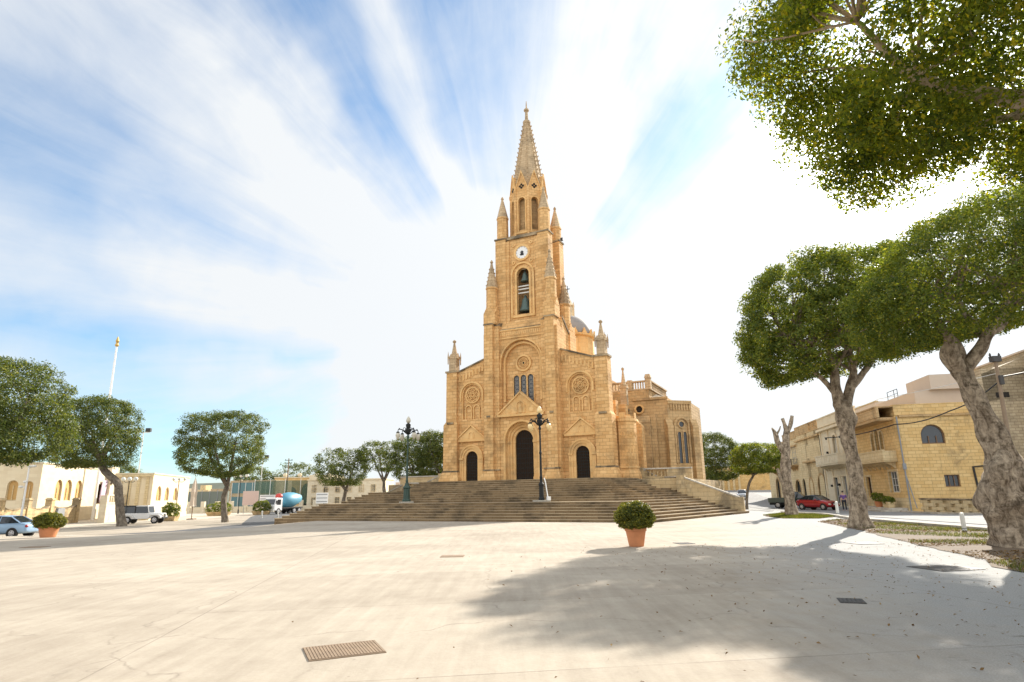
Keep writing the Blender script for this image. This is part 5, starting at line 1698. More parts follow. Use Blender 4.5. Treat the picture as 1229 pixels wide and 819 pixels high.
# lilac banner draped beside the doorway
n = 9
vs = []; fs = []
for j in range(7):
    for i in range(n):
        u = i / (n - 1)
        vs.append((2.7 + (1.8 + 0.5 * j / 6) * u - 0.5 * j / 6, 0.35 + 0.07 * math.sin(u * 14 + j * 0.5), 5.0 - 2.9 * j / 6))
for j in range(6):
    for i in range(n - 1):
        fs.append((j * n + i, j * n + i + 1, (j + 1) * n + i + 1, (j + 1) * n + i))
b.add(vs, fs)
o = b.build('hanging_banner', simple('lilac cloth', (0.50, 0.38, 0.46), 0.8), None, smooth=True)
o.location = t2.location; o.rotation_euler = t2.rotation_euler
sol = o.modifiers.new('Thickness', 'SOLIDIFY'); sol.thickness = 0.02
tag(o, 'pale lilac banner hanging beside the porch doorway', 'banner')
t = arched_hall('village_hall', 'smaller white hall with orange end wall and narrow arched windows behind the jeep', -43.39, 76.0, 17.2, 4.1, 5.35,
    [(2.9, 1.0, 2.2, 3.0), (6.4, 0.9, 2.2, 3.0), (10.4, 0.9, 2.2, 3.0)], [], 'white halls on the left')
b = MB()
for i in range(4):
    b.box(-0.09, -0.002, 0.4 + i * 0.95, 0.75 + i * 0.95, -0.4, 5.0)
b.box(-0.14, 0.0, -0.05, 4.1, 5.05, 5.35)
b.build('end_pilaster_row', M['cream_gold'], t)

# terrace wall in front of the hall
t = thing('garden_wall', 'weathered grey garden wall with pillars in front of the white hall', 'wall', (-46.5, 62.5, GL), LTH)
b = MB()
b.box(-26, 9, 0, 0.35, -0.3, 1.7)
b.build('wall_body', M['parapet'], t)
b = MB()
for x in (-22, -17, -12, -7, -2.2, 2.5, 8.8):
    b.box(x - 0.35, x + 0.35, -0.12, 0.47, -0.3, 2.5)
    b.frustum((x - 0.42, x + 0.42, -0.2, 0.55, 2.5), (x - 0.3, x + 0.3, -0.05, 0.4, 2.7))
b.build('pillar_row', M['parapet'], t)
b = MB()
for (a, c) in ((-21.6, -17.4), (-16.6, -12.4), (-11.6, -7.4), (-6.6, -2.6), (-1.8, 2.1), (2.9, 8.4)):
    for k in range(8):
        x0 = a + (c - a) * k / 8; x1 = a + (c - a) * (k + 1) / 8
        f = lambda q: 1.95 - 0.35 * math.sin(math.pi * (q - a) / (c - a))
        b.add([(x0, -0.05, 1.702), (x1, -0.05, 1.702), (x1, 0.4, 1.702), (x0, 0.4, 1.702), (x0, -0.05, f(x0)), (x1, -0.05, f(x1)), (x1, 0.4, f(x1)), (x0, 0.4, f(x0))],
              [(4, 5, 6, 7), (0, 1, 5, 4), (2, 3, 7, 6), (1, 2, 6, 5), (3, 0, 4, 7)])
b.build('scalloped_coping', M['weathered'], t)
b = MB(); b.box(3.6, 5.6, -0.06, -0.003, -0.2, 1.65)
b.build('gate', M['greywood'], t)
t = thing('lit_wall', 'sunlit cream wall with a corner pillar behind the crooked tree', 'wall', (-44.2, 68.0, GL), LTH)
b = MB(); b.box(2.0, 11.5, 0, 0.35, -0.3, 2.0); b.box(1.3, 2.0, -0.15, 0.5, -0.3, 2.9)
b.build('wall_body', M['cream'], t)
b = MB(); b.box(2.0, 11.6, -0.08, 0.43, 2.0, 2.14)
for i in range(12):
    b.lathe(2.6 + i * 0.72, 0.17, [(0.10, 2.14), (0.15, 2.4), (0.08, 2.75), (0.12, 2.85)], 8)
b.box(2.2, 11.4, 0.02, 0.32, 2.85, 3.0)
b.build('balustrade', M['cream'], t)

# distant low walls, planters, fence, far buildings
t = thing('sports_fence', 'tall green netting fence on white posts round the sports ground', 'fence', (-54.0, 112, GL), R(3))
b = MB(); b.box(8.0, 24, 0.05, 0.10, 1.2, 5.3)
m, N, bs = new_mat('green net')
bs.inputs['Base Color'].default_value = (0.10, 0.15, 0.10, 1); bs.inputs['Roughness'].default_value = 0.9
tr_ = N.n('ShaderNodeBsdfTransparent'); mx_ = N.n('ShaderNodeMixShader', ins={0: 0.55, 1: tr_.outputs[0], 2: bs.outputs[0]})
N.t.links.new(mx_.outputs[0], [q for q in N.t.nodes if q.type == 'OUTPUT_MATERIAL'][0].inputs[0])
b.build('netting', m, t)
for x in (8.0, 10.7, 13.3, 16.0, 18.6, 21.3, 24.0):
    b = MB(); b.tube([(x, 0, 0), (x, 0, 5.6)], 0.05, 6)
    b.build('post', M['white'], t)
b = MB(); b.box(19.0, 24, -2.2, 0.6, 5.35, 5.5); b.box(19.0, 24, -2.2, -2.1, 4.0, 4.1)
b.build('canopy', M['cream'], t)
t = thing('glazed_building', 'blue green glazed low building behind the round clipped tree', 'building', (-52.0, 116, GL), R(-4))
b = MB(); b.box(0, 8.6, 0, 7, -0.5, 5.5)
b.build('wall', M['tan_block'], t)
for z0, z1 in ((3.2, 5.1), (0.8, 2.6)):
    b = MB(); b.box(0.4, 8.2, -0.06, -0.003, z0, z1)
    b.build('window_band', simple('teal glass', (0.07, 0.16, 0.18), 0.2), t)
b = MB()
for i in range(7):
    b.box(0.4 + i * 1.28, 0.48 + i * 1.28, -0.12, -0.06, 0.8, 5.1)
b.build('mullion_row', M['offwhite'], t)
t = thing('green_shed', 'long low grey green shed behind the closed parasol', 'building', (-72.0, 122, GL), R(0))
b = MB(); b.box(0, 17, 0, 6, -0.5, 3.7)
b.build('wall', simple('grey green sheet', (0.16, 0.18, 0.15), 0.8), t)
b = MB()
for i in range(12):
    b.box(i * 1.5, i * 1.5 + 0.1, -0.08, 0, 0, 3.9)
b.build('post_row', M['greywood'], t)
t = thing('arcade_building', 'orange stone building with a dark arched gate behind the mixer truck', 'building', (-50.0, 132, GL), R(4))
b = MB(); b.wall(0, 12.5, -0.5, 6.3, 0, 0.5, [(3.5, 1.1, 2.2, 3.4), (7.0, 1.4, 0.2, 3.8), (10.6, 0.8, 2.2, 3.8)]); b.box(0, 12.5, 1.6, 9, -0.5, 6.3)
b.build('wall', M['ochre'], t)
for cx, hw, z0, zs in ((3.5, 1.1, 2.2, 3.4), (7.0, 1.4, 0.2, 3.8), (10.6, 0.8, 2.2, 3.8)):
    opening(t, 'window', cx, z0, zs, hw, 0.25, True, M['brownwood'], M['void'], 1, 2)
b = MB(); b.box(-0.1, 12.6, -0.1, 9.1, 6.3, 6.5)
b.build('cornice', M['cream'], t)
b = MB()
for x in (2, 5, 8.5, 11):
    b.sphere((x, 0.4, 6.9), (0.5, 0.4, 0.4), 8, 6)
b.build('roof_urn', M['white_stone'], t)
t = thing('cream_townhouse', 'cream townhouse with two rows of small windows left of the steps', 'building', (-36.5, 112, GL), R(-2))
b = MB(); b.box(0, 13.5, 0, 8, -0.5, 5.2); b.box(0, 4.0, 0.6, 8, 5.2, 6.2)
b.build('wall', M['cream'], t)
for i in range(6):
    for z in (1.0, 3.1):
        opening(t, 'window', 1.2 + i * 2.1, z, z + 1.3, 0.42, -0.085, False, M['cream_gold'], M['glass'], 1, 2)
b = MB(); b.box(-0.1, 13.6, -0.15, 8.1, 5.2, 5.4)
b.build('cornice', M['white_stone'], t)
t = thing('low_wall', 'low cream garden wall with square pillars beyond the road on the left', 'wall', (-66, 106, GL), R(4))
b = MB(); b.box(0, 33, 0, 0.3, -0.3, 1.0)
b.build('wall_body', M['cream'], t)
b = MB()
for i in range(15):
    b.box(i * 2.3 - 0.3, i * 2.3 + 0.3, -0.15, 0.45, -0.3, 1.9)
b.build('pillar_row', M['cream'], t)
# far ridge with small houses
hill = MB()
vs = []; fs = []
n = 70
hr = random.Random(8)
for i in range(n + 1):
    x = -420 + 800 * i / n
    h = 9.5 + 2.5 * math.sin(i * 0.35) + hr.uniform(-0.6, 0.6) - 6 * sm((x - 40) / 60)
    vs += [(x, 330, -2), (x, 400, gz(x, 400) * 0 + h), (x, 520, -2)]
for i in range(n):
    a = i * 3
    fs += [(a, a + 3, a + 4, a + 1), (a + 1, a + 4, a + 5, a + 2)]
hill.add(vs, fs)
struct(hill.build('hills', simple('scrub hillside', (0.09, 0.10, 0.065), 0.95, 0, 0.4, 0.06)))
fr_ = random.Random(12)
cols = ['cream', 'pink', 'cream_gold', 'white_stone', 'tan_block']
tones = ['cream', 'pinkish', 'golden', 'white', 'tan']
fh = 0
for i in range(22):
    x = -150 + i * 6.2 + fr_.uniform(-1.5, 1.5)
    y = 270 + fr_.uniform(-22, 25)
    w, d, h = fr_.uniform(6, 11), 8, fr_.uniform(4, 8)
    k = i % 5
    t = thing('hillside_house', 'tiny far %s flat roofed house in the town on the ridge' % tones[k], 'house', (x, y, gz(x, y)), fr_.uniform(-.3, .3), 'tiny %s houses on the far ridge' % tones[k])
    b = MB(); b.box(-w / 2, w / 2, 0, d, -3, h); b.box(-w / 2 + 1, w / 2 - 3, 2, d - 2, h, h + 2)
    b.build('wall', M[cols[k]], t)
    b = MB()
    for q in range(3):
        b.box(-w / 2 + 1 + q * 2, -w / 2 + 1.9 + q * 2, -0.05, -0.003, h - 2.6, h - 1.1)
    b.build('window', M['void'], t)
# ------------------------------------------------------------------ verge, grass and litter
def sheet_poly(name, pts, mat, dz):
    b = MB(); b.add([(p[0], p[1], gz(p[0], p[1]) + dz) for p in pts], [tuple(range(len(pts)))])
    return struct(b.build(name, mat))
def densify(pts, n, amp, seed):
    r = random.Random(seed); out = []
    m = len(pts)
    for i in range(m):
        a, c = Vector(pts[i]), Vector(pts[(i + 1) % m])
        for k in range(n):
            q = a.lerp(c, k / n)
            j = amp if k else amp * 0.3
            out.append((q.x + r.uniform(-j, j), q.y + r.uniform(-j, j)))
    return out
M['earth'] = simple('trodden brown earth', (0.14, 0.098, 0.06), 0.95, 0, 0.45, 1.6, 0.7, 18)
V2 = [(9.0, 11.0), (10.7, 15.5), (11.4, 18.5), (12.9, 23.3), (14.2, 28.1), (15.1, 32.2), (17.4, 34.6), (17.6, 30.0), (17.4, 26.2), (17.2, 22.5), (17.2, 17), (17.2, 9.0), (9.6, 8.0)]
V1 = [(15.2, 36.4), (15.3, 38.5), (15.9, 41.2), (18.6, 44.5), (19.6, 42.0), (18.9, 37.8), (16.8, 35.6)]
sheet_poly('verge', densify(V2, 6, 0.16, 3), M['earth'], 0.012)
sheet_poly('grass_verge', densify(V1, 5, 0.15, 4), M['earth'], 0.012)
def in_poly(x, y, P):
    c = False
    j = len(P) - 1
    for i in range(len(P)):
        if (P[i][1] > y) != (P[j][1] > y) and x < (P[j][0] - P[i][0]) * (y - P[i][1]) / (P[j][1] - P[i][1]) + P[i][0]:
            c = not c
        j = i
    return c
def scatter(P, n, seed, nf=None, thr=0.0):
    r = np.random.default_rng(seed)
    xs = [p[0] for p in P]; ys = [p[1] for p in P]
    q = np.stack([r.uniform(min(xs), max(xs), n), r.uniform(min(ys), max(ys), n)], 1)
    q = np.array([p for p in q if in_poly(p[0], p[1], P)])
    if nf is not None:
        q = q[nf(np.c_[q, np.zeros(len(q))] * 0.9) > thr]
    return q
def blades(name, q, h, w, mat, seed, lean=0.5):
    r = np.random.default_rng(seed)
    n = len(q)
    z = np.array([gz(a, b) for a, b in q])
    a = r.uniform(0, 6.28, n); hh = h * r.uniform(0.4, 1.3, n)
    d = np.stack([np.cos(a), np.sin(a)], 1)
    l = r.normal(0, lean, (n, 2)) * hh[:, None]
    V = np.zeros((n, 3, 3))
    V[:, 0, :2] = q - d * w / 2; V[:, 1, :2] = q + d * w / 2; V[:, 2, :2] = q + l
    V[:, 0, 2] = z + 0.004; V[:, 1, 2] = z + 0.004; V[:, 2, 2] = z + hh
    me = bpy.data.meshes.new(name)
    me.vertices.add(3 * n); me.loops.add(3 * n); me.polygons.add(n)
    me.vertices.foreach_set('co', V.astype(np.float32).ravel())
    me.loops.foreach_set('vertex_index', np.arange(3 * n, dtype=np.int32))
    me.polygons.foreach_set('loop_start', np.arange(0, 3 * n, 3, dtype=np.int32))
    me.update(calc_edges=True); me.materials.append(mat)
    o = bpy.data.objects.new(name, me); COL.objects.link(o)
    return o
M['grass'] = leaf_mat('short green grass', (0.05, 0.075, 0.018), (0.14, 0.16, 0.04), (0.30, 0.26, 0.10), 0.3, 0.9, 0.05)
M['litter'] = leaf_mat('dry fallen leaves', (0.10, 0.055, 0.025), (0.28, 0.18, 0.09), (0.36, 0.26, 0.13), 0.1, 0.95, 0.03)
struct(blades('grass', np.concatenate([scatter(V1, 30000, 1, VN(3), -0.15), scatter(V2, 60000, 2, VN(6), 0.12)]), 0.10, 0.016, M['grass'], 5), 'stuff')
tag(bpy.data.objects['grass'], 'short patchy green grass growing on the earth strip by the road', 'grass')
def litter(name, q, size, mat, seed):
    z = np.array([gz(a, b) for a, b in q])
    r = np.random.default_rng(seed)
    C = np.c_[q, z + r.uniform(0.008, 0.03, len(q))]
    return leaf_mesh(name, C, np.tile([0, 0, 1.0], (len(q), 1)), size, mat, seed, 0.5, 0.35)
lq = np.concatenate([scatter(V2, 26000, 7, VN(9), -0.35), scatter(V1, 5000, 8)])
o = struct(litter('leaf_litter', lq, 0.07, M['litter'], 9), 'stuff')
tag(o, 'dry brown fallen leaves scattered over the earth strip by the road', 'leaves')
r_ = np.random.default_rng(21)
sp = np.c_[np.clip(r_.normal(6.5, 3.2, 900), -4, 11), r_.uniform(5.5, 20, 900)]
o = struct(litter('stray_leaves', sp, 0.045, M['litter'], 10), 'stuff')
tag(o, 'small dark leaves and crumbs strewn over the shaded plaza concrete', 'leaves')
# kerb stones along the verge and at the left edge of the plaza
def kerb(name, label, pts, w, h, mat, grp=None):
    b = MB()
    P = [Vector(p) for p in pts]
    for a, c in zip(P[:-1], P[1:]):
        n = max(1, int((c - a).length / 1.1))
        d = (c - a).normalized(); nr = Vector((-d.y, d.x)) * w / 2
        for k in range(n):
            p, q = a.lerp(c, k / n), a.lerp(c, (k + 0.985) / n)
            zp, zq = gz(p.x, p.y), gz(q.x, q.y)
            b.add([(p.x - nr.x, p.y - nr.y, zp - .2), (q.x - nr.x, q.y - nr.y, zq - .2), (q.x + nr.x, q.y + nr.y, zq - .2), (p.x + nr.x, p.y + nr.y, zp - .2),
                   (p.x - nr.x, p.y - nr.y, zp + h), (q.x - nr.x, q.y - nr.y, zq + h), (q.x + nr.x, q.y + nr.y, zq + h), (p.x + nr.x, p.y + nr.y, zp + h)],
                  [(0, 3, 2, 1), (4, 5, 6, 7), (0, 1, 5, 4), (1, 2, 6, 5), (2, 3, 7, 6), (3, 0, 4, 7)])
    o = b.build(name, mat, None, bevel=0.02)
    return struct(o)
kerb('kerb', '', [(17.35, 4), (17.3, 20), (17.6, 28), (17.9, 34.4), (19.9, 41.5), (18.9, 45.5)], 0.22, 0.12, M['kerb'])
kerb('pavement_kerb', '', [(31.6, 40), (32.2, 52), (34.4, 63), (36.5, 74)], 0.22, 0.13, M['kerb'])
kerb('plaza_edge', '', [(-33, 15), (-25.6, 30.5), (-20.9, 38.0), (-18.0, 44.5)], 0.30, 0.03, M['kerb'])

# ------------------------------------------------------------------ church lamp posts
def fw_(s, out, z=0.0):
    a = R(FA)
    return (FX + s * math.cos(a) - out * math.sin(a), FY - s * math.sin(a) - out * math.cos(a), z)
def lamp_post(label, loc, metal, globe, warm, rz, ped=1.0):
    t = thing('lamp_post', label, 'lamp post', loc, rz, 'lamp posts on the church steps')
    b = MB(); b.box(-0.45, 0.45, -0.45, 0.45, -0.02, 0.10)
    b.build('base_stone', M['kerb'], t, bevel=0.02)
    b = MB()
    b.lathe(0, 0, [(q * ped, h) for q, h in ((0.30, 0.10), (0.30, 0.22), (0.24, 0.28), (0.22, 0.95), (0.27, 1.0), (0.27, 1.08), (0.16, 1.2), (0.13, 1.35))], 8, R(22.5))
    b.lathe(0, 0, [(0.085, 1.3), (0.10, 1.5), (0.075, 1.6), (0.065, 2.9), (0.085, 2.95), (0.085, 3.05), (0.06, 3.1), (0.05, 4.45), (0.09, 4.5), (0.09, 4.6), (0.05, 4.7), (0.05, 4.9)], 12)
    b.build('post', metal, t)
    b = MB()
    b.lathe(0, 0, [(0.06, 4.75), (0.16, 4.85), (0.20, 5.05), (0.12, 5.15), (0.16, 5.25), (0.18, 5.42), (0.06, 5.52)], 10)
    for k in range(4):
        a = math.pi / 2 * k + 0.4
        c, s = math.cos(a), math.sin(a)
        f = lambda r, z: (r * c, r * s, z)
        pts = bez([f(0.05, 4.72), f(0.25, 4.85), f(0.48, 5.02), f(0.72, 5.05), f(0.82, 4.98)], 5)
        b.tube(pts, [0.035] * len(pts), 6)
        cur = [f(0.30 + 0.11 * math.cos(q), 5.08 + 0.11 * math.sin(q)) for q in [0.5 * i - 1.6 for i in range(11)]]
        b.tube(cur, 0.02, 5)
        b.tube([f(0.82, 4.98), f(0.82, 4.86)], 0.02, 5)
        b.lathe(0.82 * c, 0.82 * s, [(0.04, 4.90), (0.12, 4.84), (0.12, 4.80)], 10)
        b.sphere(f(0.72, 5.10), 0.045, 6, 4)
    b.build('lamp_arms', metal if warm else M['iron'], t)
    for k in range(4):
        a = math.pi / 2 * k + 0.4
        b = MB()
        b.lathe(0.82 * math.cos(a), 0.82 * math.sin(a), [(0.10, 4.80), (0.155, 4.68), (0.15, 4.58), (0.09, 4.46), (0.02, 4.40)] if warm else [(0.09, 4.80), (0.15, 4.70), (0.16, 4.60), (0.10, 4.42), (0.015, 4.30)], 12)
        b.build('lamp_globe', globe, t, smooth=True)
    b = MB()
    b.lathe(0, 0, [(0.08, 5.52), (0.15, 5.62), (0.16, 5.74), (0.10, 5.90), (0.03, 6.0)], 12)
    b.build('lamp_globe', globe, t, smooth=True)
    return t
ZA = 7 * ZB / 17
lamp_post('ornate iron lamp post with grey glass globes on the left of the steps', fw_(-4.2, 10.65, ZA), M['green_iron'], M['globe_grey'], False, 0.3)
lp = lamp_post('ornate black lamp post with creamy globes on the steps before the main door', fw_(6.0, 10.65, ZA), M['iron'], M['globe'], True, 0.3, 0.62)
b = MB()
b.tube([(0.34, -0.30, 0.1), (0.30, -0.22, 0.5), (0.22, -0.16, 1.2), (0.16, -0.1, 1.45)], 0.035, 6)
b.box(0.24, 0.46, -0.42, -0.22, 0.10, 0.32)
b.build('white_cable', M['white'], lp)

# ------------------------------------------------------------------ planters
def planter(label, x, y, prof, soil_z, c, rad, n, per, cr, leaf, seed):
    t = thing('planter', label, 'planter', (x, y, gz(x, y)), 0, 'terracotta planters with clipped bushes')
    b = MB(); b.lathe(0, 0, prof, 40)
    b.build('pot', M['terracotta'], t, smooth=False)
    b = MB(); b.lathe(0, 0, [(prof[-1][0] - 0.06, soil_z - 0.02), (prof[-1][0] - 0.07, soil_z)], 24)
    b.build('soil', M['soil'], t)
    C, Nn, cl = crown_points(c, rad, seed, n, per, cr, p=2.2, inner=0.25, hole=-1.2, flat=0.62, lump=0.07, holef=4.0)
    o = leaf_mesh('bush', C, Nn, leaf, M['leaf_box'], seed, 0.55)
    o.parent = t
    b = MB()
    r = random.Random(seed)
    for i in range(14):
        q = cl[r.randrange(len(cl))]
        limb(b, [(r.uniform(-.05, .05), r.uniform(-.05, .05), soil_z - 0.05), (q[0] * 0.4, q[1] * 0.4, soil_z + 0.12), tuple(q)], [0.02, 0.014, 0.005], 6, 3, 0.05, i)
    b.build('stems', M['bark_dark'], t)
planter('tall terracotta pot with a round clipped bush standing in the plaza before the steps', 3.66, 19.6,
        [(0.21, 0.0), (0.225, 0.03), (0.30, 0.44), (0.325, 0.45), (0.33, 0.55), (0.30, 0.56)], 0.52, (0, 0, 0.86), (0.56, 0.56, 0.43), 520, 42, 0.10, 0.052, 71)
planter('wide low terracotta bowl with a spreading golden bush at the left of the square', -21.5, 29.7,
        [(0.30, 0.0), (0.31, 0.03), (0.40, 0.38), (0.43, 0.40), (0.43, 0.46), (0.40, 0.47)], 0.43, (0, 0, 0.70), (0.60, 0.60, 0.38), 480, 42, 0.11, 0.055, 72)

# ------------------------------------------------------------------ covers in the pavement
M['rust'] = simple('rusty ribbed iron', (0.25, 0.175, 0.11), 0.8, 0.1, 0.4, 5)
M['dark_iron'] = simple('dark cast iron', (0.075, 0.07, 0.065), 0.7, 0.4, 0.35, 7)
def cover(label, x, y, w, d, rz, mat, n, group=None, rnd_=False):
    t = thing('drain_cover', label, 'drain cover', (x, y, gz(x, y)), rz, 'iron drain covers in the plaza')
    b = MB()
    b.box(-w / 2, w / 2, -d / 2, d / 2, -0.02, 0.008)
    b.build('plate', mat, t)
    b = MB()
    for i in range(n):
        q = -w / 2 + w * (i + 0.5) / n
        b.box(q - w / n * 0.38, q + w / n * 0.38, -d / 2 + 0.02, d / 2 - 0.02, 0.008, 0.0135)
    b.build('rib_row', mat, t)
cover('large rusty ribbed drain cover in the sunny foreground', -1.85, 7.2, 0.78, 0.62, R(24), M['rust'], 24)
cover('small rusty drain cover in the middle of the sunlit plaza', -1.68, 17.4, 0.62, 0.5, R(0), M['rust'], 10)
cover('dark drain cover at the edge of the tree shade beside the tall pot', 5.3, 20.4, 0.5, 0.6, R(10), M['dark_iron'], 8)
cover('dark drain cover near the verge, in front of the pale fig trunk', 10.4, 19.4, 0.8, 0.8, R(5), M['dark_iron'], 8)
cover('worn sunken drain cover in the shade close to the earth strip', 8.7, 13.3, 1.0, 0.9, R(12), M['dark_iron'], 9)
cover('small dark drain cover in the gritty shaded concrete', 4.9, 9.7, 0.34, 0.42, R(-20), M['dark_iron'], 6)
cover('dark drain cover at the far left by the golden bush bowl', -17.2, 23.2, 0.8, 0.5, R(0), M['rust'], 9)

# ------------------------------------------------------------------ bollards
def bollard(label, x, y, h, r0, group):
    t = thing('bollard', label, 'bollard', (x, y, gz(x, y)), 0, group)
    b = MB(); b.lathe(0, 0, [(r0 * 1.15, 0), (r0 * 1.1, 0.05), (r0, 0.08), (r0, h - 0.06), (r0 * 0.85, h - 0.01), (r0 * 0.3, h)], 14)
    b.build('post', M['offwhite'], t)
    b = MB(); b.lathe(0, 0, [(r0 * 1.02, h * 0.12), (r0 * 1.02, h * 0.18)], 14)
    b.build('band', M['greywood'], t)
bollard('short white bollard by the road near the leaning fig tree', 16.6, 23.9, 0.66, 0.075, 'white bollards')
bollard('white bollard between the bare trunk and the pale fig tree', 20.0, 39.8, 0.85, 0.09, 'white bollards')
bollard('white bollard left of the steps, farther from the truck', -30.6, 77.6, 0.85, 0.09, 'white bollards')
bollard('white bollard left of the steps, nearer the truck', -29.0, 78.5, 0.85, 0.09, 'white bollards')

# ------------------------------------------------------------------ vehicles
def loft(b, st, ring):
    """st: list of stations; ring(s) -> list of points"""
    rows_ = [ring(s) for s in st]
    n = len(rows_[0])
    vs = [p for r in rows_ for p in r]
    fs = []
    for i in range(len(rows_) - 1):
        for k in range(n):
            fs.append((i * n + k, (i + 1) * n + k, (i + 1) * n + (k + 1) % n, i * n + (k + 1) % n))
    fs.append(tuple(range(n))); fs.append(tuple(range((len(rows_) - 1) * n + n - 1, (len(rows_) - 1) * n - 1, -1)))
    b.add(vs, fs)
def wheel(t, x, y, r, w, side):
    b = MB()
    b.lathe(x, r, [(r * 0.62, y - w / 2), (r * 0.95, y - w / 2), (r, y - w * 0.3), (r, y + w * 0.3), (r * 0.95, y + w / 2), (r * 0.62, y + w / 2)], 22, 0, 'y')
    o = b.build('wheel', M['rubber'], t, smooth=False)
    b = MB()
    yy = y + side * w / 2
    b.lathe(x, r, [(r * 0.63, yy - 0.02), (r * 0.60, yy + side * 0.012), (r * 0.2, yy + side * 0.02), (r * 0.1, yy + side * 0.03)] if side > 0 else [(r * 0.1, yy - 0.03), (r * 0.2, yy - 0.02), (r * 0.60, yy - 0.012), (r * 0.63, yy + 0.02)], 18, 0, 'y')
    b.build('rim', M['rim'], o)
    b = MB()
    for k in range(5):
        a = 2 * math.pi * k / 5
        cx_, cz_ = x + r * 0.40 * math.cos(a), r + r * 0.40 * math.sin(a)
        b.lathe(cx_, cz_, [(r * 0.09, yy + side * 0.014 - 0.008), (r * 0.09, yy + side * 0.014 + 0.008)], 8, 0, 'y')
    b.build('rim_hole', M['black'], o)
def car(name, label, loc, rz, paint, st, gh, L, W, wr, wx, roofm=None, cat='car', glass=None, grp=None, lamps=True):
    """st: (x, zbot, ztop, half width); gh: (x, zbase, ztop, hw base, hw top) greenhouse; front at +x"""
    t = thing(name, label, cat, loc, rz, grp)
    b = MB()
    def ring(s):
        x, zb, zt, hw = s
        m = zb + (zt - zb) * 0.55
        return [(x, -hw * 0.90, zb), (x, -hw * 0.98, zb + (zt - zb) * 0.2), (x, -hw, m), (x, -hw * 0.97, zt - 0.10), (x, -hw * 0.86, zt - 0.015), (x, -hw * 0.4, zt), (x, hw * 0.4, zt), (x, hw * 0.86, zt - 0.015), (x, hw * 0.97, zt - 0.10), (x, hw, m), (x, hw * 0.98, zb + (zt - zb) * 0.2), (x, hw * 0.90, zb)]
    loft(b, st, ring)
    bo = b.build('body', paint, t, smooth=True)
    mod = bo.modifiers.new('Subdivision', 'SUBSURF'); mod.levels = 1; mod.render_levels = 1
    # glasshouse: glass loft, painted roof skin and pillars
    b = MB()
    def gring(s):
        x, zb, zt, h0, h1 = s
        return [(x, -h0, zb), (x, -h1, zt - 0.03), (x, -h1 * 0.8, zt), (x, h1 * 0.8, zt), (x, h1, zt - 0.03), (x, h0, zb)]
    loft(b, gh, gring)
    go = b.build('window', glass or M['carglass'], t)
    b = MB()
    top = [g for g in gh if g[2] - g[1] > 0.25]
    if roofm is not False:
        vs = []; fs = []
        for g in top:
            x, zb, zt, h0, h1 = g
            vs += [(x, -h1 * 1.02, zt - 0.035), (x, -h1 * 0.8, zt + 0.012), (x, 0, zt + 0.03), (x, h1 * 0.8, zt + 0.012), (x, h1 * 1.02, zt - 0.035)]
        for i in range(len(top) - 1):
            for k in range(4):
                fs.append((i * 5 + k, i * 5 + k + 1, (i + 1) * 5 + k + 1, (i + 1) * 5 + k))
        b.add(vs, fs)
        # pillars follow the slanted ends and the middle of each side
        for sgn in (-1, 1):
            for a, c in ((gh[0], gh[1]), (gh[-1], gh[-2])):
                b.tube([(a[0], sgn * a[3] * 1.0, a[1]), (c[0], sgn * c[4] * 1.01, c[2] - 0.02)], 0.035, 5)
            mid = (top[0][0] + top[-1][0]) / 2
            b.tube([(mid, sgn * top[0][3] * 1.0, top[0][1]), (mid, sgn * top[0][4] * 1.01, top[0][2] - 0.02)], 0.035, 5)
        b.build('roof', roofm or paint, t)
    for sx in wx:
        for sgn in (-1, 1):
            wheel(t, sx, sgn * (W / 2 - 0.10), wr, 0.20, sgn)
            b = MB()
            y0 = sgn * (W / 2 - 0.02)
            b.lathe(sx, wr, [(wr * 1.16, y0 - 0.16), (wr * 1.16, y0 + 0.012 * sgn if sgn > 0 else y0 + 0.16)] if sgn > 0 else [(wr * 1.16, y0 - 0.012), (wr * 1.16, y0 + 0.16)], 20, 0, 'y')
            b.build('wheel_arch', M['black'], t)
    if lamps:
        xf, xb = st[-1][0], st[0][0]
        zf = st[-2][1] + (st[-2][2] - st[-2][1]) * 0.62
        zr = st[1][1] + (st[1][2] - st[1][1]) * 0.68
        for sgn in (-1, 1):
            b = MB(); b.sphere((xf - 0.12, sgn * W * 0.36, zf), (0.12, 0.17, 0.09), 10, 6)
            b.build('headlight', M['globe_grey'], t, smooth=True)
            b = MB(); b.sphere((xb + 0.08, sgn * W * 0.38, zr), (0.09, 0.14, 0.10), 10, 6)
            b.build('tail_light', simple('red lamp glass', (0.35, 0.02, 0.015), 0.25) if 'redl' not in M else M['redl'], t, smooth=True)
            b = MB(); b.sphere((gh[-1][0] - 0.35, sgn * (W / 2 + 0.06), gh[-1][1] + 0.05), (0.09, 0.10, 0.07), 8, 6)
            b.build('mirror', paint, t, smooth=True)
        b = MB(); b.box(xf - 0.01, xf + 0.03, -0.26, 0.26, st[-1][1] + 0.12, st[-1][1] + 0.24)
        b.build('number_plate', M['white'], t)
        b = MB(); b.box(xf - 0.05, xf + 0.01, -0.45, 0.45, st[-1][1] + 0.26, st[-1][1] + 0.36)
        b.build('grille', M['black'], t)
    return t
M['redl'] = simple('red lamp glass', (0.35, 0.02, 0.015), 0.25)
P_blue = simple('pale blue car paint', (0.30, 0.44, 0.60), 0.25, 0.1, 0.03)
P_red = simple('dark red car paint', (0.30, 0.018, 0.022), 0.2, 0.1, 0.04)
P_silver = simple('silver car paint', (0.50, 0.51, 0.53), 0.28, 0.5, 0.03)
P_white = simple('white car paint', (0.74, 0.74, 0.74), 0.28, 0.0, 0.03)
P_dark = simple('very dark green car paint', (0.018, 0.030, 0.026), 0.25, 0.1, 0.05)
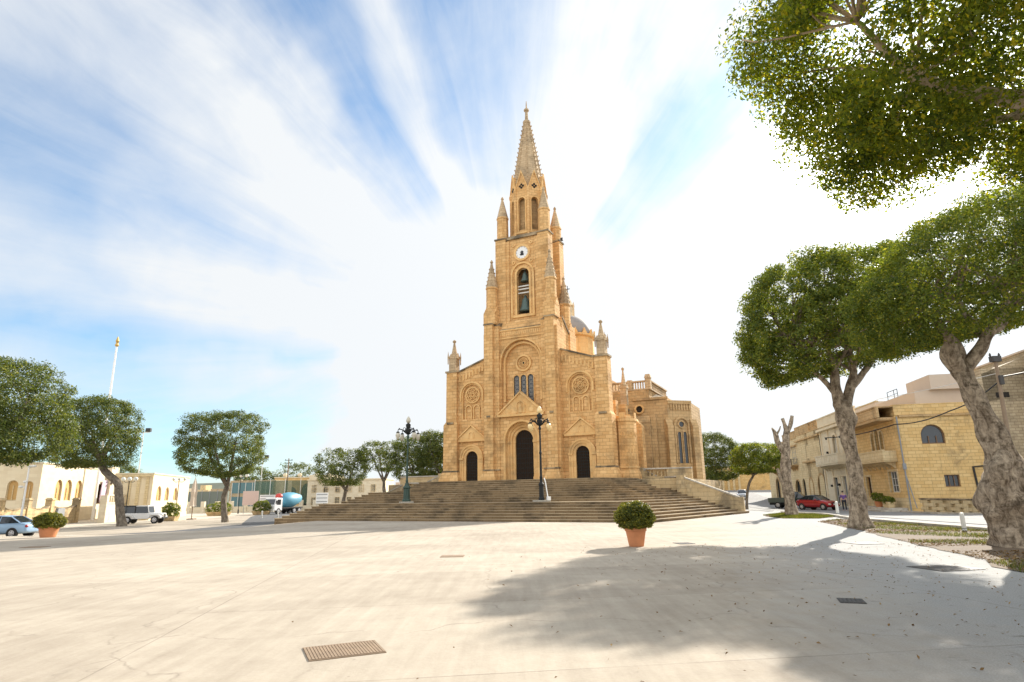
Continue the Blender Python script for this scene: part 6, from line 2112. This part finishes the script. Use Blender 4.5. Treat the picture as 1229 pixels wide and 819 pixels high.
SEDAN = [(-2.25, 0.36, 0.80, 0.74), (-2.12, 0.27, 0.98, 0.83), (-1.5, 0.22, 1.00, 0.87), (-0.4, 0.20, 0.96, 0.88), (0.8, 0.20, 0.94, 0.88), (1.6, 0.22, 0.84, 0.85), (2.1, 0.26, 0.70, 0.78), (2.26, 0.34, 0.60, 0.68)]
SEDAN_G = [(-1.75, 0.96, 0.99, 0.74, 0.60), (-1.05, 0.95, 1.38, 0.76, 0.58), (-0.3, 0.94, 1.44, 0.77, 0.60), (0.25, 0.93, 1.40, 0.77, 0.58), (1.05, 0.90, 0.95, 0.74, 0.60)]
HATCH = [(-1.95, 0.36, 0.85, 0.72), (-1.85, 0.27, 1.0, 0.81), (-1.2, 0.22, 1.0, 0.84), (0.0, 0.20, 0.97, 0.85), (0.9, 0.20, 0.95, 0.85), (1.5, 0.24, 0.84, 0.82), (1.85, 0.28, 0.70, 0.75), (1.98, 0.36, 0.60, 0.66)]
HATCH_G = [(-1.80, 0.98, 1.02, 0.70, 0.58), (-1.45, 0.97, 1.40, 0.73, 0.56), (-0.5, 0.96, 1.48, 0.74, 0.58), (0.15, 0.95, 1.44, 0.74, 0.56), (1.0, 0.92, 0.96, 0.72, 0.58)]
CABRIO_G = [(-1.55, 0.97, 1.0, 0.70, 0.56), (-0.95, 0.96, 1.34, 0.72, 0.52), (-0.3, 0.96, 1.40, 0.73, 0.54), (0.1, 0.95, 1.36, 0.73, 0.54), (0.85, 0.92, 0.96, 0.72, 0.58)]
def gl(x, y, dz=0.0):
    return (x, y, gz(x, y) + dz)
car('parked_car', 'pale blue saloon car cut off by the left edge, seen from its boot', gl(-35.2, 44.0), R(183), P_blue, SEDAN, SEDAN_G, 4.5, 1.76, 0.31, (-1.38, 1.40))
car('parked_car', 'dark red soft top car parked in the shade before the arched doors', gl(29.6, 62.5, 0.02), R(-66), P_red, HATCH, CABRIO_G, 3.95, 1.70, 0.30, (-1.22, 1.25), M['black'])
car('parked_car', 'silver hatchback at the bend of the rising street', gl(38.2, 107.0, 0.02), R(-110), P_silver, HATCH, HATCH_G, 3.95, 1.70, 0.30, (-1.22, 1.25))
car('parked_car', 'white hatchback half hidden behind the right stair parapet', gl(30.0, 96.5), R(-150), P_white, HATCH, HATCH_G, 3.95, 1.70, 0.30, (-1.22, 1.25))
car('parked_car', 'dark saloon parked in tree shade left of the silver hatchback', gl(34.2, 104.0), R(-120), P_dark, SEDAN, SEDAN_G, 4.5, 1.76, 0.31, (-1.38, 1.40))

# dark pickup with a pale sided open bed
t = thing('pickup_truck', 'dark green pickup with an open bed parked behind the bare trunk', 'pickup', gl(30.2, 69.0, 0.02), R(-36))
b = MB()
st = [(-0.35, 0.45, 1.05, 0.80), (-0.3, 0.35, 1.10, 0.84), (0.6, 0.32, 1.10, 0.85), (1.3, 0.32, 1.06, 0.85), (2.1, 0.36, 0.98, 0.83), (2.35, 0.42, 0.80, 0.76)]
def ring_(s):
    x, zb, zt, hw = s
    return [(x, -hw * 0.93, zb), (x, -hw, zb + 0.3), (x, -hw * 0.96, zt - 0.06), (x, -hw * 0.8, zt), (x, hw * 0.8, zt), (x, hw * 0.96, zt - 0.06), (x, hw, zb + 0.3), (x, hw * 0.93, zb)]
loft(b, st, ring_)
b.build('body', P_dark, t, smooth=True)
b = MB()
loft(b, [(-0.30, 1.08, 1.62, 0.78, 0.66), (0.25, 1.08, 1.70, 0.79, 0.68), (0.55, 1.07, 1.66, 0.79, 0.66), (1.25, 1.05, 1.10, 0.78, 0.70)],
     lambda s: [(s[0], -s[3], s[1]), (s[0], -s[4], s[2]), (s[0], s[4], s[2]), (s[0], s[3], s[1])])
b.build('window', M['carglass'], t)
b = MB(); b.box(-0.32, 0.56, -0.67, 0.67, 1.66, 1.73)
b.build('roof', P_dark, t, bevel=0.03)
b = MB()
b.box(-2.5, -0.42, -0.85, 0.85, 0.62, 0.70)
b.box(-2.5, -0.42, -0.85, -0.80, 0.70, 1.05); b.box(-2.5, -0.42, 0.80, 0.85, 0.70, 1.05); b.box(-2.5, -2.45, -0.80, 0.80, 0.70, 1.05); b.box(-0.47, -0.42, -0.8, 0.8, 0.7, 1.15)
b.box(-2.52, -0.40, -0.88, -0.78, 1.05, 1.10); b.box(-2.52, -0.40, 0.78, 0.88, 1.05, 1.10)
b.build('bed', simple('dull green grey bed', (0.09, 0.11, 0.09), 0.6), t)
b = MB(); b.box(-2.5, 2.2, -0.4, 0.4, 0.35, 0.6)
b.build('chassis', M['black'], t)
for sx in (-1.55, 1.45):
    for sgn in (-1, 1):
        wheel(t, sx, sgn * 0.76, 0.34, 0.22, sgn)
for sgn in (-1, 1):
    b = MB(); b.sphere((2.28, sgn * 0.6, 0.72), (0.1, 0.14, 0.09), 8, 6)
    b.build('headlight', M['globe_grey'], t, smooth=True)
b = MB(); b.box(2.33, 2.38, -0.26, 0.26, 0.5, 0.62)
b.build('number_plate', M['white'], t)

# white jeep with a spare wheel on its tail
t = thing('jeep', 'white open topped jeep with dark soft roof and spare wheel beside the crooked tree', 'jeep', gl(-38.2, 66.0), R(8))
b = MB()
b.box(-1.95, 0.75, -0.74, 0.74, 0.48, 1.05)
loft(b, [(0.70, 0.50, 1.08, 0.72), (1.75, 0.50, 1.02, 0.62), (1.98, 0.55, 0.98, 0.56)], lambda s: [(s[0], -s[3], s[1]), (s[0], -s[3], s[2] - 0.05), (s[0], -s[3] * 0.85, s[2]), (s[0], s[3] * 0.85, s[2]), (s[0], s[3], s[2] - 0.05), (s[0], s[3], s[1])])
b.build('body', P_white, t, bevel=0.03)
b = MB()
for sx in (-1.25, 1.35):
    for sgn in (-1, 1):
        y0, y1 = sorted((sgn * 0.60, sgn * 0.86))
        b.prism([(sx - 0.62, 0.62), (sx - 0.55, 0.78), (sx - 0.36, 0.90), (sx + 0.36, 0.90), (sx + 0.55, 0.78), (sx + 0.66, 0.55), (sx + 0.60, 0.52), (sx + 0.46, 0.72), (sx + 0.3, 0.82), (sx - 0.3, 0.82), (sx - 0.46, 0.72), (sx - 0.54, 0.60)][::-1], y0, y1)
b.build('mudguard', P_white, t)
b = MB()
loft(b, [(-1.92, 1.05, 1.72, 0.72, 0.66), (0.55, 1.05, 1.76, 0.72, 0.66), (0.72, 1.05, 1.10, 0.72, 0.70)], lambda s: [(s[0], -s[3], s[1]), (s[0], -s[4], s[2]), (s[0], s[4], s[2]), (s[0], s[3], s[1])])
b.build('window', M['carglass'], t)
b = MB()
b.box(-1.98, -0.55, -0.70, 0.70, 1.70, 1.80)
for x in (-1.9, -0.6):
    for sgn in (-1, 1):
        b.tube([(x, sgn * 0.74, 1.05), (x, sgn * 0.69, 1.75)], 0.05, 6)
b.build('soft_roof', M['black'], t, bevel=0.03)
b = MB(); b.box(-0.55, 0.58, -0.70, 0.70, 1.70, 1.79)
for sgn in (-1, 1):
    b.tube([(0.74, sgn * 0.72, 1.05), (0.56, sgn * 0.68, 1.76)], 0.04, 6)
b.build('hard_roof', P_white, t, bevel=0.02)
b = MB(); b.lathe(0.0, 1.0, [(0.20, -2.22), (0.36, -2.22), (0.38, -2.15), (0.38, -2.05), (0.36, -1.98), (0.2, -1.98)], 20, 0, 'x')
b.build('spare_wheel', M['rubber'], t)
for sx in (-1.25, 1.35):
    for sgn in (-1, 1):
        wheel(t, sx, sgn * 0.70, 0.37, 0.24, sgn)
b = MB(); b.box(-2.08, -1.95, -0.7, 0.7, 0.5, 0.62); b.box(1.98, 2.12, -0.68, 0.68, 0.5, 0.64)
b.build('bumper', M['black'], t)
for sgn in (-1, 1):
    b = MB(); b.lathe(sgn * 0.36, 0.80, [(0.11, 1.96), (0.11, 2.02)], 12, 0, 'x')
    b.build('headlight', M['globe_grey'], t)
b = MB(); b.box(1.982, 1.995, -0.2, 0.2, 0.6, 0.95)
b.build('grille', M['black'], t)

# concrete mixer truck
t = thing('mixer_truck', 'concrete mixer truck with white cab and blue drum left of the steps', 'truck', gl(-34.6, 95.5), R(-111))
b = MB()
loft(b, [(1.35, 0.55, 2.30, 1.02), (2.6, 0.55, 2.36, 1.05), (2.95, 0.55, 1.45, 1.05), (3.05, 0.60, 1.25, 1.02)], lambda s: [(s[0], -s[3], s[1]), (s[0], -s[3], s[2] - 0.12), (s[0], -s[3] * 0.88, s[2]), (s[0], s[3] * 0.88, s[2]), (s[0], s[3], s[2] - 0.12), (s[0], s[3], s[1])])
b.build('cab', P_white, t, bevel=0.03)
b = MB()
b.add([(2.70, -0.9, 2.16), (2.70, 0.9, 2.16), (2.985, 0.95, 1.40), (2.985, -0.95, 1.40)], [(0, 1, 2, 3)])
b.add([(2.66, -0.9, 2.16), (2.66, 0.9, 2.16), (2.94, 0.95, 1.40), (2.94, -0.95, 1.40)], [(3, 2, 1, 0)])
for sgn in (-1, 1):
    y = sgn * 1.055
    b.add([(1.7, y, 1.35), (2.6, y, 1.35), (2.45, y * 0.99, 2.1), (1.7, y * 0.99, 2.1)], [(0, 1, 2, 3)])
b.build('window', M['carglass'], t)
b = MB()
b.lathe(0.0, 0.0, [(0.35, -3.6), (0.62, -3.4), (1.05, -2.0), (1.18, -0.9), (1.10, 0.2), (0.7, 1.0), (0.4, 1.15)], 24, 0, 'x')
for v in range(len(b.v)):
    x, y, z = b.v[v]
    b.v[v] = (x, y, z + 1.85 - x * 0.10)
b.build('drum', simple('sky blue drum paint', (0.08, 0.27, 0.38), 0.5), t, smooth=True)
b = MB(); b.sphere((0.9, -0.1, 2.55), (0.55, 0.55, 0.42), 14, 8)
b.build('hopper_dome', simple('red tank paint', (0.50, 0.05, 0.035), 0.45), t, smooth=True)
b = MB(); b.box(-3.6, 2.7, -0.45, 0.45, 0.55, 0.85); b.box(-3.2, 1.2, -1.0, 1.0, 0.80, 0.95)
b.build('chassis', M['black'], t)
b = MB(); b.box(3.05, 3.16, -1.02, 1.02, 0.42, 0.72)
b.build('bumper', M['offwhite'], t)
for sx in (-2.4, -1.3, 2.1):
    for sgn in (-1, 1):
        wheel(t, sx, sgn * 0.92, 0.45, 0.26, sgn)
for sgn in (-1, 1):
    b = MB(); b.sphere((3.06, sgn * 0.72, 0.95), (0.06, 0.16, 0.10), 8, 6)
    b.build('headlight', M['globe_grey'], t, smooth=True)
    b = MB(); b.box(2.75, 2.9, sgn * 1.25 - 0.08, sgn * 1.25 + 0.08, 1.5, 1.95); b.tube([(2.7, sgn * 1.0, 1.9), (2.8, sgn * 1.25, 1.85)], 0.02, 5)
    b.build('mirror', M['black'], t)

# ------------------------------------------------------------------ person by the houses
def skin_mesh(name, verts, edges, radii, mat, parent, root=0, sub=2):
    me = bpy.data.meshes.new(name)
    me.from_pydata(verts, edges, [])
    me.materials.append(mat)
    o = bpy.data.objects.new(name, me); COL.objects.link(o)
    if parent: o.parent = parent
    o.modifiers.new('Skin', 'SKIN').use_smooth_shade = True
    for i, r in enumerate(radii):
        me.skin_vertices[0].data[i].radius = (r, r) if not hasattr(r, '__len__') else r
    me.skin_vertices[0].data[root].use_root = True
    s = o.modifiers.new('Subdivision', 'SUBSURF'); s.levels = sub; s.render_levels = sub
    return o
person = thing('person', 'person in a purple top and dark trousers standing by the cream house', 'person', gl(29.85, 58.0, 0.02), R(150))
V = [(0, 0, 0.95), (0, 0, 1.18), (0, 0, 1.38), (0, 0, 1.50), (0.01, 0, 1.58), (0.02, 0, 1.68),
     (0.10, 0, 0.90), (0.11, 0.01, 0.50), (0.11, -0.01, 0.09), (0.12, 0.10, 0.05), (-0.10, 0, 0.90), (-0.12, 0.05, 0.50), (-0.12, 0.02, 0.09), (-0.13, 0.13, 0.05),
     (0.19, 0, 1.38), (0.24, -0.02, 1.12), (0.23, 0.06, 0.88), (0.22, 0.09, 0.78), (-0.19, 0, 1.38), (-0.25, -0.02, 1.12), (-0.22, 0.08, 0.90), (-0.21, 0.12, 0.80)]
E_ = [(0, 1), (1, 2), (2, 3), (3, 4), (4, 5), (0, 6), (6, 7), (7, 8), (8, 9), (0, 10), (10, 11), (11, 12), (12, 13), (2, 14), (14, 15), (15, 16), (16, 17), (2, 18), (18, 19), (19, 20), (20, 21)]
RD_ = [(0.15, 0.11), (0.14, 0.10), (0.16, 0.11), (0.055, 0.055), (0.085, 0.095), (0.075, 0.09), 0.085, 0.06, 0.042, 0.035, 0.085, 0.06, 0.042, 0.035, 0.06, 0.045, 0.033, 0.03, 0.06, 0.045, 0.033, 0.03]
skin_mesh('body', V, E_, RD_, simple('skin', (0.42, 0.26, 0.19), 0.6), person)
skin_mesh('top', [V[i] for i in (0, 1, 2, 14, 15, 18, 19)], [(0, 1), (1, 2), (2, 3), (3, 4), (2, 5), (5, 6)], [(0.165, 0.125), (0.155, 0.115), (0.175, 0.125), 0.075, 0.06, 0.075, 0.06], simple('purple cloth', (0.12, 0.06, 0.22), 0.85), person)
skin_mesh('trousers', [V[i] for i in (0, 6, 7, 8, 10, 11, 12)], [(0, 1), (1, 2), (2, 3), (0, 4), (4, 5), (5, 6)], [(0.16, 0.12), 0.10, 0.075, 0.06, 0.10, 0.075, 0.06], simple('dark trousers', (0.02, 0.022, 0.03), 0.85), person)
b = MB(); b.sphere((0.015, -0.015, 1.68), (0.095, 0.11, 0.11), 12, 8)
b.build('hair', simple('dark hair', (0.03, 0.02, 0.015), 0.7), person, smooth=True)

# ------------------------------------------------------------------ poles, lamps, signs and wires
t = thing('flagpole', 'tall white flagpole with a gilded top rising above the dark trees on the left', 'flagpole', (-52.7, 80, GL))
b = MB(); b.lathe(0, 0, [(0.2, 0), (0.18, 1), (0.11, 22.2)], 10)
b.build('pole', M['white'], t)
b = MB(); b.lathe(0, 0, [(0.10, 22.2), (0.26, 22.4), (0.14, 22.7), (0.22, 23.0), (0.05, 23.6)], 10)
b.build('finial', simple('gilding', (0.50, 0.33, 0.10), 0.35, 0.7), t)
def flood_pole(label, x, y, h):
    t = thing('floodlight_pole', label, 'floodlight', (x, y, gz(x, y)), 0, 'floodlight poles on the left')
    b = MB(); b.lathe(0, 0, [(0.12, 0), (0.06, h)], 8); b.box(-0.9, 0.9, -0.05, 0.05, h, h + 0.1)
    b.build('pole', M['offwhite'], t)
    for sx in (-0.75, 0.75):
        b = MB(); b.box(sx - 0.35, sx + 0.35, -0.3, 0.15, h + 0.1, h + 0.65)
        b.build('floodlight', M['black'], t, bevel=0.04)
flood_pole('tall floodlight pole with black lamps behind the small white hall', -54.8, 92, 12.0)
flood_pole('white floodlight pole of the sports ground right of the round tree', -46.0, 115, 9.3)
def globe_lamp(label, x, y, h, n, out, sc=1.0, mat='offwhite', rz=0.0):
    t = thing('street_lamp', label, 'street lamp', (x, y, gz(x, y)), rz, 'globe street lamps on the left')
    b = MB(); b.lathe(0, 0, [(0.11, 0), (0.10, 0.6), (0.05, 0.7), (0.045, h)], 8)
    for k in range(n):
        q = -out + 2 * out * k / max(1, n - 1)
        b.tube([(0, 0, h - 0.25), (q * 0.6, 0, h - 0.3), (q, 0, h - 0.12)], 0.03, 5)
    b.build('pole', M[mat], t)
    for k in range(n):
        q = -out + 2 * out * k / max(1, n - 1)
        b = MB(); b.sphere((q, 0, h + 0.05), 0.19 * sc, 10, 8)
        b.build('lamp_globe', M['offwhite'], t, smooth=True)
globe_lamp('dark stemmed lamp with three white globes between the two white halls', -43.2, 71.0, 4.6, 3, 0.7, 1.2, 'iron')
globe_lamp('lamp with three small globes before the arched windows of the small hall', -39.2, 74.0, 4.6, 3, 0.65, 0.9, 'brownwood')
globe_lamp('lamp with white globes right of the closed parasol', -43.2, 100.0, 5.8, 3, 0.9, 1.5, 'iron')
t = thing('street_light', 'slender white street light with small spotlights before the white hall', 'street light', gl(-42.4, 55.0), 0)
b = MB(); b.lathe(0, 0, [(0.10, 0), (0.06, 5.3)], 8); b.tube([(0, 0, 5.2), (0.3, 0, 5.35)], 0.03, 5); b.tube([(0, 0, 3.6), (-0.35, 0, 3.6)], 0.03, 5); b.tube([(0, 0, 3.9), (-0.2, 0, 4.0)], 0.03, 5)
b.build('pole', M['white'], t)
for p in ((0.05, 0, 5.35), (0.42, 0, 5.38), (-0.45, 0, 3.62), (-0.12, 0, 4.05)):
    b = MB(); b.sphere(p, (0.2, 0.14, 0.12), 10, 6)
    b.build('spotlight', M['offwhite'], t, smooth=True)
def wood_pole(name, label, x, y, h, group=None, lean=(0, 0), z=None, arms=True):
    t = thing(name, label, 'utility pole', (x, y, gz(x, y) if z is None else z), 0, group)
    b = MB(); b.tube([(0, 0, -0.3), (lean[0] * 0.5, lean[1] * 0.5, h * 0.5), (lean[0], lean[1], h)], [0.15, 0.13, 0.10], 8)
    b.build('pole', simple('grey brown pole wood', (0.24, 0.17, 0.11), 0.85, 0, 0.3, 3), t)
    b = MB()
    if arms:
        for k in range(3):
            b.box(lean[0] - 0.75 + k * 0.12, lean[0] + 0.75 - k * 0.12, -0.05, 0.05, h - 0.4 - k * 0.55, h - 0.3 - k * 0.55)
            for sx in (-0.6, 0, 0.6):
                b.lathe(lean[0] + sx, 0, [(0.05, h - 0.3 - k * 0.55), (0.07, h - 0.2 - k * 0.55), (0.03, h - 0.12 - k * 0.55)], 6)
    else:
        b.box(lean[0] - 0.28, lean[0] + 0.28, -0.2, 0.2, h - 0.35, h + 0.02)
        b.box(lean[0] - 0.12, lean[0] + 0.12, -0.25, -0.05, h - 1.9, h - 1.3)
        for sx in (-0.3, 0.3):
            b.lathe(lean[0] + sx, 0, [(0.05, h), (0.08, h + 0.12), (0.03, h + 0.25)], 6)
    b.build('crossarm' if arms else 'pole_head', M['dark_iron'], t)
    return t
wood_pole('utility_pole', 'far wooden utility pole with short crossarms behind the mixer truck', -43.0, 120, 9.6)
wood_pole('utility_pole', 'wooden utility pole with cables behind the leaning fig tree', 31.9, 40.5, 10.2, None, (0.35, 0), -0.2, False)
def wire(label, pts, r, mat, sag=0.25):
    b = MB()
    out = []
    for a, c in zip(pts[:-1], pts[1:]):
        a, c = Vector(a), Vector(c)
        for k in range(12):
            q = a.lerp(c, k / 12)
            q.z -= sag * math.sin(math.pi * k / 12)
            out.append(q)
    out.append(Vector(pts[-1]))
    b.tube(out, r, 5)
    o = b.build('cable', mat)
    tag(o, label, 'cable', 'overhead cables on the right')
wire('thick black cable drooping from the utility pole to the corner house', [(32.3, 40.5, 8.4), (33.2, 47.0, 7.2), (32.9, 53.6, 6.9), (30.9, 62, 6.5)], 0.045, M['black'])
wire('thick black cable rising from the utility pole out of the right edge', [(32.3, 40.5, 8.6), (36.0, 34.0, 9.6)], 0.05, M['black'], 0.2)
wire('thin pale wire stretched across the roofs of the corner house', [(32.3, 40.5, 8.9), (33.9, 57, 9.6), (35.2, 64.5, 9.7)], 0.022, M['offwhite'], 0.1)
# closed parasol, boards, stone planters with bushes
t = thing('closed_parasol', 'tall closed cream parasol standing beside the small white hall', 'parasol', gl(-38.3, 76.0))
b = MB(); b.lathe(0, 0, [(0.05, 0), (0.05, 4.6), (0.02, 4.9)], 8); b.box(-0.4, 0.4, -0.4, 0.4, 0, 0.12)
b.build('pole', M['brownwood'], t)
b = MB(); b.lathe(0, 0, [(0.42, 1.5), (0.36, 1.65), (0.30, 2.6), (0.36, 3.2), (0.2, 4.2), (0.04, 4.75)], 12)
for i in range(len(b.v)):
    x, y, z = b.v[i]
    a = math.atan2(y, x); f = 1 + 0.16 * math.cos(6 * a)
    b.v[i] = (x * f, y * f, z)
b.build('folded_canopy', simple('cream canvas', (0.60, 0.50, 0.40), 0.85), t)
def board(label, x, y, w, z0, z1, mat, stripes):
    t = thing('sign_board', label, 'sign', gl(x, y), R(6), 'boards by the sports fence')
    b = MB(); b.box(-w / 2, w / 2, 0, 0.06, z0, z1)
    b.build('panel', mat, t)
    b = MB()
    for sx in (-w * 0.4, w * 0.4):
        b.tube([(sx, 0.09, 0), (sx, 0.09, z1)], 0.04, 6)
    b.build('leg_pair', M['greywood'], t)
    if stripes:
        b = MB()
        for k in range(stripes):
            z = z0 + (z1 - z0) * (k + 0.5) / stripes
            b.box(-w / 2 + 0.1, w / 2 - 0.1, -0.006, -0.001, z - 0.06, z + 0.06)
        b.build('stripe_row', M['greywood'], t)
board('pale pink board on posts behind the hedge planter', -40.2, 97, 2.3, 1.3, 3.4, simple('pale pink panel', (0.56, 0.42, 0.38), 0.6), 0)
board('white striped board on posts by the sports fence', -38.4, 99, 2.3, 1.6, 2.8, M['white'], 3)
board('white board above the low wall near the mixer truck', -29.6, 98, 1.8, 1.4, 3.0, M['white'], 3)
def hedge_planter(label, x, y, w, seed, h=0.8):
    t = thing('stone_planter', label, 'planter', gl(x, y), R(5), 'stone planters with bushes on the left')
    b = MB(); b.frustum((-w / 2 * 0.8, w / 2 * 0.8, -0.5, 0.5, 0), (-w / 2, w / 2, -0.65, 0.65, 0.55))
    b.build('trough', M['parapet'], t)
    C, Nn, cl = crown_points((0, 0, 0.55 + h * 0.6), (w * 0.52, 0.8, h), seed, 160, 30, 0.22, p=2.4, hole=-1.0, flat=0.7)
    o = leaf_mesh('bush', C, Nn, 0.13, M['leaf'], seed, 0.5); o.parent = t
hedge_planter('wide stone planter with a dark bush left of the round tree trunk', -41.6, 90, 3.2, 81, 0.85)
hedge_planter('stone planter with a shaggy bush right of the round tree trunk', -36.4, 92, 2.4, 82, 0.9)
hedge_planter('small planter with a leafy bush at the foot of the small white hall', -38.6, 71.8, 1.6, 83, 0.9)
# pots on the step of the corner house
t = thing('front_step', 'raised pale stone step with kerb in front of the corner house', 'step', row(0, 10.4)[0], RTH)
b = MB(); b.box(1.0, 10.3, -1.5, -0.04, -0.3, 0.32); b.box(4.6, 10.35, -2.2, -1.5, -0.3, 0.17)
b.build('step_block', M['kerb'], t, bevel=0.02)
def door_pot(label, x, prof, mat, c, rad, seed, square=False):
    p, _ = row(0, 10.4)
    a = RTH
    q = (p[0] + x * math.cos(a) + 0.9 * math.sin(a), p[1] + x * math.sin(a) - 0.9 * math.cos(a), p[2] + 0.32)
    t = thing('flower_pot', label, 'flower pot', q, RTH, 'pots before the corner house')
    b = MB()
    if square: b.frustum((-0.6, 0.6, -0.22, 0.22, 0), (-0.7, 0.7, -0.27, 0.27, 0.5))
    else: b.lathe(0, 0, prof, 16)
    b.build('pot', mat, t)
    C, Nn, cl = crown_points(c, rad, seed, 90, 26, 0.14, p=2.2, hole=-1.0, flat=0.7)
    o = leaf_mesh('plant', C, Nn, 0.10, M['leaf'], seed, 0.5); o.parent = t
door_pot('dark potted plant left of the corner house door', 0.7, [(0.2, 0), (0.28, 0.45)], M['brownwood'], (0, 0, 0.75), (0.4, 0.4, 0.5), 91)
door_pot('terracotta pot with a green bush under the corner house window', 6.3, [(0.25, 0), (0.36, 0.5)], M['terracotta'], (0, 0, 0.85), (0.85, 0.5, 0.42), 92)
door_pot('long stone trough with dark plants under the corner house window', 8.6, None, M['cream_gold'], (0, 0, 0.62), (0.8, 0.4, 0.3), 93, True)
